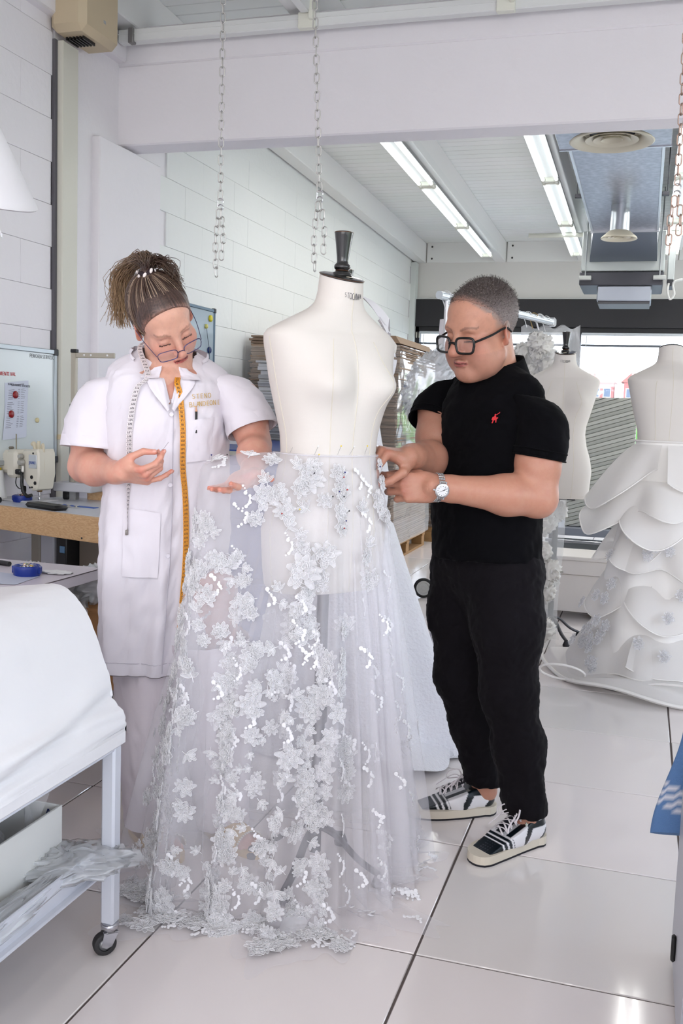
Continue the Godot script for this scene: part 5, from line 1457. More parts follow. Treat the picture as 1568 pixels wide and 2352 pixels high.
	wpart(t, "fingernails", nl.mesh(), mat(Color(0.90, 0.66, 0.60), 0.25))
	# trousers
	var tr := MB.new()
	for q in [[V(-1.305, 0.62, -2.46), V(-1.305, 0.42, -2.468), V(-1.300, 0.22, -2.470), V(-1.302, 0.05, -2.468)], [V(-1.13, 0.62, -2.47), V(-1.125, 0.42, -2.50), V(-1.12, 0.22, -2.54), V(-1.115, 0.05, -2.56)]]:
		var d := dense(q, [0.118, 0.108, 0.094, 0.080], 8)
		var one := sleeve(d[0], d[1], 0.92, 56, 0.03)
		ripple(one, 0.012, V(9, 2.2, 9), 5.0, false)
		ripple(one, 0.005, V(14, 12, 14), 2.0)
		tr.add(one)
	wpart(t, "trousers", tr.mesh(), mat_linen())
	# coat
	var cb := MB.new()
	var rows := []
	var ys := []
	var y := 0.522
	while y < 1.416:
		ys.append(y)
		y += 0.014 if y < 1.3 else 0.007
	var n := 110
	var vv := func(th: float, yy: float) -> bool: return absf(sin(th) * 0.14 + 0.006) < (yy - 1.262) * 0.60 and cos(th) > 0.0 and yy > 1.268
	for yy in ys:
		var row := PackedVector3Array()
		for i in n + 1: row.append(coat_point(-PI + TAU * (i % n) / n, yy))
		rows.append(row)
	var w := n + 1
	for r in rows:
		for p in r: cb.vert(p, Vector2(p.x, p.y))
	for j in rows.size() - 1:
		for i in n:
			if vv.call(-PI + TAU * (i + 0.5) / n, (ys[j] + ys[j + 1]) * 0.5): continue
			cb.quad(j * w + i, j * w + i + 1, (j + 1) * w + i + 1, (j + 1) * w + i)
	# turned hem
	var h1 := []
	for q in [[0.522, 0.0], [0.519, -0.003], [0.535, -0.006], [0.57, -0.007]]:
		var row := PackedVector3Array()
		for i in n + 1: row.append(coat_point(-PI + TAU * (i % n) / n, q[0], q[1]))
		h1.append(row)
	cb.sheet(h1)
	wpart(t, "coat", cb.mesh(), cloth)
	var hs := MB.new()
	var hp := []
	for i in n: hp.append(coat_point(-PI + TAU * i / n, 0.557, 0.0006))
	hs.tube(hp, 0.0008, 4, true, false)
	var pl := []
	for k in 40: pl.append(coat_u(0.012, lerpf(1.255, 0.53, k / 39.0), 0.0018))
	hs.tube(pl, 0.0010, 4, false, false)
	wpart(t, "coat_stitching", hs.mesh(), mat(Color(0.80, 0.78, 0.82), 0.9))
	# sleeves
	var d1 := dense([V(-1.335, 1.330, -2.425), V(-1.403, 1.308, -2.392), V(-1.440, 1.22, -2.375), V(-1.446, 1.137, -2.365)], [0.052, 0.069, 0.081, 0.089], 7)
	var s1 := sleeve(d1[0], d1[1], 0.86)
	ripple(s1, 0.006, V(9, 9, 9), 1.0)
	wpart(t, "sleeve", s1.mesh(), cloth)
	var d2 := dense([V(-1.175, 1.330, -2.505), V(-1.106, 1.312, -2.523), V(-1.056, 1.25, -2.520), V(-1.030, 1.200, -2.512)], [0.050, 0.062, 0.070, 0.074], 7)
	var s2 := sleeve(d2[0], d2[1], 0.95)
	ripple(s2, 0.006, V(9, 9, 9), 4.0)
	wpart(t, "sleeve", s2.mesh(), cloth)
	# collar: two lapels and the upper collar
	for k in [-1.0, 1.0]:
		var lap := coat_patch([Vector2(k * 0.052, 1.408), Vector2(k * 0.050, 1.37), Vector2(k * 0.030, 1.32), Vector2(k * 0.004, 1.252)], [Vector2(k * 0.075, 1.405), Vector2(k * 0.100, 1.352), Vector2(k * 0.086, 1.315), Vector2(k * 0.012, 1.245)], 0.010)
		wpart(t, "lapel", lap.mesh(), cloth)
		var col := coat_patch([Vector2(k * 0.050, 1.415), Vector2(k * 0.056, 1.385), Vector2(k * 0.055, 1.345)], [Vector2(k * 0.090, 1.405), Vector2(k * 0.118, 1.375), Vector2(k * 0.112, 1.342)], 0.017, 8, 6)
		wpart(t, "collar", col.mesh(), cloth)
		var inn := coat_patch([Vector2(k * 0.040, 1.41), Vector2(k * 0.034, 1.36), Vector2(k * 0.020, 1.315), Vector2(k * 0.002, 1.27)], [Vector2(k * 0.060, 1.41), Vector2(k * 0.062, 1.36), Vector2(k * 0.048, 1.315), Vector2(k * 0.012, 1.262)], 0.004)
		wpart(t, "inner_collar", inn.mesh(), cloth)
	var bc := MB.new()
	var br := []
	for j in 5:
		var row := PackedVector3Array()
		for i in 41:
			var th := 1.15 + (TAU - 2.3) * i / 40.0
			row.append(coat_point(th, 1.398, 0.008 + 0.005 * sin(PI * j / 4.0)) + V(0, (0.022 - 0.010 * j) * sin(PI * (0.08 + 0.84 * i / 40.0)), 0))
		br.append(row)
	bc.sheet(br)
	wpart(t, "collar", bc.mesh(), cloth)
	# pocket with pencil, embroidery, button
	var pk := coat_patch([Vector2(0.058, 1.222), Vector2(0.062, 1.11)], [Vector2(0.128, 1.234), Vector2(0.124, 1.118)], 0.0035, 10, 8)
	wpart(t, "pocket", pk.mesh(), cloth)
	var pw := coat_patch([Vector2(-0.135, 0.985), Vector2(-0.13, 0.80)], [Vector2(-0.030, 0.975), Vector2(-0.028, 0.80)], 0.0035, 10, 8)
	wpart(t, "pocket", pw.mesh(), cloth)
	var pen := MB.new()
	pen.tube([coat_u(0.083, 1.190, 0.006), coat_u(0.082, 1.247, 0.007)], 0.0033, 8)
	wpart(t, "pencil", pen.mesh(), mat(Color(0.05, 0.05, 0.06), 0.4))
	var pen2 := MB.new(); pen2.tube([coat_u(0.082, 1.247, 0.007), coat_u(0.0818, 1.262, 0.007)], [0.0033, 0.0008], 8)
	wpart(t, "pencil_tip", pen2.mesh(), mat(Color(0.82, 0.62, 0.48), 0.6))
	var gold := mat(Color(0.80, 0.66, 0.36), 0.5)
	for line in [["STENO", 1.286, 0.078, 0.0108], ["BLANDEONE", 1.264, 0.068, 0.0088]]:
		var word: String = line[0]
		for c in word.length():
			var u: float = line[2] + c * line[3]
			var p := coat_u(u, line[1] + 0.0012 * c, 0.0048 + 0.006)
			var e := (coat_u(u + 0.005, line[1] + 0.0006, 0.0108) - coat_u(u - 0.005, line[1] - 0.0006, 0.0108)).normalized()
			var nn := (p - CC - V(0, p.y, 0)); nn = (nn - e * nn.dot(e)).normalized()
			part(t, "embroidered_letter", text_mesh(word[c], 0.0125, 0.0008), gold, t.transform.affine_inverse() * Transform3D(Basis(e, nn.cross(e), nn), p))
	for yy in [1.238, 1.05, 0.86]:
		var bt := MB.new()
		bt.lathe([Vector2(0, 0.0016), Vector2(0.004, 0.0012), Vector2(0.0055, 0.002), Vector2(0.0062, 0.0012), Vector2(0.006, 0)], 16, Transform3D(Basis(V(1, 0, 0), PI / 2), Vector3.ZERO))
		var p := coat_u(0.003, yy, 0.003)
		part(t, "button", bt.mesh(), mat(Color(0.90, 0.88, 0.91), 0.3), t.transform.affine_inverse() * Transform3D(Basis(Vector3.UP, CY), p))
	woman_hair(t, HX, K)
	woman_glasses(HX, K)
	# sandals
	var yel := mat(Color(0.82, 0.68, 0.42), 0.5)
	for k in 2:
		var heel: Vector3 = feet[k][0] + V(-0.055, -0.06, -0.028)
		var toe: Vector3 = feet[k][1] + V(0.045, -0.035, 0.025)
		var sd := thing("sandal", ["cream open-toed slip-on sandal with a notched white edge on the woman's nearer foot", "cream slip-on sandal on the woman's other foot behind the tulle"][k], "sandal", V(heel.x, 0, heel.z), atan2(toe.x - heel.x, toe.z - heel.z), "the woman's sandals")
		var L := Vector2(toe.x - heel.x, toe.z - heel.z).length() + 0.02
		var poly := PackedVector2Array()
		for i in 24:
			var a := TAU * i / 24.0
			var zz := cos(a)
			poly.append(Vector2(sin(a) * (0.038 + 0.008 * zz), L * 0.5 + zz * L * 0.52))
		var so := MB.new()
		so.prism(poly, 0.022, Transform3D(Basis(V(1, 0, 0), V(0, 0, 1), V(0, -1, 0)), V(0, 0.011, 0)), 0.003)
		part(sd, "sole", so.mesh(), yel)
		var sr := []
		for j in 9:
			var row := PackedVector3Array()
			var f := j / 8.0
			for i in 17:
				var a := PI * i / 16.0
				row.append(V(cos(a) * 0.048, 0.018 + sin(a) * (0.062 - 0.018 * f), L * (0.48 + 0.34 * f)))
			sr.append(row)
		var st := MB.new(); st.sheet(sr)
		part(sd, "strap", st.mesh(), yel)
		var ed := MB.new()
		for i in 22:
			var a := PI * (i + 0.5) / 22.0
			ed.box(V(cos(a) * 0.049, 0.019 + sin(a) * 0.045, L * 0.825), V(0.004, 0.004, 0.006), 0.001)
		part(sd, "notched_edge", ed.mesh(), mat(Color(0.92, 0.90, 0.84), 0.6))
	# tape measure round the neck
	var tp3 := thing("tape_measure", "tape measure hanging round the woman's neck, white on one side and orange on the other", "tape measure", V(-1.2, 1.1, -2.33))
	var off := coat_u(-0.065, 1.0, 0.02)
	var wl := [V(-1.302, 1.43, -2.40), V(-1.303, 1.408, -2.372), coat_u(-0.094, 1.36, 0.024), coat_u(-0.108, 1.30, 0.020), coat_u(-0.116, 1.20, 0.010), coat_u(-0.122, 1.10, 0.010), coat_u(-0.124, 1.02, 0.010), coat_u(-0.122, 0.925, 0.010)]
	var yl := [V(-1.228, 1.372, -2.45), V(-1.206, 1.352, -2.415), coat_u(0.026, 1.325, 0.014), coat_u(0.036, 1.29, 0.015), coat_u(0.044, 1.20, 0.010), coat_u(0.050, 1.10, 0.009), coat_u(0.060, 1.0, 0.007), coat_u(0.066, 0.85, 0.006), coat_u(0.070, 0.655, 0.006)]
	for q in [[wl, Color(0.93, 0.90, 0.90), 100, "tape", 0.0085, 52], [yl, Color(0.93, 0.62, 0.16), 78, "tape", 0.0078, 72]]:
		var P := bend(q[0], 8)
		var total := 0.0
		for i in P.size() - 1: total += P[i].distance_to(P[i + 1])
		var b := MB.new()
		var run := 0.0
		for i in P.size():
			if i > 0: run += P[i].distance_to(P[i - 1])
			var f := float(i) / (P.size() - 1)
			var tw := 0.35 if q[2] == 100 else 0.15
			if q[2] == 100 and f > 0.75: tw += (f - 0.75) * 5.6
			var e := Basis(Vector3.UP, CY + tw) * V(q[4], 0, 0)
			if f < 0.2: e = e.lerp(V(0.2, 0, 1).normalized() * q[4], (0.2 - f) * 2.0)
			b.vert(P[i] - e, Vector2(0, run / total)); b.vert(P[i] + e, Vector2(1, run / total))
			if i > 0:
				var z := b.v.size() - 4
				b.quad(z, z + 1, z + 3, z + 2)
		var m := mat(Color.WHITE, 0.5)
		m.albedo_texture = tape_print(q[1], q[2], q[5])
		wpart(tp3, "tape", b.mesh(), m)
	var tip := MB.new(); tip.box(coat_u(-0.122, 0.921, 0.010), V(0.004, 0.014, 0.012), 0.001)
	wpart(tp3, "metal_tip", tip.mesh(), mat(Color(0.6, 0.58, 0.55), 0.3, 0.8))
	var nd := MB.new()
	var np: Vector3 = tp[0][0]
	nd.tube([np + V(-0.006, -0.004, 0.004), np + V(0.020, 0.024, 0.012)], 0.0005, 5)
	solo("needle", nd.mesh(), mat(Color(0.85, 0.85, 0.88), 0.2, 0.9), "thin needle pinched between the woman's thumb and forefinger", "needle")

func mat_linen() -> StandardMaterial3D:
	var m := mat(Color(0.90, 0.865, 0.885), 0.9)
	return bump(m, weave(), 0.02, 30.0)

func woman_hair(t: Node3D, HX: Transform3D, K: float) -> void:
	var tie := V(0.0, 0.128, -0.052)          # where the hair is gathered, in head units
	var axis := tie.normalized()
	var s := SDF.new()
	s.ell(HX * (V(0, 0.038, -0.020) * K), V(0.0815, 0.0925, 0.1030) * K, HX.basis, 0.02)
	s.ell(HX * (V(0, 0.050, 0.033) * K), V(0.0655, 0.0575, 0.0600) * K, HX.basis, 0.03)
	s.ell(HX * (V(0, 0.00, -0.045) * K), V(0.072, 0.075, 0.068) * K, HX.basis, 0.03)
	s.cap(HX * (tie * K * 0.8), HX * (tie * K * 1.02), 0.03, 0.014, 0.03)
	s.cut(HX * (V(0, 0.074, 0.070) * K), HX.basis * V(0, -0.50, 0.866))
	s.cut(HX * (V(0, -0.055, 0) * K), HX.basis * V(0, -1, 0.25))
	var b := s.build(0.0028)
	var HI := HX.affine_inverse()
	var u := axis.cross(V(1, 0, 0)).normalized()
	var w := axis.cross(u)
	var n := b.normals()
	for i in b.v.size():
		var p := (HI * b.v[i]) / K - tie
		var a := atan2(p.dot(u), p.dot(w))
		var st := noise.get_noise_2d(a * 26.0, p.length() * 5.0) * 0.6 + noise.get_noise_2d(a * 70.0, p.length() * 3.0) * 0.5
		var c := Color(0.20, 0.145, 0.13).lerp(Color(0.40, 0.305, 0.26), clampf(0.35 + st, 0, 1))
		c = c.lerp(Color(0.60, 0.50, 0.41), clampf((st - 0.28) * 2.2, 0, 0.6))
		var edge := (p + tie - V(0, 0.074, 0.070)).dot(V(0, -0.50, 0.866))
		c = c.lerp(Color(0.62, 0.46, 0.40), clampf(smoothstep(-0.018, 0.0, edge) * (0.55 + st), 0, 0.85))
		b.col[i] = c.srgb_to_linear()
		b.v[i] += n[i] * st * 0.0016
	var hm := vmat(0.38, 0.5)
	wpart(t, "hair", b.mesh(true, 0.0, false), hm)
	# single strands combed to the tie, and the tail
	var r := RandomNumberGenerator.new(); r.seed = 12
	var sb := MB.new()
	for k in 700:
		var a := r.randf() * TAU
		var far := r.randf_range(0.55, 1.45)
		var p := []
		var tint := r.randf()
		sb.tint = Color(0.19, 0.13, 0.12).lerp(Color(0.50, 0.40, 0.33), tint * tint).srgb_to_linear()
		if r.randf() < 0.14: sb.tint = Color(0.72, 0.63, 0.54).srgb_to_linear()
		for i in 13:
			var g := i / 12.0
			var ang := (0.12 + 1.75 * far * g)
			var d := axis * cos(ang) + (u * cos(a + 0.15 * g) + w * sin(a + 0.15 * g)) * sin(ang)
			# out along the scalp
			var q := V(d.x * 0.0825, d.y * 0.0935, d.z * 0.1040) + V(0, 0.038, -0.020)
			if (q - V(0, 0.074, 0.070)).dot(V(0, -0.50, 0.866)) > r.randf_range(-0.004, 0.010) or q.y < -0.05: break
			p.append(HX * (q * K * (1.022 + 0.010 * sin(k * 1.7) + 0.012 * (1.0 - g))))
		if p.size() > 3: sb.tube(p, 0.00055, 4, false, false)
	stuff(wpart(t, "hair_strands", sb.mesh(true, 0.0, false), hm))
	var tb := MB.new()
	var T0 := HX * (tie * K * 1.03)
	for k in 620:
		var side := r.randf() < 0.82
		var jit := V(r.randfn(0, 0.008), r.randfn(0, 0.006), r.randfn(0, 0.008))
		var tip := V(-1.428, 1.50, -2.49) + V(r.randfn(0, 0.018), r.randf_range(-0.03, 0.05), r.randfn(0, 0.02))
		var mid := V(-1.425, 1.615, -2.485) + V(r.randfn(0, 0.012), r.randfn(0, 0.009), r.randfn(0, 0.014))
		var top := T0 + V(-0.018, 0.040, -0.02) + V(r.randfn(0, 0.012), r.randfn(0, 0.006), r.randfn(0, 0.012))
		if not side:
			top = T0 + V(0.015, 0.034, -0.02) + V(r.randfn(0, 0.012), r.randfn(0, 0.008), r.randfn(0, 0.01))
			mid = T0 + V(0.050, 0.018, -0.03) + V(r.randfn(0, 0.012), r.randfn(0, 0.008), r.randfn(0, 0.01))
			tip = T0 + V(0.068, -0.020, -0.04) + V(r.randfn(0, 0.010), r.randfn(0, 0.010), r.randfn(0, 0.01))
		var P := bend([T0 + jit * 0.5, top + jit * 0.4, mid, tip], 4)
		var R := []
		for i in P.size(): R.append(lerpf(0.0012, 0.0004, float(i) / P.size()))
		var n0 := tb.v.size()
		tb.tube(P, R, 4, false, false)
		var blond := r.randf()
		for i in range(n0, tb.v.size()):
			var f := float((i - n0) / 5) / P.size()
			tb.col[i] = Color(0.24, 0.175, 0.15).lerp(Color(0.70, 0.58, 0.44).lerp(Color(0.52, 0.41, 0.31), blond), smoothstep(0.05, 0.55, f) if side else 0.35 * f).srgb_to_linear()
	stuff(wpart(t, "ponytail", tb.mesh(true, 0.0, false), hm))
	var tie_b := MB.new()
	var ring := []
	var Bt := Basis(HX.basis * u, HX.basis * axis, HX.basis * w)
	for k in 24: ring.append(T0 + Bt * V(cos(TAU * k / 24.0) * 0.017, 0.003 * sin(k), sin(TAU * k / 24.0) * 0.017))
	tie_b.tube(ring, 0.0065, 8, true, false)
	var ht := wpart(t, "hair_tie", tie_b.mesh(), mat(Color(0.13, 0.05, 0.09), 0.7))
	var be := MB.new()
	for k in 7: be.ball(T0 + Bt * V(cos(TAU * k / 7.0) * 0.023, 0.004 * sin(k * 2.0), sin(TAU * k / 7.0) * 0.023), V(0.0035, 0.0075, 0.0045), 10, 6, Bt * Basis(V(0, 1, 0), -TAU * k / 7.0) * Basis(V(1, 0, 0), 0.8))
	part(ht, "shell_bead", be.mesh(), mat(Color(0.92, 0.88, 0.86), 0.3))

func glasses(HX: Transform3D, K: float, label: String, c: Vector3, lw: float, lh: float, gap: float, r: float, flat: float, m: Material, drop: float, arm: Array, lens_a: float) -> void:
	var t := thing("eyeglasses", label, "glasses", HX * (c * K))
	var f := MB.new(); var ln := MB.new()
	for q in [-1.0, 1.0]:
		var ring := []
		for k in 40:
			var a := TAU * k / 40.0
			var x := signf(cos(a)) * pow(absf(cos(a)), 0.5) * lw * 0.5
			var y := signf(sin(a)) * pow(absf(sin(a)), 0.5) * lh * 0.5
			if y < 0: x *= 0.93
			ring.append(HX * ((c + V(q * (gap + lw * 0.5) + x, y, -0.35 * absf(x * q + gap + lw * 0.5) * 0.5 - y * drop)) * K))
		f.tube(ring, r, 8, true, false, flat, HX.basis * V(0, 0, 1))
		var cen: Vector3 = HX * ((c + V(q * (gap + lw * 0.5), 0, -0.175 * (gap + lw * 0.5))) * K)
		var n0 := ln.v.size()
		ln.vert(cen)
		for p in ring: ln.vert(p)
		for k in 40: ln.tri(n0, n0 + 1 + k, n0 + 1 + (k + 1) % 40)
	var br := []
	for k in 7:
		var u := k / 6.0 * 2.0 - 1.0
		br.append(HX * ((c + V(u * gap, lh * 0.12 + 0.003 * (1.0 - u * u), 0.001 * (1.0 - u * u))) * K))
	f.tube(br, r, 8)
	wpart(t, "frame", f.mesh(), m)
	var gl := mat(Color(1, 1, 1, 0.05), 0.02)
	gl.transparency = BaseMaterial3D.TRANSPARENCY_ALPHA
	wpart(t, "lens", ln.mesh(), gl)
	for q in [-1.0, 1.0]:
		var a := MB.new()
		var ex := gap + lw + 0.002
		var p := [c + V(q * ex, lh * 0.22, -0.19 * ex)]
		for e in arm: p.append(V(q * e.x, e.y, e.z))
		var P := []
		for e in bend(p, 5): P.append(HX * (e * K))
		a.tube(P, r * (0.9 if r < 0.002 else 0.72), 8, false, true, 1.0 if r < 0.002 else 1.0, HX.basis * V(0, 1, 0))
		if r > 0.002:
			var b := MB.new()
			var Z := []
			for e in P: Z.append(e + HX.basis.y * 0.0022)
			b.tube(Z, r * 0.62, 8); a.add(b)
		wpart(t, "temple", a.mesh(), m)

func woman_glasses(HX: Transform3D, K: float) -> void:
	var m := mat(Color(0.33, 0.31, 0.46), 0.25, 0.6)
	glasses(HX, K, "thin purple-grey metal glasses low on the woman's nose", V(-0.003, -0.026, 0.125), 0.055, 0.030, 0.010, 0.0011, 1.3, m, 0.1, [V(0.079, -0.008, 0.05), V(0.083, 0.004, 0.0), V(0.082, -0.012, -0.028)], 0.05)
# ------------------------------------------------------------------ the man in the black polo shirt
func man() -> void:
	var t := thing("person", "man in a black polo shirt and dark jeans pinning the tulle skirt", "person", V(-0.42, 0, -2.88))
	var YB := -0.68
	var RB := Basis(Vector3.UP, YB)
	var HX := Transform3D(Basis.from_euler(V(0.30, -0.56, -0.09)), V(-0.458, 1.506, -2.80))
	var K := 1.06
	var base := Color(0.74, 0.545, 0.455); var red := Color(0.675, 0.42, 0.345)
	var body := ArrayMesh.new()
	var s := SDF.new()
	head_field(s, HX, K, true)
	s.cap(HX * (V(0, -0.05, -0.03) * K), V(-0.425, 1.36, -2.895), 0.064, 0.070, 0.02)
	s.ell(V(-0.43, 1.30, -2.88), V(0.14, 0.07, 0.09), RB, 0.04)
	var hb := s.build(0.0031)
	var HI := HX.affine_inverse()
	for i in hb.v.size(): hb.col[i] = head_color((HI * hb.v[i]) / K, true).srgb_to_linear()
	hb.surface(body, true, 0.0, false)
	var nl := MB.new()
	# near arm: his left
	var eL := V(-0.268, 1.040, -2.735); var wL := V(-0.515, 1.066, -2.585)
	var a1 := SDF.new()
	arm_field(a1, V(-0.285, 1.24, -2.765), eL, wL, [0.062, 0.058, 0.053, 0.034], Vector3.ZERO)
	var X1 := Transform3D(basis_of(V(-1.0, -0.03, 0.20), V(0.10, 0.08, 1.0), false), wL)
	var tp := hand_field(a1, X1, 1.03, [[0.30, 0.42, 0.30, 0.06], [0.48, 0.55, 0.30, 0.0], [0.55, 0.75, 0.35, -0.04], [0.60, 0.85, 0.35, -0.10]], [V(0.018, 0.015, -0.020), V(0.034, 0.055, -0.040), V(0.038, 0.094, -0.050), V(0.036, 0.130, -0.052)], 1.08)
	nails(nl, tp, 1.0)
	var m1 := a1.build(0.0036)
	tint_arm(m1, base, red, [tp[0][0], tp[1][0], tp[2][0], tp[3][0], X1 * V(0.029, 0.095, 0.01), X1 * V(0.009, 0.099, 0.01), X1 * V(-0.011, 0.095, 0.01)])
	m1.surface(body, true, 0.0, false)
	# far arm: his right
	var eR := V(-0.580, 1.125, -2.845); var wR := V(-0.605, 1.145, -2.610)
	var a2 := SDF.new()
	arm_field(a2, V(-0.605, 1.27, -2.93), eR, wR, [0.056, 0.055, 0.051, 0.034], Vector3.ZERO)
	var X2 := Transform3D(basis_of(V(-0.62, 0.12, 0.72), V(-0.15, 0.92, 0.38), true), wR)
	var tp2 := hand_field(a2, X2, 1.03, [[1.05, 0.45, 0.15, 0.04], [1.12, 0.55, 0.2, 0.0], [1.18, 0.6, 0.2, -0.03], [1.2, 0.65, 0.2, -0.08]], [V(0.018, 0.015, -0.020), V(0.046, 0.045, -0.040), V(0.046, 0.078, -0.066), V(0.034, 0.104, -0.082)], 1.05)
	nails(nl, tp2, 1.0)
	var m2 := a2.build(0.0036)
	tint_arm(m2, base.darkened(0.05), red, [tp2[0][0], tp2[1][0], tp2[4][0], X2 * V(0.029, 0.095, 0.01)])
	m2.surface(body, true, 0.0, false)
	var lg := SDF.new()
	lg.ell(V(-0.43, 1.05, -2.87), V(0.13, 0.24, 0.10), RB, 0.05)
	var L := [[V(-0.505, 0.82, -2.955), V(-0.500, 0.455, -2.965), V(-0.412, 0.075, -3.025)], [V(-0.355, 0.82, -2.830), V(-0.330, 0.455, -2.830), V(-0.262, 0.075, -2.828)]]
	for q in L:
		lg.cap(q[0], q[1], 0.07, 0.05, 0.04); lg.cap(q[1], q[2], 0.05, 0.040, 0.04)
	var m3 := lg.build(0.009)
	tint_arm(m3, base, red, [])
	m3.surface(body, true, 0.0, false)
	var sk := skin(base)
	for k in body.get_surface_count(): body.surface_set_material(k, sk)
	var bm := MeshInstance3D.new()
	bm.name = "body"; bm.mesh = body
	t.add_child(bm, true)
	bm.transform = t.transform.affine_inverse()
	wpart(t, "fingernails", nl.mesh(), mat(Color(0.82, 0.60, 0.54), 0.25))
	# polo shirt
	var navy := mat(Color(0.026, 0.025, 0.037), 0.9, 0.0, 0.2)
	bump(navy, weave(), 0.02, 50.0)
	navy.rim_enabled = true; navy.rim = 0.12
	var ps := SDF.new()
	ps.ell(V(-0.425, 1.235, -2.875), V(0.185, 0.175, 0.130), RB, 0.06)
	ps.ell(V(-0.432, 1.06, -2.862), V(0.172, 0.17, 0.142), RB, 0.08)
	ps.ell(V(-0.430, 0.93, -2.872), V(0.168, 0.17, 0.134), RB, 0.08)
	ps.ell(V(-0.424, 0.84, -2.880), V(0.170, 0.15, 0.134), RB, 0.06)
	ps.cap(V(-0.425, 1.345, -2.90), V(-0.425, 1.385, -2.90), 0.085, 0.062, 0.05)
	ps.cap(V(-0.43, 1.35, -2.895), V(-0.335, 1.322, -2.818), 0.066, 0.056, 0.04)
	ps.cap(V(-0.43, 1.35, -2.895), V(-0.515, 1.338, -2.960), 0.066, 0.054, 0.04)
	ps.cut(V(-0.42, 0.845, -2.88), V(0.05, -1, 0.02))
	var pm := ps.build(0.008)
	ripple(pm, 0.006, V(7, 5, 7), 3.0, false)
	ripple(pm, 0.004, V(9, 14, 9), 6.0)
	wpart(t, "polo_shirt", pm.mesh(), navy)
	var d1 := dense([V(-0.375, 1.328, -2.850), V(-0.315, 1.312, -2.802), V(-0.279, 1.268, -2.774), V(-0.270, 1.21, -2.762), V(-0.276, 1.152, -2.757)], [0.058, 0.070, 0.074, 0.075, 0.074], 8)
	var s1 := sleeve(d1[0], d1[1], 1.0, 44)
	ripple(s1, 0.005, V(10, 8, 10), 2.0)
	wpart(t, "sleeve", s1.mesh(), navy)
	var d2 := dense([V(-0.490, 1.338, -2.945), V(-0.565, 1.325, -2.972), V(-0.606, 1.285, -2.950), V(-0.618, 1.235, -2.915)], [0.056, 0.064, 0.068, 0.068], 8)
	var s2 := sleeve(d2[0], d2[1], 1.0, 44)
	ripple(s2, 0.005, V(10, 8, 10), 7.0)
	wpart(t, "sleeve", s2.mesh(), navy)
	var cuffs := MB.new()
	for q in [[d1, 0.0765], [d2, 0.0685]]:
		var P: Array = q[0][0]
		var d: Vector3 = (P[-1] - P[-2]).normalized()
		var u := d.cross(V(0, 0, 1)).normalized(); var w := u.cross(d)
		for o in [0.0, 0.020]:
			var ring := []
			for k in 40: ring.append(P[-1] - d * o + (u * cos(TAU * k / 40.0) + w * sin(TAU * k / 40.0)) * q[1])
			cuffs.tube(ring, 0.0022, 6, true, false)
	wpart(t, "sleeve_band", cuffs.mesh(), navy)
	# collar: band standing round the neck, its leaf folded over
	var nc := V(-0.432, 1.378, -2.892)
	var rows := []
	for j in 11:
		var row := PackedVector3Array()
		for i in 61:
			var th := 0.22 + (TAU - 0.44) * i / 60.0
			var f := j / 10.0
			var r := 0.076 + 0.006 * sin(th)
			var y := 0.0
			if f < 0.4:
				y = lerpf(-0.022, 0.032, f / 0.4); r += lerpf(0.004, 0.0, f / 0.4)
			else:
				y = lerpf(0.034, -0.026, (f - 0.4) / 0.6); r += 0.006 + 0.024 * ((f - 0.4) / 0.6)
			var back := 0.5 - 0.5 * cos(th)
			row.append(nc + RB * V(sin(th) * r, y + 0.062 * back - 0.030, cos(th) * r * 1.06 + 0.012 - 0.010 * back))
		rows.append(row)
	var cb := MB.new(); cb.sheet(rows)
	wpart(t, "collar", cb.mesh(), navy)
	var pq := MB.new()
	var pr := []
	for j in 12:
		var y := lerpf(1.352, 1.215, j / 11.0)
		var row := PackedVector3Array()
		for i in 5:
			var u := -0.017 + 0.034 * i / 4.0
			row.append(V(-0.425, y, -2.875) + RB * V(u, 0, 0.083 + 0.052 * smoothstep(1.36, 1.22, y)))
		pr.append(row)
	pq.sheet(pr)
	wpart(t, "placket", pq.mesh(), navy)
	var bt := MB.new(); bt.lathe([Vector2(0, 0.0015), Vector2(0.005, 0.001), Vector2(0.0055, 0)], 14, Transform3D(RB * Basis(V(1, 0, 0), PI / 2 - 0.5), V(-0.425, 1.335, -2.875) + RB * V(0.004, 0, 0.097)))
	wpart(t, "button", bt.mesh(), mat(Color(0.75, 0.72, 0.70), 0.3))
	# small red chest emblem: rider with a raised stick
	var em := MB.new()
	var P1 := [PackedVector2Array([Vector2(-9, -14), Vector2(-6, -14), Vector2(-3, -6), Vector2(1, -4), Vector2(2, -12), Vector2(4, -12), Vector2(5, -3), Vector2(9, 1), Vector2(8, 4), Vector2(4, 2), Vector2(3, 7), Vector2(0, 9), Vector2(-3, 5), Vector2(-7, 3), Vector2(-9, -4), Vector2(-6, -6)]), PackedVector2Array([Vector2(-1, 8), Vector2(2, 8), Vector2(3, 11), Vector2(1, 13), Vector2(-1, 11)]), PackedVector2Array([Vector2(2, 8), Vector2(13, 15), Vector2(14, 18), Vector2(12, 18), Vector2(11, 16), Vector2(1, 9)])]
	var ex := V(-0.412, 1.262, -2.88) + RB * V(0.085, 0, 0)
	for q in P1: em.prism(q, 1.6)
	var EX := Transform3D((RB * Basis(Vector3.UP, 0.50) * Basis(V(1, 0, 0), -0.05)).scaled(Vector3.ONE * 0.00098), Vector3.ZERO)
	emblem_at(t, em, pm, EX)
	# jeans
	var jean := mat(Color(0.055, 0.044, 0.060), 0.85, 0.0, 0.25)
	jean.rim_enabled = true; jean.rim = 0.15; bump(jean, weave(), 0.015, 60.0)
	var js := SDF.new()
	js.ell(V(-0.428, 0.86, -2.885), V(0.162, 0.13, 0.124), RB, 0.05)
	js.ell(V(-0.405, 0.80, -2.900), V(0.155, 0.12, 0.128), RB, 0.05)
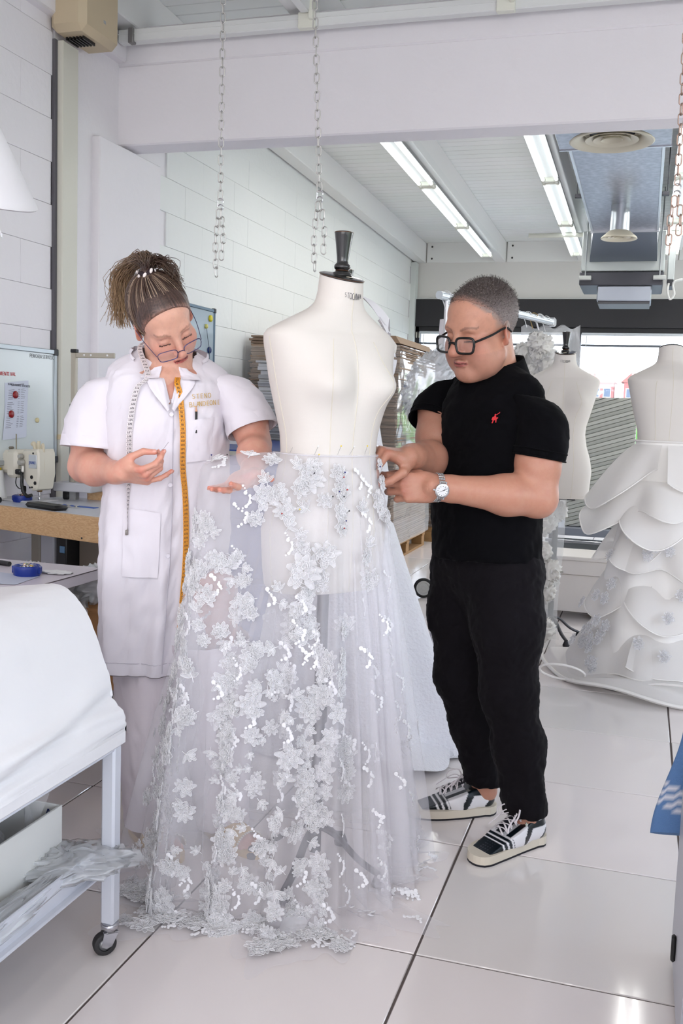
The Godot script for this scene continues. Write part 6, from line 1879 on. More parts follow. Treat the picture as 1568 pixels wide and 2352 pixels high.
	var rr := [[0.100, 0.098, 0.074, 0.069, 0.062], [0.102, 0.100, 0.078, 0.072, 0.064]]
	for k in 2:
		var q: Array = L[k]
		var mid: Vector3 = q[0].lerp(q[1], 0.45)
		js.cap(q[0] - V(0, 0.03, 0), mid, rr[k][0], rr[k][1] * 0.98, 0.05)
		js.cap(mid, q[1], rr[k][1] * 0.97, rr[k][2], 0.05)
		var calf: Vector3 = q[1].lerp(q[2], 0.4) + RB * V(0, 0, -0.012)
		js.cap(q[1], calf, rr[k][2], rr[k][3], 0.04)
		js.cap(calf, q[2] + V(0, 0.02, 0), rr[k][3], rr[k][4], 0.04)
		# creases at the knee and stacks at the ankle
		var fw := RB * V(0.0, 0, 1)
		for i in 4:
			var y := 0.455 + (i - 1.5) * 0.034
			var c: Vector3 = q[1] + V(0, y - 0.455, 0)
			js.cap(c - fw * 0.068 + V(-0.03, 0.010, 0), c - fw * 0.066 + RB * V(0.045, -0.008, 0.03), 0.010, 0.008, 0.016)
		for i in 5:
			var y := 0.115 + i * 0.034
			var f := (y - 0.075) / 0.38
			var c: Vector3 = q[2].lerp(q[1], f)
			var a := i * 2.1 + k
			js.cap(c + V(sin(a) * 0.052, 0.006, cos(a) * 0.052), c + V(sin(a + 1.5) * 0.053, -0.008, cos(a + 1.5) * 0.053), 0.014, 0.012, 0.014)
		js.cap(q[0] + fw * 0.07 + V(0, -0.05, 0), q[0] + fw * 0.085 + RB * V(0.03 if k else -0.03, -0.20, 0), 0.016, 0.008, 0.03)
	js.cut(V(0, 0.100, 0), V(0, -1, 0))
	var jm := js.build(0.0075)
	ripple(jm, 0.005, V(8, 6, 8), 9.0)
	ripple(jm, 0.003, V(18, 22, 18), 4.0)
	wpart(t, "jeans", jm.mesh(), jean)
	man_hair(t, HX, K)
	var black := mat(Color(0.022, 0.021, 0.024), 0.3)
	glasses(HX, K, "thick black square-framed glasses on the man's nose", V(0, -0.017, 0.119), 0.054, 0.040, 0.0105, 0.0034, 1.1, black, 0.12, [V(0.077, -0.002, 0.05), V(0.082, 0.006, 0.0), V(0.083, -0.008, -0.022)], 0.05)
	watch(wL, eL, X1)
	sneaker(V(-0.214, 0, -2.885), V(-0.396, 0, -2.648), 0.292, "white and navy sneaker with loose white laces, the one nearer the camera", false)
	sneaker(V(-0.378, 0, -3.050), V(-0.640, 0, -2.918), 0.300, "white and navy sneaker with white laces, toe just behind the tulle", true)

func emblem_at(t: Node3D, em: MB, pm: MB, X: Transform3D) -> void:
	# lay the emblem on the chest: nearest surface vertex towards the viewer's side of the wanted height
	var want := V(-0.395, 1.262, -2.70)
	var best := 0
	for i in pm.v.size():
		if pm.v[i].distance_squared_to(want) < pm.v[best].distance_squared_to(want): best = i
	var n := pm.normals()[best]
	var z := n; var x := Vector3.UP.cross(z).normalized()
	var B := Basis(x, z.cross(x), z).scaled(Vector3.ONE * 0.00098)
	wpart(t, "emblem", em.mesh(), mat(Color(0.78, 0.08, 0.12), 0.6)).transform = t.transform.affine_inverse() * Transform3D(B, pm.v[best] + n * 0.0012)

func man_hair(t: Node3D, HX: Transform3D, K: float) -> void:
	var s := SDF.new()
	s.ell(HX * (V(0, 0.040, -0.020) * K), V(0.0795, 0.0925, 0.1010) * K, HX.basis, 0.02)
	s.ell(HX * (V(0, 0.054, 0.033) * K), V(0.0600, 0.0530, 0.0570) * K, HX.basis, 0.03)
	s.cut(HX * (V(0, 0.086, 0.070) * K), HX.basis * V(0, -0.62, 0.785))
	s.cut(HX * (V(0, -0.040, -0.06) * K), HX.basis * V(0, -0.9, 0.45))
	var b := s.build(0.0026)
	var HI := HX.affine_inverse()
	var n := b.normals()
	for i in b.v.size():
		var p := (HI * b.v[i]) / K
		var g := noise.get_noise_3dv(p * 260.0) + 0.6 * noise.get_noise_3dv(p * 520.0)
		var topf := smoothstep(0.02, 0.11, p.y)
		var c := Color(0.50, 0.46, 0.45).lerp(Color(0.235, 0.20, 0.19), clampf(topf * 0.9 + g * 0.35, 0, 1))
		if g > 0.35: c = c.lerp(Color(0.66, 0.62, 0.60), 0.5)
		var edge := maxf((p - V(0, 0.086, 0.070)).dot(V(0, -0.62, 0.785)), (p - V(0, -0.040, -0.06)).dot(V(0, -0.9, 0.45)) * 0.7)
		c = c.lerp(Color(0.68, 0.50, 0.43), clampf(smoothstep(-0.022, 0.001, edge) * 0.75 + g * 0.25, 0, 1) if edge > -0.026 else 0.0)
		b.col[i] = c.srgb_to_linear()
		b.v[i] += n[i] * (g * 0.0014 - 0.0022 * smoothstep(-0.02, 0.0, edge))
	wpart(t, "hair", b.mesh(true, 0.0, false), vmat(0.6, 0.4))
	var r := RandomNumberGenerator.new(); r.seed = 44
	var hs := MB.new()
	for k in 2600:
		var i := r.randi() % b.v.size()
		var p := (HI * b.v[i]) / K
		var topf := smoothstep(0.01, 0.10, p.y)
		var l := lerpf(0.003, 0.009, topf)
		var d := (n[i] + HX.basis * V(r.randfn(0, 0.25), 0.1, 0.45 + r.randfn(0, 0.25))).normalized()
		hs.tint = Color(0.22, 0.19, 0.18).lerp(Color(0.72, 0.69, 0.67), clampf(r.randf() * 1.1 - 0.35 * topf, 0, 1)).srgb_to_linear()
		hs.tube([b.v[i] - n[i] * 0.001, b.v[i] + d * l], [0.00045, 0.00025], 3, false, false)
	stuff(wpart(t, "hair_stubble", hs.mesh(true, 0.0, false), vmat(0.55, 0.4)))

func watch(wr: Vector3, el: Vector3, X: Transform3D) -> void:
	var steel := mat(Color(0.78, 0.78, 0.78), 0.22, 0.9)
	var ax := (el - wr).normalized()
	var c := wr - ax * 0.006
	var t := thing("wristwatch", "steel wristwatch with a white dial on the man's left wrist", "watch", c)
	var z := V(0.10, -0.10, 1.0); z = (z - ax * z.dot(ax)).normalized()
	var y := z.cross(ax)
	var B := Basis(ax, y, z)
	var ra := 0.0385; var rb := 0.0345
	for k in 26:
		var a := TAU * (k + 0.5) / 26.0
		if cos(a) > 0.86: continue
		var p := V(0, sin(a) * ra, cos(a) * rb)
		for q in [-1, 0, 1]:
			part(t, "bracelet_link", boxm(V(0.0052 if q else 0.0075, 0.0066, 0.0028), 0.0008), steel, Transform3D(B, Vector3.ZERO) * Transform3D(Basis(V(1, 0, 0), -a), p + V(q * 0.0064, 0, 0)))
	var F := Transform3D(B, z * (rb + 0.002)) * Transform3D(Basis(V(1, 0, 0), PI / 2), Vector3.ZERO)
	var cs := MB.new()
	cs.lathe([Vector2(0, -0.004), Vector2(0.0190, -0.004), Vector2(0.0202, -0.002), Vector2(0.0202, 0.003), Vector2(0.0192, 0.0048), Vector2(0.0158, 0.0058), Vector2(0.0152, 0.0050), Vector2(0.0152, 0.004)], 40, F)
	for q in [-1, 1]:
		for e in [-1, 1]: cs.box(F * V(q * 0.0085, 0, e * 0.0195), V(0.004, 0.010, 0.006), 0.001, F.basis * Basis(V(1, 0, 0), PI / 2))
	cs.lathe([Vector2(0, 0.0245), Vector2(0.0024, 0.0245), Vector2(0.0028, 0.0235), Vector2(0.0028, 0.020)], 12, F * Transform3D(Basis(V(0, 0, 1), PI / 2), V(0, 0.0005, 0)))
	part(t, "case", cs.mesh(false, 35.0), steel)
	var di := MB.new(); di.lathe([Vector2(0, 0.0046), Vector2(0.0154, 0.0046)], 36, F)
	part(t, "dial", di.mesh(), mat(Color(0.92, 0.92, 0.92), 0.3))
	var hd := MB.new()
	for k in 12:
		var a := TAU * k / 12.0
		hd.box(F * V(sin(a) * 0.0125, 0.0049, cos(a) * 0.0125), V(0.0012, 0.0005, 0.003), 0.0, F.basis * Basis(V(0, 1, 0), a))
	for q in [[1.9, 0.008, 0.0016], [2.25, 0.011, 0.0012], [5.1, 0.010, 0.0006]]:
		hd.box(F * V(sin(q[0]) * q[1] * 0.5, 0.0053, cos(q[0]) * q[1] * 0.5), V(q[2], 0.0005, q[1]), 0.0, F.basis * Basis(V(0, 1, 0), q[0]))
	part(t, "hands", hd.mesh(), mat(Color(0.08, 0.08, 0.1), 0.4))
	var bz := MB.new()
	for k in 60:
		var a := TAU * k / 60.0
		bz.box(F * V(sin(a) * 0.0176, 0.00535, cos(a) * 0.0176), V(0.0004, 0.0004, 0.0018 if k % 5 else 0.0026), 0.0, F.basis * Basis(V(0, 1, 0), a))
	part(t, "bezel_marks", bz.mesh(), mat(Color(0.25, 0.25, 0.27), 0.4))
	var gl := mat(Color(1, 1, 1, 0.05), 0.02); gl.transparency = BaseMaterial3D.TRANSPARENCY_ALPHA
	var gb := MB.new(); gb.lathe([Vector2(0, 0.0066), Vector2(0.012, 0.0064), Vector2(0.0154, 0.0056)], 32, F)
	part(t, "crystal", gb.mesh(), gl)

func sneaker(heel: Vector3, toe: Vector3, L: float, label: String, right: bool) -> void:
	var t := thing("sneaker", label, "shoe", heel, atan2(toe.x - heel.x, toe.z - heel.z), "the man's sneakers")
	var m := -1.0 if right else 1.0   # inner side towards -x for the left shoe
	var outline := func(f: float) -> Vector2:   # half width and centre shift along the length
		var w := lerpf(0.036, 0.050, smoothstep(0.05, 0.70, f))
		w *= sqrt(clampf(1.0 - pow((f - 0.5) * 2.0, 6.0), 0, 1))
		if f < 0.12: w = 0.038 * sqrt(clampf(1.0 - pow((0.14 - f) / 0.14, 2.0), 0.0, 1.0)) + 0.001
		return Vector2(w, -m * 0.010 * sin(PI * f) + m * 0.006 * smoothstep(0.7, 1.0, f))
	var poly := PackedVector2Array()
	for side in [1, -1]:
		for i in 20:
			var f := i / 19.0 if side > 0 else 1.0 - i / 19.0
			f = 0.5 - 0.5 * cos(PI * f)
			if side < 0 and (i == 0 or i == 19): continue
			var o: Vector2 = outline.call(f)
			poly.append(Vector2(o.y + side * maxf(o.x, 0.004), f * L))
	var flat := Basis(V(1, 0, 0), V(0, 0, 1), V(0, -1, 0))
	var so := MB.new(); so.prism(poly, 0.024, Transform3D(flat, V(0, 0.018, 0)), 0.003)
	part(t, "midsole", so.mesh(false, 35.0), mat(Color(0.84, 0.80, 0.73), 0.6))
	var bo := MB.new(); bo.prism(poly, 0.006, Transform3D(flat, V(0, 0.003, 0)), 0.001)
	part(t, "outsole", bo.mesh(), mat(Color(0.07, 0.065, 0.10), 0.7))
	var s := SDF.new()
	s.cap(V(0, 0.050, 0.045), V(-m * 0.006, 0.048, 0.13), 0.036, 0.042, 0.03)
	s.cap(V(-m * 0.006, 0.044, 0.13), V(0, 0.034, L - 0.050), 0.043, 0.038, 0.03)
	s.cap(V(0, 0.060, 0.050), V(0, 0.088, 0.048), 0.036, 0.034, 0.02)
	s.cap(V(0, 0.075, 0.09), V(0, 0.056, 0.17), 0.030, 0.030, 0.03)
	s.cap(V(0, 0.10, 0.05), V(0, 0.14, 0.05), 0.024, 0.028, 0.006, -1)
	s.cut(V(0, 0.027, 0), V(0, -1, 0))
	s.cut(V(0, 0.108, 0.03), V(0, 1, 0.35))
	var b := s.build(0.0032)
	var navy := Color(0.045, 0.05, 0.085); var wht := Color(0.90, 0.89, 0.895)
	for i in b.v.size():
		var p := b.v[i]
		var z := p.z / L
		var ax := absf(p.x)
		var c := wht
		if z > 0.62:
			var arc := 0.047 + 0.030 * (0.92 - z) - 0.15 * maxf(0.0, z - 0.9) 
			if p.y < arc - 0.006 or z > 0.965: c = navy       # toe guard
			if z < 0.72 and p.y > 0.058 and ax < 0.026: c = navy      # tip of the eyestay
			if Vector2(fposmod(p.x * 110.0, 1.0) - 0.5, fposmod(p.z * 110.0, 1.0) - 0.5).length() < 0.24 and ax < 0.016 and z > 0.72 and z < 0.86: c = navy.lerp(wht, 0.3)
		if z > 0.28 and z <= 0.68 and ax > 0.011 and ax < 0.030 and p.y > 0.058: c = navy   # eyestay
		if z > 0.50 and z < 0.70 and p.y < 0.075:      # slanting bars at the front
			var q := fposmod((z - p.y * 1.3) * 17.0, 1.0)
			if z - p.y * 1.3 > 0.50 and z - p.y * 1.3 < 0.66: c = navy if q < 0.6 else wht
		var hb := z + (p.y - 0.03) * 1.9
		if hb > 0.37 and hb < 0.455 and z < 0.42: c = navy        # strap down from the ankle
		if z < 0.16 and p.y < 0.062 and z + p.y * 2.2 < 0.24: c = navy
		if p.y > 0.070 and p.y < 0.088 and z < 0.30 and ax > 0.02: c = navy
		if z < 0.045 and p.y > 0.045 and p.y < 0.075 : c = wht if p.y < 0.066 else navy
		if p.y > 0.100: c = Color(0.08, 0.08, 0.16)
		b.col[i] = c.srgb_to_linear()
	var um := vmat(0.32, 0.5)
	part(t, "upper", b.mesh(true), um)
	var tg := MB.new()
	var tr := []
	for j in 8:
		var f := j / 7.0
		var row := PackedVector3Array()
		for i in 7:
			var u := i / 3.0 - 1.0
			row.append(V(u * (0.016 + 0.010 * f), 0.079 + 0.050 * f - 0.006 * u * u, 0.185 - 0.105 * f))
		tr.append(row)
	tg.sheet(tr)
	part(t, "tongue", tg.mesh(), mat(navy, 0.4))
	var lc := MB.new()
	for k in 6:
		var f := k / 5.0
		var z := lerpf(0.190, 0.098, f); var y := lerpf(0.083, 0.118, f)
		for e in [-1.0, 1.0]:
			lc.tube(bend([V(-e * 0.023, y - 0.012, z + 0.004), V(-e * 0.010, y - 0.002, z), V(e * 0.010, y + 0.001, z - 0.010), V(e * 0.024, y - 0.010, z - 0.014)], 4), 0.0030, 6, false, true, 0.55)
	for e in [-1.0, 1.0]:
		lc.tube(bend([V(0, 0.118, 0.118), V(e * 0.020, 0.135, 0.125), V(e * 0.040, 0.122, 0.150), V(e * 0.034, 0.104, 0.158), V(e * 0.012, 0.112, 0.135), V(0, 0.118, 0.120)], 6), 0.0027, 6, false, true, 0.6)
		lc.tube(bend([V(0, 0.118, 0.118), V(e * 0.022, 0.118, 0.140), V(e * 0.030, 0.095, 0.175), V(e * 0.040, 0.080, 0.190)], 6), 0.0026, 6, false, true, 0.6)
	lc.ball(V(0, 0.118, 0.118), V(0.007, 0.005, 0.006), 10, 6)
	part(t, "laces", lc.mesh(), mat(Color(0.88, 0.85, 0.86), 0.8))
	var st := MB.new()
	var sp := PackedVector2Array()
	for k in 10: sp.append(Vector2(sin(TAU * k / 10.0), cos(TAU * k / 10.0)) * (0.0085 if k % 2 == 0 else 0.0034))
	st.prism(sp, 0.002, Transform3D(Basis(V(0, 1, 0), PI / 2 * -m) * Basis(V(1, 0, 0), -0.4), V(-m * 0.031, 0.083, 0.105)))
	st.prism(sp, 0.002, Transform3D(Basis(V(0, 1, 0), PI / 2 * m) * Basis(V(1, 0, 0), -0.4), V(m * 0.031, 0.083, 0.105)))
	part(t, "star_stud", st.mesh(), mat(Color(0.75, 0.74, 0.72), 0.25, 0.9))
	var sk := MB.new()
	sk.lathe([Vector2(0.031, 0.085), Vector2(0.031, 0.122), Vector2(0.029, 0.124)], 24, Transform3D(Basis(), V(0, 0, 0.048)))
	part(t, "sock", sk.mesh(), mat(Color(0.08, 0.10, 0.30), 0.8))
# ------------------------------------------------------------------ the back room
func pallet_load(label: String, lo: Vector3, hi: Vector3, c1: Color, c2: Color, layer: float, lean: float, seed_: int, pallet := true) -> Node3D:
	var t := thing("pallet_load", label, "pallet load", V((lo.x + hi.x) * 0.5, 0, (lo.z + hi.z) * 0.5), 0.0, "stacks of flat cartons")
	var r := RandomNumberGenerator.new(); r.seed = seed_
	var b := MB.new()
	var y0 := lo.y + (0.145 if pallet else 0.0)
	var y := y0
	var k := 0
	while y < hi.y:
		var h := layer * r.randf_range(0.7, 1.3)
		var jx := r.randfn(0, 0.006) + lean * (y - y0) + 0.012 * sin(y * 7.0 + seed_)
		var jz := r.randfn(0, 0.006) + 0.010 * sin(y * 5.0)
		b.tint = c1.lerp(c2, clampf(r.randf(), 0, 1)).srgb_to_linear()
		var nz := 2 if hi.z - lo.z > 1.2 else 1
		for q in nz:
			var a := lerpf(lo.z, hi.z, float(q) / nz) + 0.006; var e := lerpf(lo.z, hi.z, float(q + 1) / nz) - 0.006
			b.box(V((lo.x + hi.x) * 0.5 + jx + r.randfn(0, 0.003), y + h * 0.5, (a + e) * 0.5 + jz), V(hi.x - lo.x, h - 0.0022, e - a), 0.0, Basis(Vector3.UP, r.randfn(0, 0.008)) * Basis(V(0, 0, 1), r.randfn(0, 0.004)))
		y += h; k += 1
	stuff(wpart(t, "cartons", b.mesh(true), vmat(0.8, 0.3)))
	if pallet:
		var wood := mat(Color(0.62, 0.47, 0.30), 0.8)
		bump(wood, noise_tex(0.02, 128, 3), 0.1, 4.0)
		for i in 5:
			var x := lerpf(lo.x + 0.05, hi.x - 0.05, i / 4.0)
			wpart(t, "pallet_board", boxlh(V(x - 0.048, lo.y + 0.122, lo.z), V(x + 0.048, lo.y + 0.144, hi.z), 0.002), wood)
		for i in 3:
			for j in 3:
				var x := lerpf(lo.x + 0.05, hi.x - 0.055, i / 2.0); var z := lerpf(lo.z + 0.06, hi.z - 0.06, j / 2.0)
				wpart(t, "pallet_block", boxlh(V(x - 0.05, lo.y + 0.022, z - 0.055), V(x + 0.05, lo.y + 0.100, z + 0.055), 0.003), wood)
		for j in 3:
			var z := lerpf(lo.z + 0.06, hi.z - 0.06, j / 2.0)
			wpart(t, "pallet_board", boxlh(V(lo.x, lo.y + 0.100, z - 0.05), V(hi.x, lo.y + 0.122, z + 0.05), 0.002), wood)
		for i in 3:
			var x := lerpf(lo.x + 0.05, hi.x - 0.055, i / 2.0)
			wpart(t, "pallet_board", boxlh(V(x - 0.05, lo.y, lo.z), V(x + 0.05, lo.y + 0.022, hi.z), 0.002), wood)
	return t
func film_round(t: Node3D, lo: Vector3, hi: Vector3, a: float, seed_: float) -> void:
	var b := MB.new()
	var rows := []
	for j in 30:
		var row := PackedVector3Array()
		var f := j / 29.0
		for i in 26:
			var u := i / 25.0
			row.append(V(hi.x + 0.010 + 0.010 * noise.get_noise_3d(u * 3.0, f * 4.0, seed_) + 0.003 * sin(f * 40.0 + u * 9.0 + seed_), lerpf(lo.y, hi.y, f), lerpf(hi.z + 0.008, lo.z - 0.008, u)))
		rows.append(row)
	b.sheet(rows)
	rows = []
	for j in 24:
		var row := PackedVector3Array()
		var f := j / 23.0
		for i in 14:
			var u := i / 13.0
			row.append(V(lerpf(hi.x + 0.008, lo.x - 0.008, u), lerpf(lo.y, hi.y, f), hi.z + 0.010 + 0.008 * noise.get_noise_3d(u * 3.0, f * 4.0, seed_ + 5.0)))
		rows.append(row)
	b.sheet(rows)
	wpart(t, "film_wrap", b.mesh(), film(a, 0.06))

func back_room() -> void:
	var kr1 := Color(0.50, 0.42, 0.36); var kr2 := Color(0.66, 0.57, 0.49)
	var p1 := pallet_load("brown stack of flat cartons against the left wall behind the blue cabinet", V(-2.77, 0, -7.5), V(-2.25, 1.775, -6.62), kr1, kr2, 0.013, 0.01, 3)
	film_round(p1, V(-2.77, 0.9, -7.5), V(-2.40, 1.7, -6.62), 0.10, 3.0)
	var p2 := pallet_load("pale grey stack of flat cartons just right of the brown stack behind the blue cabinet", V(-2.49, 0, -6.55), V(-1.95, 1.56, -6.14), Color(0.60, 0.60, 0.61), Color(0.80, 0.80, 0.80), 0.022, 0.0, 5)
	var p3 := pallet_load("tall film-wrapped stack of brown cartons with its corner beside the dress form's bust", V(-2.72, 0, -9.15), V(-1.945, 1.80, -7.75), kr1, Color(0.62, 0.54, 0.47), 0.012, 0.015, 8)
	film_round(p3, V(-2.72, 0.15, -9.15), V(-1.925, 1.80, -7.75), 0.13, 8.0)
	var cd := MB.new()
	cd.prism(PackedVector2Array([Vector2(-0.4, 0), Vector2(0.4, 0), Vector2(0.36, 0.06), Vector2(-0.3, 0.08)]), 1.3, Transform3D(Basis(), V(-2.33, 1.815, -8.45)))
	wpart(p3, "top_sheet", cd.mesh(), mat(Color(0.55, 0.46, 0.38), 0.8))
	var p4 := pallet_load("wrapped stack of cartons furthest back along the left wall, behind the man's shoulder", V(-2.70, 0, -11.2), V(-1.90, 1.86, -9.4), Color(0.42, 0.35, 0.30), Color(0.58, 0.50, 0.43), 0.012, 0.0, 11)
	film_round(p4, V(-2.70, 0.15, -11.2), V(-1.89, 1.86, -9.4), 0.12, 13.0)
	# blue cabinet with the things on it
	var blue := mat(Color(0.04, 0.20, 0.52), 0.35)
	var bc := thing("cabinet", "blue low cabinet with a beige edge behind the woman and the dress form", "cabinet", V(-2.0, 0, -5.2))
	wpart(bc, "body", boxlh(V(-2.68, 0.04, -6.08), V(-1.70, 1.022, -4.55), 0.006), blue)
	wpart(bc, "worktop", boxlh(V(-2.70, 1.034, -6.1), V(-1.68, 1.047, -4.53), 0.003), blue)
	wpart(bc, "edge_strip", boxlh(V(-2.705, 1.018, -4.55), V(-1.675, 1.040, -4.515), 0.004), mat(Color(0.70, 0.69, 0.64), 0.5))
	for k in 3: wpart(bc, "drawer", boxlh(V(-2.64, 0.10 + k * 0.30, -4.552), V(-1.73, 0.375 + k * 0.30, -4.535), 0.004), blue)
	var ph := thing("control_unit", "beige keypad unit with a grey box behind, standing on the blue cabinet", "control unit", V(-2.16, 1.047, -5.5))
	wpart(ph, "front_panel", boxlh(V(-2.208, 1.06, -5.47), V(-2.148, 1.245, -5.44), 0.005), mat(Color(0.80, 0.78, 0.68), 0.5))
	wpart(ph, "casing", boxlh(V(-2.42, 1.047, -5.66), V(-2.205, 1.245, -5.47), 0.006), mat(Color(0.58, 0.60, 0.64), 0.5))
	wpart(ph, "window", boxlh(V(-2.192, 1.205, -5.4405), V(-2.172, 1.230, -5.438), 0.001), mat(Color(0.10, 0.11, 0.12), 0.2))
	var kp := MB.new()
	for i in 5:
		for j in 3: kp.box(V(-2.196 + i * 0.0075, 1.110 + j * 0.021, -5.4392), V(0.0055, 0.012, 0.003), 0.0006)
	wpart(ph, "keys", kp.mesh(), mat(Color(0.62, 0.60, 0.50), 0.5))
	var kb := MB.new(); kb.lathe([Vector2(0, 0.025), Vector2(0.007, 0.024), Vector2(0.009, 0.0)], 14, Transform3D(Basis(V(0, 0, 1), -PI / 2), V(-2.149, 1.125, -5.455)))
	wpart(ph, "knob", kb.mesh(), mat(Color(0.2, 0.22, 0.27), 0.4))
	var wb := thing("small_box", "small open white card box on the blue cabinet left of the keypad unit", "box", V(-2.25, 1.047, -5.25))
	var wbb := MB.new()
	for q in [[V(-2.25, 1.064, -5.19), V(0.17, 0.034, 0.003)], [V(-2.25, 1.064, -5.30), V(0.17, 0.034, 0.003)], [V(-2.334, 1.064, -5.245), V(0.003, 0.034, 0.11)], [V(-2.166, 1.064, -5.245), V(0.003, 0.034, 0.11)], [V(-2.25, 1.049, -5.245), V(0.17, 0.003, 0.11)]]: wbb.box(q[0], q[1])
	wpart(wb, "carton_body", wbb.mesh(), mat(Color(0.84, 0.83, 0.82), 0.7))
	wpart(wb, "stamp", boxlh(V(-2.205, 1.056, -5.1885), V(-2.19, 1.066, -5.188)), mat(Color(0.7, 0.45, 0.5), 0.7))
	var fp := MB.new(); fp.box(Vector3.ZERO, V(0.11, 0.003, 0.08), 0.001, Basis(V(0, 0, 1), 0.5))
	solo("paper_sheet", fp.mesh(), mat(Color(0.72, 0.75, 0.74), 0.6), "grey-white folded card leaning over the small white box", "paper", "", Transform3D(Basis(), V(-2.30, 1.115, -5.27)))
	# clothes rail
	var clear := mat(Color(0.80, 0.83, 0.85), 0.15, 0.3)
	var ra := V(-0.537, 1.80, -5.74); var rz := V(-0.93, 1.80, -4.46)
	var rail := thing("clothes_rail", "clear tubular clothes rail with garments behind the man's head", "clothes rail", V(-0.73, 0, -5.1))
	var rb := MB.new(); rb.tube([ra, rz], 0.019, 16)
	wpart(rail, "rail", rb.mesh(), clear)
	var eb := MB.new(); eb.box(ra, V(0.045, 0.05, 0.05), 0.010)
	wpart(rail, "end_fitting", eb.mesh(), mat(Color(0.82, 0.83, 0.84), 0.2, 0.4))
	for k in 2:
		var q := ra.lerp(rz, 0.48 + 0.46 * k)
		var pb := MB.new(); pb.tube([V(q.x, 0.06, q.z), q], 0.013, 12)
		wpart(rail, "post", pb.mesh(), mat(Color(0.85, 0.85, 0.86), 0.3, 0.4))
		var fb := MB.new(); fb.box(V(q.x, 0.045, q.z), V(0.34, 0.03, 0.04), 0.006)
		wpart(rail, "base_bar", fb.mesh(), mat(Color(0.85, 0.85, 0.86), 0.3, 0.4))
	for k in 5:
		var q := ra.lerp(rz, [0.07, 0.14, 0.20, 0.26, 0.95][k])
		var hk := MB.new()
		hk.tube(bend([q + V(0.0, -0.002, 0), q + V(0.022, 0.012, 0), q + V(0.0, 0.026, 0), q + V(-0.022, 0.008, 0), q + V(-0.010, -0.030, 0), q + V(0.0, -0.06, 0)], 5), 0.0022 if k != 1 else 0.005, 6)
		solo("hanger_hook", hk.mesh(), mat(Color(0.72, 0.60, 0.38), 0.3, 0.7) if k == 2 else mat(Color(0.9, 0.9, 0.9), 0.35), ["white wire hanger hook nearest the rail's end fitting", "thick white hanger hook second from the rail's end", "brass wire hanger hook on the clear rail", "white hanger hook next to the brass one", "white hanger loop just left of the man's forehead"][k], "hanger", "hanger hooks on the clear rail")
	# garment bag: film round white organza flowers
	var bag := thing("garment_bag", "tall clear garment bag full of white organza flowers hanging behind the man's back", "garment bag", V(-0.57, 0, -5.93))
	var fluff := mat(Color(0.95, 0.94, 0.92), 0.85)
	fluff.backlight_enabled = true; fluff.backlight = Color(0.4, 0.4, 0.38)
	var fl := []
	for k in 4: fl.append(crumple(Vector3.ONE * 0.06, 0.55, 1.8, 10.0 + k * 7.0, 30, 20).mesh())
	for k in 96:
		var y := lerpf(1.70, 0.07, k / 95.0)
		var x := -0.56 + rng.randf_range(-0.13, 0.13)
		if y > 1.35: x = -0.60 + rng.randf_range(-0.15, 0.12)
		var z := lerpf(-5.93, -5.42, smoothstep(0.98, 0.62, y)) + rng.randf_range(-0.05, 0.05)
		var sc := rng.randf_range(0.6, 1.15)
		if y < 0.25: z += rng.randf_range(0.0, 0.18)
		part(bag, "organza_flower", fl[rng.randi() % 4], fluff, bag.transform.affine_inverse() * Transform3D(Basis.from_euler(V(rng.randf() * 6.0, rng.randf() * 6.0, 0)).scaled(Vector3.ONE * sc), V(x, y, z)))
	var fb := MB.new()
	for sgn in [-1.0, 1.0]:
		var rows := []
		for j in 36:
			var f := j / 35.0
			var row := PackedVector3Array()
			for i in 20:
				var u := i / 19.0
				var puff := sin(PI * u) * 0.075 * (0.5 + 0.5 * sin(f * 3.0))
				row.append(V(lerpf(-0.735, -0.385, u) - 0.03 * f * (1.0 - u) + 0.008 * sin(f * 14.0 + u * 5.0), lerpf(1.79 + 0.012 * sin(u * 20.0), 0.02, f), lerpf(-5.93, -5.42, smoothstep(0.40, 0.62, f)) + sgn * puff + 0.014 * noise.get_noise_2d(u * 6.0, f * 9.0) + maxf(0.0, f - 0.9) * 1.8 * sgn * 0.6))
			rows.append(row)
		fb.sheet(rows)
	wpart(bag, "film", fb.mesh(), film(0.22, 0.18))
	var bag2 := thing("plastic_garment_bag", "crumpled clear bag with lace sticking out by the man's right shoulder", "garment bag", V(-0.96, 1.4, -4.45))
	var cr := crumple(V(0.10, 0.17, 0.08), 0.4, 2.2, 77.0, 44, 32)
	wpart(bag2, "film", cr.mesh(), film(0.3, 0.12)).transform = Transform3D(Basis(V(0, 0, 1), -0.45), V(0, 0, 0))
	var wg := MB.new()
	var wr := []
	for j in 16:
		var f := j / 15.0
		var row := PackedVector3Array()
		for i in 25:
			var a := TAU * i / 24.0
			row.append(V(-0.885 + cos(a) * lerpf(0.055, 0.075, f) + 0.006 * sin(a * 5.0 + f * 4.0), lerpf(1.70, 1.05, f), -4.56 + sin(a) * lerpf(0.02, 0.05, f)))
		wr.append(row)
	wg.sheet(wr)
	solo("white_garment", wg.mesh(), mat(Color(0.92, 0.90, 0.91), 0.8), "plain white garment hanging on the rail just left of the man's face", "garment")
	# second dress form, front view
	var d2 := make_form("cream dress form with a fluted black knob in front of the far window, facing us", V(-0.445, 0, -5.62), 0.10, 0.02)
	for line in [["STOCKMAN", 0.985], ["M. 38", 0.958], ["BUSTE", 0.925], ["N. 407 A", 0.90]]:
		var w: String = line[0]
		for k in w.length():
			var th := -0.55 + 0.050 * k
			var p := torso_point(th, line[1], 0.0012) + V(0, 0.02, 0)
			part(d2, "stamp_letter", text_mesh(w[k], 0.012, 0.0004), mat(Color(0.45, 0.44, 0.45), 0.8), Transform3D(Basis(Vector3.UP, th).scaled(V(0.8, 1, 1)), p))
	ruffled_gown()
	lace_gown()
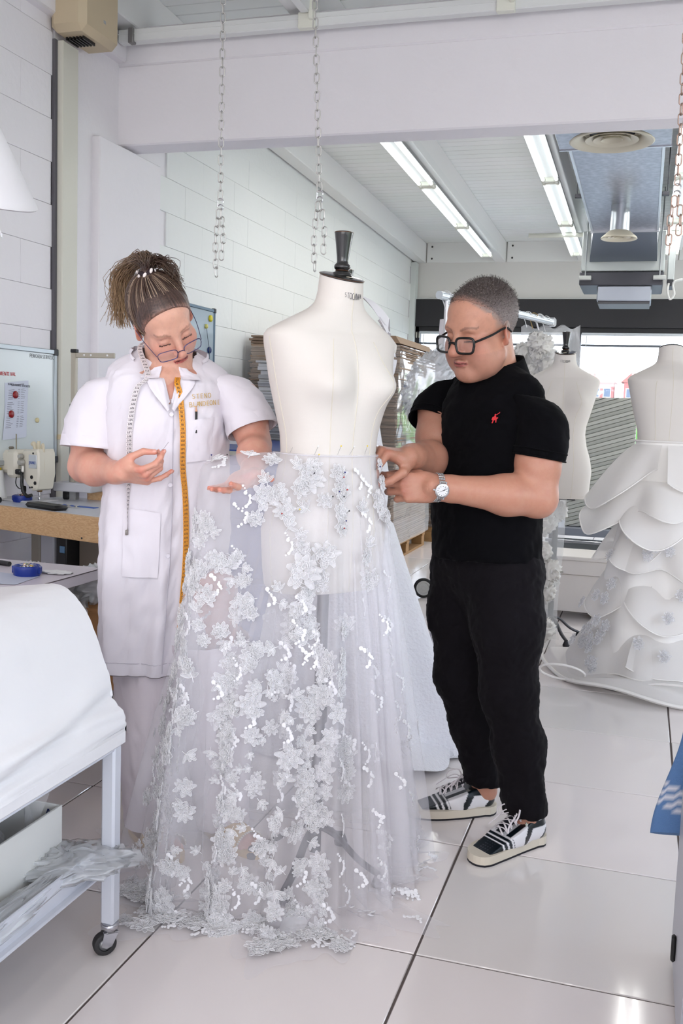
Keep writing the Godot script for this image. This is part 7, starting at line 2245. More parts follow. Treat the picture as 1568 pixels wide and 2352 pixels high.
	# stack of pale slatted sheets
	var ss := thing("sheet_stack", "pale grey stack of slanting slatted sheets between the far dress form and the ruffled gown", "sheet stack", V(-0.2, 0, -7.3))
	var smat := mat(Color(0.76, 0.765, 0.73), 0.6)
	var frame := PackedVector2Array([Vector2(-0.50, 0.50), Vector2(-0.055, 0.50), Vector2(-0.055, 1.415), Vector2(-0.50, 1.405)])
	for k in 46:
		var y := 0.34 + k * 0.028
		var q := PackedVector2Array([Vector2(-0.60, y - 0.10), Vector2(0.05, y + 0.11), Vector2(0.05, y + 0.134), Vector2(-0.60, y - 0.076)])
		for piece in Geometry2D.intersect_polygons(q, frame):
			var sl := MB.new()
			sl.prism(piece, 0.40 + 0.02 * (k % 3), Transform3D(Basis(), V(0, 0, -7.30)))
			wpart(ss, "slat", sl.mesh(), smat)
	wpart(ss, "core", boxlh(V(-0.49, 0.505, -7.49), V(-0.066, 1.395, -7.115), 0.004), mat(Color(0.70, 0.71, 0.67), 0.6))
	var tb := thing("bench", "grey bench with a metal rail under the slatted sheet stack", "bench", V(-0.3, 0, -7.3))
	wpart(tb, "top", boxlh(V(-0.62, 0.44, -7.6), V(0.35, 0.495, -7.0), 0.004), mat(Color(0.52, 0.54, 0.58), 0.4))
	wpart(tb, "rail", boxlh(V(-0.62, 0.39, -7.02), V(0.35, 0.41, -6.99), 0.004), mat(Color(0.72, 0.73, 0.75), 0.25, 0.7))
	wpart(tb, "panel", boxlh(V(-0.6, 0.27, -7.3), V(0.3, 0.385, -7.26), 0.004), mat(Color(0.50, 0.52, 0.52), 0.5))
	for x in [-0.6, 0.32]: wpart(tb, "leg", boxlh(V(x - 0.02, 0, -7.3), V(x + 0.02, 0.44, -7.26), 0.004), mat(Color(0.4, 0.42, 0.43), 0.5))
	var cream := mat(Color(0.86, 0.835, 0.81), 0.6)
	var lc := thing("low_cabinet", "low cream cabinet with a dark gap underneath, left of the ruffled gown", "cabinet", V(0.0, 0, -6.35))
	wpart(lc, "top", boxlh(V(-0.62, 0.375, -6.62), V(0.40, 0.40, -6.22), 0.004), cream)
	wpart(lc, "rail", boxlh(V(-0.60, 0.285, -6.25), V(0.38, 0.375, -6.232), 0.003), cream)
	wpart(lc, "door", boxlh(V(-0.60, 0.045, -6.27), V(-0.12, 0.283, -6.252), 0.003), cream)
	wpart(lc, "door", boxlh(V(-0.115, 0.045, -6.27), V(0.38, 0.283, -6.252), 0.003), cream)
	wpart(lc, "foot", boxlh(V(-0.19, 0.0, -6.58), V(0.36, 0.045, -6.26), 0.003), cream)
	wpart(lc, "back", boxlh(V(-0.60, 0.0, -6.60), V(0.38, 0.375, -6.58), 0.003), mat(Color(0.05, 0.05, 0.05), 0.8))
	# trolley wheel by the man's leg
	var wh := thing("wheel", "black-tyred trolley wheel with a pale hub standing on the tiles left of the man's legs", "wheel", V(-1.375, 0, -6.5))
	var X := Transform3D(Basis(V(0, 1, 0), 0.25) * Basis(V(1, 0, 0), PI / 2), V(0, 0.069, 0))
	var tyre := MB.new(); tyre.lathe([Vector2(0.050, -0.014), Vector2(0.062, -0.015), Vector2(0.068, -0.009), Vector2(0.069, 0), Vector2(0.068, 0.009), Vector2(0.062, 0.015), Vector2(0.050, 0.014)], 36, X)
	part(wh, "tyre", tyre.mesh(), mat(Color(0.03, 0.03, 0.03), 0.5))
	var hub := MB.new(); hub.lathe([Vector2(0, 0.013), Vector2(0.014, 0.013), Vector2(0.016, 0.009), Vector2(0.034, 0.008), Vector2(0.038, 0.012), Vector2(0.050, 0.013), Vector2(0.050, -0.013), Vector2(0, -0.012)], 36, X)
	part(wh, "hub", hub.mesh(false, 40.0), mat(Color(0.75, 0.75, 0.73), 0.4, 0.3))
	var ax := MB.new(); ax.tube([V(0, 0.069, -0.01), V(0.12, 0.069, -0.24)], 0.012, 10)
	part(wh, "axle", ax.mesh(), mat(Color(0.6, 0.6, 0.6), 0.3, 0.8))

func gown_wave(C: Vector3, al: float, f: float, R0: float, R1: float, y0: float, y1: float, n: float, amp: float, ph: float) -> Vector3:
	var w := sin(al * n + ph) + 0.45 * sin(al * (n * 1.7) + ph * 2.0)
	var r := lerpf(R0, R1, f) + amp * w * f
	var y := lerpf(y0, y1, pow(f, 1.3)) + amp * 0.9 * cos(al * n + ph + 0.8) * f
	return C + V(sin(al) * r, maxf(y, 0.006), cos(al) * r)

func ruffled_gown() -> void:
	var C := V(0.105, 0, -4.98)
	make_form("cream dress form seen from behind at the right edge, carrying the ruffled gown", C, PI + 0.12, 0.01, false)
	var org := mat(Color(0.975, 0.96, 0.945, 0.80), 0.75)
	org.transparency = BaseMaterial3D.TRANSPARENCY_ALPHA
	org.backlight_enabled = true; org.backlight = Color(0.55, 0.54, 0.52)
	var sat := mat(Color(0.965, 0.95, 0.93), 0.5)
	var g := thing("ruffled_gown", "white organza gown with cascading ruffles and a train on the form at the right edge", "gown", C)
	var rows := []
	for j in 30:
		var f := j / 29.0
		var row := PackedVector3Array()
		for i in 91:
			var a := TAU * i / 90.0
			var y := 1.165 * (1.0 - f)
			var r: float
			if y > 0.80:
				var tp := torso_point(a - PI - 0.12, y, 0.006)
				r = Vector2(tp.x, tp.z).length()
			else: r = lerpf(0.19, 0.36, 1.0 - y / 0.80)
			r += 0.012 * f * sin(a * 9.0)
			row.append(C + V(sin(a) * r, maxf(y, 0.004), cos(a) * r))
		rows.append(row)
	var b := MB.new(); b.sheet(rows)
	wpart(g, "underskirt", b.mesh(), sat)
	var wr := MB.new()
	var ring := []
	for k in 60:
		var tp := torso_point(TAU * k / 60.0 - PI - 0.12, 1.155, 0.008)
		ring.append(C + Basis(Vector3.UP, PI + 0.12) * tp + V(0, 0.01, 0))
	wr.tube(ring, 0.006, 6, true, false)
	wpart(g, "waist_band", wr.mesh(), sat)
	# tiers: [from angle, to angle, R0, R1, y0, y1, waves, amp, phase]
	for q in [[-3.0, -0.15, 0.135, 0.33, 1.15, 0.86, 4.0, 0.055, 0.4], [0.05, 3.0, 0.135, 0.33, 1.15, 0.84, 4.0, 0.055, 2.0], [-2.8, 0.6, 0.19, 0.36, 0.98, 0.77, 5.0, 0.060, 1.0], [-1.2, 2.6, 0.20, 0.35, 0.90, 0.70, 5.0, 0.060, 3.0], [-2.2, 0.3, 0.20, 0.28, 0.76, 0.58, 5.0, 0.05, 4.2], [-0.8, 2.4, 0.21, 0.33, 0.74, 0.50, 5.0, 0.055, 5.0], [-2.6, -0.1, 0.22, 0.31, 0.55, 0.34, 4.5, 0.05, 0.2], [-0.5, 2.6, 0.24, 0.36, 0.50, 0.26, 5.0, 0.05, 2.2], [-2.6, 0.5, 0.28, 0.42, 0.28, 0.03, 5.0, 0.035, 1.4], [-0.3, 2.6, 0.30, 0.46, 0.26, 0.02, 5.0, 0.035, 3.4]]:
		var rr := []
		for j in 13:
			var f := j / 12.0
			var row := PackedVector3Array()
			for i in 80:
				var al := lerpf(q[0], q[1], i / 79.0)
				var e := sin(PI * i / 79.0)
				var p := gown_wave(C, al, f * (0.55 + 0.45 * e), q[2], q[3], q[4], q[5], q[6], q[7], q[8])
				row.append(p)
			rr.append(row)
		var rb := MB.new(); rb.sheet(rr)
		wpart(g, "ruffle", rb.mesh(), org)
		var eb := MB.new()
		var ep := []
		for p in rr[12]: ep.append(p)
		eb.tube(ep, 0.0035, 5, false, false)
		wpart(g, "ruffle_edge", eb.mesh(), sat)
	# train spread on the floor towards us
	var tr := []
	for j in 16:
		var f := j / 15.0
		var row := PackedVector3Array()
		for i in 70:
			var al := lerpf(-1.75, 1.2, i / 69.0)
			var reach := lerpf(0.52, 0.50, i / 69.0) + 0.05 * sin(al * 2.3 + 0.5)
			var r := lerpf(0.28, reach, f) + 0.012 * sin(al * 6.0) * f
			var y := lerpf(0.17, 0.012, pow(f, 0.6)) + (0.032 * sin(al * 4.0 + f * 3.0) + 0.035) * f
			if f > 0.9: y *= 0.55
			row.append(C + V(sin(al) * r, maxf(y, 0.006), cos(al) * r * 0.96))
		tr.append(row)
	var tb := MB.new(); tb.sheet(tr)
	wpart(g, "train", tb.mesh(), org)
	var te := MB.new()
	var tp2 := []
	for p in tr[15]: tp2.append(p)
	te.tube(tp2, 0.010, 6, false, false, 1.0)
	for loop in [[-0.95, 0.50, 0.09], [0.25, 0.46, 0.13]]:   # rolled loops of horsehair braid
		var lp := []
		for k in 28:
			var a := TAU * k / 28.0
			var c := C + V(sin(loop[0]) * loop[1], 0.055, cos(loop[0]) * loop[1])
			lp.append(c + V(cos(a) * loop[2] * 1.2, 0.042 * sin(a), 0.035 * sin(a + 0.6)))
		te.tube(lp, 0.006, 6, true, false)
	wpart(g, "train_edge", te.mesh(), sat)
	var lace := mat(Color(0.97, 0.965, 0.97), 0.6)
	var ro := []
	for k in 3: ro.append(lace_rose(90 + k, 0.035))
	for k in 34:
		var al := rng.randf_range(-1.5, 1.2); var y := rng.randf_range(0.12, 0.95)
		var r := lerpf(0.46, 0.30, clampf(y / 0.6, 0, 1))
		if k < 12:
			al = -0.85 + rng.randfn(0, 0.18); y = rng.randf_range(0.06, 0.32); r = 0.40 - 0.2 * (y - 0.06)
		var n := V(sin(al), 0.45, cos(al)).normalized()
		part(g, "lace_flower", ro[k % 3], null, g.transform.affine_inverse() * Transform3D(basis_of(V(0, 1, 0) - n * n.y, n, true), C + V(sin(al) * r, y, cos(al) * r)))

func lace_gown() -> void:
	var C := V(-1.085, 0, -3.52)
	make_form("cream dress form hidden behind the middle one, wearing the white lace gown", C, 0.35, 0.06, true)
	var wl := mat(Color(0.93, 0.92, 0.935), 0.6)
	var pat := noise_tex(0.045, 512, 52, FastNoiseLite.TYPE_CELLULAR, 3)
	bump(wl, pat, 0.5, 3.5)
	var g := thing("lace_gown", "white lace wedding gown with a train on the form behind the middle dress form", "gown", C)
	var rows := []
	for j in 44:
		var f := j / 43.0
		var row := PackedVector3Array()
		for i in 121:
			var a := TAU * i / 120.0
			var y := 1.21 * (1.0 - f)
			var r: float
			if y > 0.86:
				var tp := torso_point(a - 0.35, y - 0.06, 0.012)
				r = Vector2(tp.x, tp.z).length()
			else:
				var f2 := 1.0 - y / 0.86
				r = lerpf(0.205, 0.37 + 0.06 * sin(a - 1.0) + 0.10 * exp(-pow((fposmod(a - 1.7 + PI, TAU) - PI) / 0.5, 2.0)), f2)
				r += 0.022 * f2 * sin(a * 8.0 + 0.6) + 0.012 * f2 * sin(a * 13.0)
			row.append(C + V(sin(a) * r, maxf(y, 0.005), cos(a) * r * 0.9))
		rows.append(row)
	# hem roll on the floor
	var last := PackedVector3Array()
	for p in rows[-1]:
		var d: Vector3 = (p - C); d.y = 0
		last.append(p + d.normalized() * 0.05 + V(0, 0.004, 0))
	rows.append(last)
	var b := MB.new(); b.sheet(rows, false, false, 3.0, 3.0)
	wpart(g, "skirt", b.mesh(), wl)
	var tb := MB.new()
	var tr := []
	for j in 9:
		var f := j / 8.0
		var row := PackedVector3Array()
		for i in 31:
			var al := lerpf(0.75, 2.2, i / 30.0)
			var r := lerpf(0.34, 0.50 + 0.03 * sin(al * 7.0), f)
			row.append(C + V(sin(al) * r, lerpf(0.10, 0.010, pow(f, 0.7)) + 0.012 * f * (1.0 + sin(al * 9.0)), cos(al) * r))
		tr.append(row)
	tb.sheet(tr)
	wpart(g, "train", tb.mesh(), wl)
	# bodice with stiff cap sleeves
	rows = []
	for j in 22:
		var y := lerpf(1.20, 1.44, j / 21.0)
		var row := PackedVector3Array()
		for i in 97:
			var a := -PI + TAU * i / 96.0
			row.append(C + Basis(Vector3.UP, 0.35) * torso_point(a, y - 0.02, 0.008 + 0.003 * sin(a * 12.0 + y * 60.0)) + V(0, 0.035, 0))
		rows.append(row)
	var bb := MB.new(); bb.sheet(rows, false, false, 3.0, 2.0)
	wpart(g, "bodice", bb.mesh(), wl)
	for s in [-1.0, 1.0]:
		var cr := []
		for j in 13:
			var f := j / 12.0
			var row := PackedVector3Array()
			for i in 19:
				var u := i / 18.0 * 2.0 - 1.0
				var out := lerpf(0.055, 0.165, f)
				row.append(C + Basis(Vector3.UP, 0.2) * V(s * out, lerpf(1.685, 1.625, pow(f, 2.2)) - 0.065 * u * u * f - 0.02 * f, u * lerpf(0.05, 0.085, f)))
			cr.append(row)
		var cb := MB.new(); cb.sheet(cr)
		wpart(g, "cap_sleeve", cb.mesh(), mat(Color(0.95, 0.94, 0.955), 0.6))
		var rf := MB.new()
		for k in 9:
			var f := k / 8.0
			var rw := []
			for j in 5:
				var row := PackedVector3Array()
				for i in 13:
					var u := i / 12.0
					row.append(C + Basis(Vector3.UP, 0.2) * V(s * (0.130 + 0.035 * sin(f * 3.0) + 0.024 * j / 4.0 + 0.007 * sin(u * 14.0 + k)), 1.60 - f * 0.20 - 0.030 * j / 4.0 + 0.006 * cos(u * 11.0 + k * 2.0), 0.075 - 0.13 * u))
				rw.append(row)
			rf.sheet(rw)
		wpart(g, "sleeve_ruffle", rf.mesh(), wl)
	for k in 2:
		pin(C + V(0.090 + 0.012 * k, 1.49, 0.12), V(0.2, 0.4, 0.6).normalized() * 0.7, Color(0.35, 0.06, 0.08), ["dark red pin in the white lace bodice, left of the pair", "dark red pin in the white lace bodice, right of the pair"][k])
# ------------------------------------------------------------------ mesh building helpers
class MB:
	var v := PackedVector3Array()
	var uv := PackedVector2Array()
	var col := PackedColorArray()
	var idx := PackedInt32Array()
	var tint := Color.WHITE
	func vert(p: Vector3, t := Vector2.ZERO) -> int:
		v.append(p); uv.append(t); col.append(tint)
		return v.size() - 1
	func tri(a: int, b: int, c: int) -> void:
		idx.append(a); idx.append(b); idx.append(c)
	func quad(a: int, b: int, c: int, d: int) -> void:
		tri(a, b, c); tri(a, c, d)
	func face(p: Array, uvs := []) -> void:
		var n := v.size()
		for i in p.size():
			vert(p[i], uvs[i] if uvs.size() else Vector2(p[i].x + p[i].z, p[i].y))
		for i in range(1, p.size() - 1):
			tri(n, n + i, n + i + 1)
	# rows of points -> surface; u along a row, v down the rows
	func sheet(rows: Array, wrap_u := false, wrap_v := false, us := 1.0, vs := 1.0) -> void:
		var n := v.size()
		var w: int = rows[0].size()
		var h := rows.size()
		for j in h:
			var r: PackedVector3Array = rows[j]
			for i in w:
				vert(r[i], Vector2(us * i / maxf(1, w - (0 if wrap_u else 1)), vs * j / maxf(1, h - 1)))
		for j in (h if wrap_v else h - 1):
			var j2 := (j + 1) % h
			for i in (w if wrap_u else w - 1):
				var i2 := (i + 1) % w
				quad(n + j * w + i, n + j * w + i2, n + j2 * w + i2, n + j2 * w + i)
	func cap(ring: PackedVector3Array, flip := false) -> void:
		var c := Vector3.ZERO
		for p in ring: c += p
		c /= ring.size()
		var n := v.size()
		vert(c, Vector2(c.x, c.z))
		for p in ring: vert(p, Vector2(p.x, p.z))
		for i in ring.size():
			var a := n + 1 + i
			var b := n + 1 + (i + 1) % ring.size()
			if flip: tri(n, b, a)
			else: tri(n, a, b)
	func box(c: Vector3, s: Vector3, bev := 0.0, B := Basis()) -> void:
		var h := s * 0.5
		var e := minf(bev, minf(h.x, minf(h.y, h.z)) * 0.9)
		var ax := [Vector3(1, 0, 0), Vector3(0, 1, 0), Vector3(0, 0, 1)]
		for k in 3:
			for sg in [-1.0, 1.0]:
				var n: Vector3 = ax[k] * sg
				var u: Vector3 = ax[(k + 1) % 3]
				var w: Vector3 = ax[(k + 2) % 3]
				var hu: float = h[(k + 1) % 3] - e
				var hw: float = h[(k + 2) % 3] - e
				var o: Vector3 = n * h[k]
				var q := [o - u * hu - w * hw, o + u * hu - w * hw, o + u * hu + w * hw, o - u * hu + w * hw]
				var t := [Vector2(-hu, -hw), Vector2(hu, -hw), Vector2(hu, hw), Vector2(-hu, hw)]
				if sg > 0.0: q.reverse(); t.reverse()
				for i in 4: q[i] = c + B * q[i]
				face(q, t)
		if e > 0.0:
			for k in 3:   # edges along axis k
				var u: Vector3 = ax[(k + 1) % 3]
				var w: Vector3 = ax[(k + 2) % 3]
				var hk: Vector3 = ax[k] * (h[k] - e)
				var hu: float = h[(k + 1) % 3]
				var hw: float = h[(k + 2) % 3]
				for su in [-1.0, 1.0]:
					for sw in [-1.0, 1.0]:
						var p1: Vector3 = u * su * hu + w * sw * (hw - e)
						var p2: Vector3 = u * su * (hu - e) + w * sw * hw
						var q := [p1 - hk, p1 + hk, p2 + hk, p2 - hk]
						if su * sw < 0.0: q.reverse()
						for i in 4: q[i] = c + B * q[i]
						face(q, [Vector2(0, 0), Vector2(0, s[k]), Vector2(e, s[k]), Vector2(e, 0)])
			for sx in [-1.0, 1.0]:
				for sy in [-1.0, 1.0]:
					for sz in [-1.0, 1.0]:
						var q := [Vector3(sx * h.x, sy * (h.y - e), sz * (h.z - e)), Vector3(sx * (h.x - e), sy * h.y, sz * (h.z - e)), Vector3(sx * (h.x - e), sy * (h.y - e), sz * h.z)]
						if sx * sy * sz > 0.0: q.reverse()
						for i in 3: q[i] = c + B * q[i]
						face(q)
	# profile of Vector2(radius, height), turned about y, then moved by X
	func lathe(prof: Array, seg := 24, X := Transform3D(), sx := 1.0, sz := 1.0) -> void:
		var rows := []
		for p in prof:
			var r := PackedVector3Array()
			for i in seg + 1:
				var a := TAU * i / seg
				r.append(X * Vector3(cos(a) * p.x * sx, p.y, sin(a) * p.x * sz))
			rows.append(r)
		sheet(rows, false, false, 1.0, 1.0)
	func tube(pts: Array, rad, seg := 8, closed := false, caps := true, flat := 1.0, upv := Vector3.UP) -> void:
		var rows := []
		var n := pts.size()
		var prev := Vector3.ZERO
		for k in n:
			var d: Vector3
			if closed: d = pts[(k + 1) % n] - pts[(k + n - 1) % n]
			else: d = pts[mini(k + 1, n - 1)] - pts[maxi(k - 1, 0)]
			d = d.normalized()
			var s: Vector3
			if prev == Vector3.ZERO:
				s = d.cross(upv)
				if s.length() < 0.05: s = d.cross(Vector3(1, 0, 0.3))
			else:
				s = prev - d * prev.dot(d)
			s = s.normalized()
			prev = s
			var t := s.cross(d).normalized()
			var r: float = rad[k] if rad is Array or rad is PackedFloat32Array else rad
			var row := PackedVector3Array()
			for i in seg + 1:
				var a := TAU * i / seg
				row.append(pts[k] + s * cos(a) * r + t * sin(a) * r * flat)
			rows.append(row)
		var total := 0.0
		for k in n - 1: total += pts[k].distance_to(pts[k + 1])
		if closed: rows.append(rows[0])
		sheet(rows, false, false, 1.0, total)
		if caps and not closed:
			for e in [0, n - 1]:
				var ring: PackedVector3Array = rows[e].slice(0, seg)
				cap(ring, e == 0)
	func ball(c: Vector3, r: Vector3, seg := 12, rings := 8, B := Basis()) -> void:
		var rows := []
		for j in rings + 1:
			var t := PI * j / rings
			var row := PackedVector3Array()
			for i in seg + 1:
				var a := TAU * i / seg
				row.append(c + B * Vector3(r.x * sin(t) * cos(a), r.y * cos(t), r.z * sin(t) * sin(a)))
			rows.append(row)
		sheet(rows)
	# outline in the xy plane pushed along z by d, centred on z
	func prism(poly: PackedVector2Array, d: float, X := Transform3D(), bev := 0.0) -> void:
		if Geometry2D.is_polygon_clockwise(poly): poly.reverse()
		var n := poly.size()
		var ins := poly
		if bev > 0.0:
			var o := Geometry2D.offset_polygon(poly, -bev)
			if o.size() == 1 and o[0].size() == n: ins = o[0]
			if Geometry2D.is_polygon_clockwise(ins): ins.reverse()
			if ins != poly:  # line the inset ring up with the outline
				var best := 0
				for i in n:
					if ins[i].distance_to(poly[0]) < ins[best].distance_to(poly[0]): best = i
				var turned := PackedVector2Array()
				for i in n: turned.append(ins[(best + i) % n])
				ins = turned
		var t := Geometry2D.triangulate_polygon(ins)
		for s in [-1.0, 1.0]:
			var b := v.size()
			for p in ins: vert(X * Vector3(p.x, p.y, s * d * 0.5), p)
			for i in range(0, t.size(), 3):
				if s > 0.0: tri(b + t[i], b + t[i + 2], b + t[i + 1])
				else: tri(b + t[i], b + t[i + 1], b + t[i + 2])
		var e := bev if ins != poly else 0.0
		for i in n:
			var a := poly[i]
			var c := poly[(i + 1) % n]
			var h := d * 0.5 - e
			face([X * Vector3(a.x, a.y, -h), X * Vector3(a.x, a.y, h), X * Vector3(c.x, c.y, h), X * Vector3(c.x, c.y, -h)], [Vector2(0, 0), Vector2(d, 0), Vector2(d, a.distance_to(c)), Vector2(0, a.distance_to(c))])
			if e > 0.0:
				var ai := ins[i]
				var ci := ins[(i + 1) % n]
				face([X * Vector3(a.x, a.y, h), X * Vector3(ai.x, ai.y, d * 0.5), X * Vector3(ci.x, ci.y, d * 0.5), X * Vector3(c.x, c.y, h)])
				face([X * Vector3(c.x, c.y, -h), X * Vector3(ci.x, ci.y, -d * 0.5), X * Vector3(ai.x, ai.y, -d * 0.5), X * Vector3(a.x, a.y, -h)])
	func add(o: MB, X := Transform3D()) -> void:
		var n := v.size()
		for p in o.v: v.append(X * p)
		uv.append_array(o.uv); col.append_array(o.col)
		for i in o.idx: idx.append(n + i)
	func weld(eps := 0.0002) -> void:
		var seen := {}
		var to := PackedInt32Array()
		var nv := PackedVector3Array(); var nu := PackedVector2Array(); var nc := PackedColorArray()
		for i in v.size():
			var k := Vector3i((v[i] / eps).round())
			if not seen.has(k):
				seen[k] = nv.size(); nv.append(v[i]); nu.append(uv[i]); nc.append(col[i])
			to.append(seen[k])
		for i in idx.size(): idx[i] = to[idx[i]]
		v = nv; uv = nu; col = nc
	func normals() -> PackedVector3Array:
		var n := PackedVector3Array()
		n.resize(v.size())
		for i in range(0, idx.size(), 3):
			var a := idx[i]; var b := idx[i + 1]; var c := idx[i + 2]
			var f := (v[c] - v[a]).cross(v[b] - v[a])
			n[a] += f; n[b] += f; n[c] += f
		# seams: rows that close on themselves share their normals
		for i in n.size(): n[i] = n[i].normalized()
		return n
	func smooth_seams(n: PackedVector3Array) -> void:
		var seen := {}
		for i in v.size():
			var k := Vector3i((v[i] * 5000.0).round())
			if seen.has(k): seen[k].append(i)
			else: seen[k] = [i]
		for k in seen:
			var g: Array = seen[k]
			if g.size() < 2: continue
			var used := {}
			for a in g:
				var s := Vector3.ZERO
				for b in g:
					if n[a].dot(n[b]) > 0.75: s += n[b]
				used[a] = s.normalized()
			for a in g: n[a] = used[a]
	func mesh(colors := false, crease := 0.0, seams := true) -> ArrayMesh:
		var m := ArrayMesh.new()
		surface(m, colors, crease, seams)
		return m
	func surface(m: ArrayMesh, colors := false, crease := 0.0, seams := true) -> void:
		if idx.is_empty(): return
		var a := []
		a.resize(Mesh.ARRAY_MAX)
		if crease > 0.0:
			var fn := PackedVector3Array()
			var at := []
			at.resize(v.size())
			for i in at.size(): at[i] = []
			for i in range(0, idx.size(), 3):
				var f := (v[idx[i + 2]] - v[idx[i]]).cross(v[idx[i + 1]] - v[idx[i]])
				for k in 3: at[idx[i + k]].append(fn.size())
				fn.append(f)
			var lim := cos(deg_to_rad(crease))
			var nv := PackedVector3Array(); var nu := PackedVector2Array(); var nc := PackedColorArray(); var nn := PackedVector3Array(); var ni := PackedInt32Array()
			for i in range(0, idx.size(), 3):
				var me := fn[i / 3].normalized()
				for k in 3:
					var w := idx[i + k]
					var s := Vector3.ZERO
					for f in at[w]:
						if fn[f].normalized().dot(me) > lim: s += fn[f]
					nv.append(v[w]); nu.append(uv[w]); nc.append(col[w]); nn.append(s.normalized() if s.length() > 0.0 else me); ni.append(ni.size())
			a[Mesh.ARRAY_VERTEX] = nv; a[Mesh.ARRAY_NORMAL] = nn; a[Mesh.ARRAY_TEX_UV] = nu; a[Mesh.ARRAY_INDEX] = ni
			if colors: a[Mesh.ARRAY_COLOR] = nc
		else:
			var n := normals()
			if seams and v.size() < 40000: smooth_seams(n)
			a[Mesh.ARRAY_VERTEX] = v; a[Mesh.ARRAY_NORMAL] = n; a[Mesh.ARRAY_TEX_UV] = uv; a[Mesh.ARRAY_INDEX] = idx
			if colors: a[Mesh.ARRAY_COLOR] = col
		m.add_surface_from_arrays(Mesh.PRIMITIVE_TRIANGLES, a)

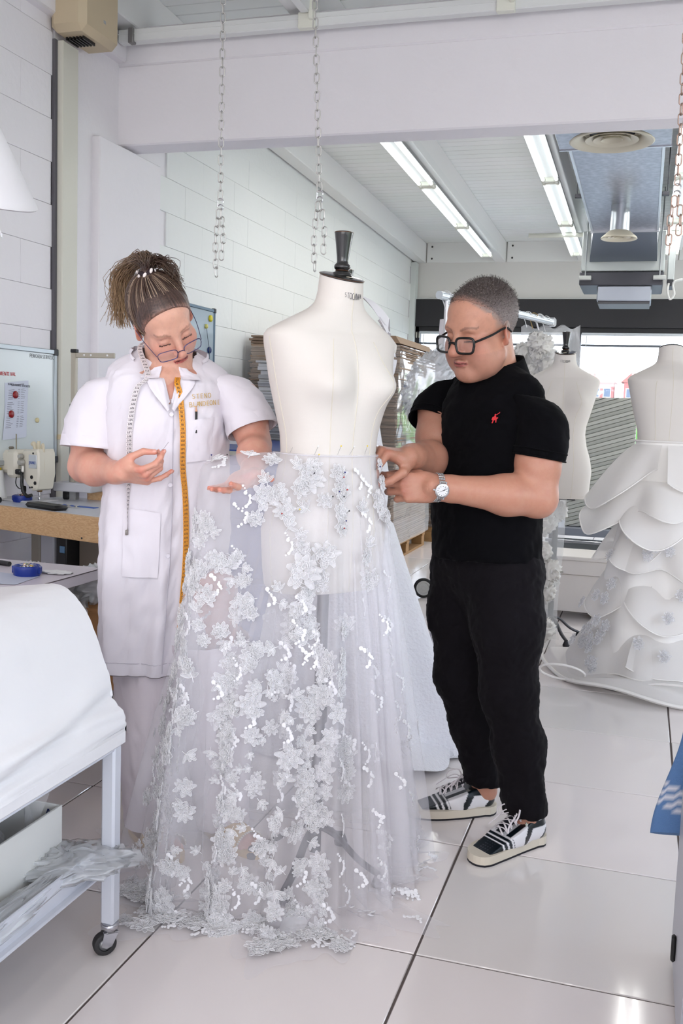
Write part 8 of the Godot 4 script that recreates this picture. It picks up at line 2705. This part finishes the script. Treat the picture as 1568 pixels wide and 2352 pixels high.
# ------------------------------------------------------------------ distance field -> surface nets
# each primitive: kind 0 tapered capsule (a, b, ra, rb), 1 ellipsoid (a centre, r radii, B basis), 2 half space cut (a point, n normal: keeps the side away from n); op 1 joins, -1 carves
class SDF:
	var K := PackedInt32Array()
	var A := PackedVector3Array()
	var Bv := PackedVector3Array()
	var R := PackedVector3Array()
	var Q: Array[Basis] = []
	var S := PackedFloat32Array()
	var op := PackedInt32Array()
	var cuts := []
	var shell := 0.0
	func cap(a: Vector3, b: Vector3, ra: float, rb: float, k := 0.03, o := 1) -> void:
		K.append(0); A.append(a); Bv.append(b); R.append(Vector3(ra, rb, 0)); Q.append(Basis()); S.append(k); op.append(o)
	func chain(p: Array, r: Array, k := 0.02) -> void:
		for i in p.size() - 1: cap(p[i], p[i + 1], r[i], r[i + 1], k)
	func ell(c: Vector3, r: Vector3, B := Basis(), k := 0.03, o := 1) -> void:
		K.append(1); A.append(c); Bv.append(Vector3.ZERO); R.append(r); Q.append(B.inverse()); S.append(k); op.append(o)
	func cut(p: Vector3, n: Vector3) -> void:
		cuts.append([p, n.normalized()])
	func one(i: int, p: Vector3) -> float:
		if K[i] == 0:
			var ba := Bv[i] - A[i]
			var h := clampf((p - A[i]).dot(ba) / maxf(ba.length_squared(), 1e-9), 0.0, 1.0)
			return p.distance_to(A[i] + ba * h) - lerpf(R[i].x, R[i].y, h)
		var q: Vector3 = Q[i] * (p - A[i])
		var r := R[i]
		var k0 := (q / r).length()
		var k1 := (q / (r * r)).length()
		return k0 * (k0 - 1.0) / k1 if k1 > 1e-6 else -minf(r.x, minf(r.y, r.z))
	func field(p: Vector3, list: PackedInt32Array) -> float:
		var d := 1e3
		for i in list:
			var e := one(i, p)
			var k := S[i]
			if op[i] > 0:
				var h := maxf(k - absf(d - e), 0.0)
				d = minf(d, e) - h * h * 0.25 / k
			else:
				var h := maxf(k - absf(d + e), 0.0)
				d = maxf(d, -e) + h * h * 0.25 / k
		for c in cuts:
			d = maxf(d, (p - c[0]).dot(c[1]))
		return d
	func build(cell: float) -> MB:
		var lo := Vector3.INF
		var hi := -Vector3.INF
		var kmax := 0.0
		for i in K.size():
			kmax = maxf(kmax, S[i])
			if op[i] < 0: continue
			if K[i] == 0:
				for e in [[A[i], R[i].x], [Bv[i], R[i].y]]:
					lo = lo.min(e[0] - Vector3.ONE * e[1]); hi = hi.max(e[0] + Vector3.ONE * e[1])
			else:
				var m := Vector3.ONE * maxf(R[i].x, maxf(R[i].y, R[i].z))
				lo = lo.min(A[i] - m); hi = hi.max(A[i] + m)
		lo -= Vector3.ONE * (cell * 2.0 + kmax * 0.3); hi += Vector3.ONE * (cell * 2.0 + kmax * 0.3)
		const NB := 4
		var nb := Vector3i(((hi - lo) / (cell * NB)).ceil())
		var dim := nb * NB + Vector3i.ONE
		var sx := 1; var sy := dim.x; var sz := dim.x * dim.y
		var g := PackedFloat32Array()
		g.resize(sz * dim.z)
		g.fill(NAN)
		var blocks := []
		var rad := cell * NB * 0.5 * sqrt(3.0)
		for bz in nb.z:
			for by in nb.y:
				for bx in nb.x:
					var c := lo + Vector3(bx + 0.5, by + 0.5, bz + 0.5) * (cell * NB)
					var ds := PackedFloat32Array()
					var dm := 1e3
					var d := 1e3
					for i in K.size():
						var e := one(i, c)
						ds.append(e)
						var k := S[i]
						if op[i] > 0:
							dm = minf(dm, e)
							var h := maxf(k - absf(d - e), 0.0)
							d = minf(d, e) - h * h * 0.25 / k
						else:
							var h := maxf(k - absf(d + e), 0.0)
							d = maxf(d, -e) + h * h * 0.25 / k
					for q in cuts: d = maxf(d, (c - q[0]).dot(q[1]))
					if absf(d) > rad * 1.75: continue
					var list := PackedInt32Array()
					for i in K.size():
						if op[i] > 0:
							if ds[i] < dm + 2.0 * rad + S[i] + 0.002: list.append(i)
						elif ds[i] < rad * 1.3 + S[i]:
							list.append(i)
					blocks.append(Vector3i(bx, by, bz))
					for z in NB + 1:
						for y in NB + 1:
							var o := (bx * NB) + (by * NB + y) * sy + (bz * NB + z) * sz
							for x in NB + 1:
								if is_nan(g[o + x]):
									g[o + x] = field(lo + Vector3(bx * NB + x, by * NB + y, bz * NB + z) * cell, list)
		var mb := MB.new()
		var at := {}
		var off := PackedInt32Array([0, sx, sy, sx + sy, sz, sz + sx, sz + sy, sz + sx + sy])
		var ea := PackedInt32Array([0, 2, 4, 6, 0, 1, 4, 5, 0, 1, 2, 3])
		var eb := PackedInt32Array([1, 3, 5, 7, 2, 3, 6, 7, 4, 5, 6, 7])
		var corner := []
		for k in 8: corner.append(Vector3(k & 1, (k >> 1) & 1, k >> 2))
		var val := PackedFloat32Array(); val.resize(8)
		for b in blocks:
			for z in NB:
				for y in NB:
					var o: int = b.x * NB + (b.y * NB + y) * sy + (b.z * NB + z) * sz
					for x in NB:
						var neg := 0
						for k in 8:
							val[k] = g[o + x + off[k]]
							if val[k] < 0.0: neg += 1
						if neg == 0 or neg == 8: continue
						var s := Vector3.ZERO
						var n := 0
						for e in 12:
							var p := val[ea[e]]; var q := val[eb[e]]
							if (p < 0.0) != (q < 0.0):
								s += corner[ea[e]].lerp(corner[eb[e]], p / (p - q)); n += 1
						at[o + x] = mb.vert(lo + (Vector3(b.x * NB + x, b.y * NB + y, b.z * NB + z) + s / n) * cell)
		for o in at:
			var me: int = at[o]
			var d0 := g[o] < 0.0
			# edges leaving the cell's low corner: quads with the three cells round each
			for ax in 3:
				var e1: int = [sx, sy, sz][ax]
				if (g[o + e1] < 0.0) == d0: continue
				var u: int = [sy, sz, sx][ax]
				var w: int = [sz, sx, sy][ax]
				if not (at.has(o - u) and at.has(o - w) and at.has(o - u - w)): continue
				var a1: int = at[o - u]; var a2: int = at[o - u - w]; var a3: int = at[o - w]
				if d0: mb.quad(me, a3, a2, a1)
				else: mb.quad(me, a1, a2, a3)
		return mb

var rng := RandomNumberGenerator.new()
var noise := FastNoiseLite.new()

func V(x: float, y: float, z: float) -> Vector3:
	return Vector3(x, y, z)
func mat(c: Color, rough := 0.6, metal := 0.0, spec := 0.5) -> StandardMaterial3D:
	var m := StandardMaterial3D.new()
	m.albedo_color = c; m.roughness = rough; m.metallic = metal; m.metallic_specular = spec
	return m
func vmat(rough := 0.6, spec := 0.5) -> StandardMaterial3D:
	var m := mat(Color.WHITE, rough, 0.0, spec)
	m.vertex_color_use_as_albedo = true
	return m
func lin(r: float, g: float, b: float) -> Color:
	return Color(r, g, b).srgb_to_linear()
func noise_tex(freq: float, size := 512, seed_ := 1, kind := FastNoiseLite.TYPE_SIMPLEX_SMOOTH, oct := 4) -> NoiseTexture2D:
	var n := FastNoiseLite.new()
	n.noise_type = kind; n.frequency = freq; n.seed = seed_; n.fractal_octaves = oct
	var t := NoiseTexture2D.new()
	t.width = size; t.height = size; t.seamless = true; t.noise = n
	return t
func bump(m: StandardMaterial3D, t: Texture2D, cm: float, scale: float, tri := true) -> StandardMaterial3D:
	m.heightmap_enabled = true; m.heightmap_texture = t; m.heightmap_scale = cm
	m.uv1_triplanar = tri; m.uv1_scale = Vector3.ONE * scale
	return m
func weave(n := 64) -> ImageTexture:
	var im := Image.create(n, n, false, Image.FORMAT_RGBA8)
	var r := RandomNumberGenerator.new(); r.seed = 5
	var cx := PackedFloat32Array(); var cy := PackedFloat32Array()
	for i in n: cx.append(r.randf_range(-0.25, 0.25)); cy.append(r.randf_range(-0.25, 0.25))
	for y in n:
		for x in n:
			var over := ((x / 4) + (y / 4)) % 2 == 0
			var h := (0.5 + 0.5 * sin(PI * ((x % 4) + 0.5) / 4.0) + cx[x / 4 * 4]) if over else (0.5 + 0.5 * sin(PI * ((y % 4) + 0.5) / 4.0) + cy[y / 4 * 4])
			h = clampf(h * 0.7, 0, 1)
			im.set_pixel(x, y, Color(h, h, h))
	return ImageTexture.create_from_image(im)

# ------------------------------------------------------------------ things, parts, setting
func tag(o: Node3D, label: String, category: String, group := "") -> Node3D:
	o.set_meta("label", label); o.set_meta("category", category)
	if group: o.set_meta("group", group)
	return o
func numbered(n: String, under: Node) -> String:
	if not under.has_node(n): return n
	var i := 1
	while under.has_node("%s_%03d" % [n, i]): i += 1
	return "%s_%03d" % [n, i]
var counts := {}
func fresh(n: String, under: Node) -> String:   # a plain name for the first, then _001, _002 ...
	var key := "%d/%s" % [under.get_instance_id(), n]
	var k: int = counts.get(key, 0)
	counts[key] = k + 1
	return n if k == 0 else "%s_%03d" % [n, k]
func thing(called: String, label: String, category: String, at := Vector3.ZERO, turn := 0.0, group := "") -> Node3D:
	var o := Node3D.new()
	o.name = fresh(called, self)
	add_child(o, true)
	o.position = at; o.rotation.y = turn
	return tag(o, label, category, group)
func part(parent: Node3D, called: String, mesh: Mesh, m: Material, at := Transform3D(), label := "") -> MeshInstance3D:
	var o := MeshInstance3D.new()
	o.name = fresh(called, parent)
	o.mesh = mesh; o.material_override = m; o.transform = at
	parent.add_child(o, true)
	if label: o.set_meta("label", label)
	return o
func wpart(parent: Node3D, called: String, mesh: Mesh, m: Material, label := "") -> MeshInstance3D:   # a mesh laid out in the room's own axes
	return part(parent, called, mesh, m, parent.global_transform.affine_inverse(), label)
func solo(called: String, mesh: Mesh, m: Material, label: String, category: String, group := "", at := Transform3D()) -> MeshInstance3D:
	var o := part(self, called, mesh, m, at)
	tag(o, label, category, group)
	return o
func struct(called: String, mesh: Mesh, m: Material, at := Transform3D()) -> MeshInstance3D:
	var o := part(self, called, mesh, m, at)
	o.set_meta("kind", "structure")
	return o
func stuff(o: Node3D) -> Node3D:
	o.set_meta("kind", "stuff")
	return o
func copy(o: Node3D, label := "") -> Node3D:
	var c: Node3D = o.duplicate()
	c.name = fresh(str(o.name).rstrip("0123456789").trim_suffix("_"), self)
	add_child(c, true)
	if label: c.set_meta("label", label)
	return c
func boxm(s: Vector3, bev := 0.0, c := Vector3.ZERO) -> ArrayMesh:
	var b := MB.new()
	b.box(c, s, bev)
	return b.mesh()
func boxlh(lo: Vector3, hi: Vector3, bev := 0.0) -> ArrayMesh:
	return boxm((hi - lo).abs(), bev, (lo + hi) * 0.5)
func bend(pts: Array, n := 6) -> Array:   # a smooth curve through the points
	var out := []
	for i in pts.size() - 1:
		var p0: Vector3 = pts[maxi(i - 1, 0)]; var p1: Vector3 = pts[i]; var p2: Vector3 = pts[i + 1]; var p3: Vector3 = pts[mini(i + 2, pts.size() - 1)]
		for k in n:
			out.append(p1.cubic_interpolate(p2, p0, p3, float(k) / n))
	out.append(pts[-1])
	return out
func grain(c1: Color, c2: Color, sz := Vector2(256, 256), seed_ := 3, fx := 0.004, fy := 0.06) -> ImageTexture:
	var im := Image.create(int(sz.x), int(sz.y), false, Image.FORMAT_RGBA8)
	var n := FastNoiseLite.new(); n.seed = seed_; n.frequency = 1.0
	for y in int(sz.y):
		for x in int(sz.x):
			var w := n.get_noise_2d(x * fx, y * fy * 0.35) * 2.0
			var t := 0.5 + 0.35 * sin((y * fy + w * 4.0) * 3.0) + 0.25 * n.get_noise_2d(x * fx * 6.0, y * 0.6)
			im.set_pixel(x, y, c1.lerp(c2, clampf(t, 0, 1)))
	return ImageTexture.create_from_image(im)
func text_mesh(s: String, height: float, depth := 0.0006, mono := false, bold := false) -> TextMesh:
	var t := TextMesh.new()
	var f := SystemFont.new()
	f.font_names = PackedStringArray(["Droid Sans Mono" if mono else "Droid Sans"])
	if bold: f.font_weight = 700
	t.font = f; t.text = s; t.font_size = 32; t.depth = depth
	t.pixel_size = height / 23.5
	t.curve_step = 4.0
	return t
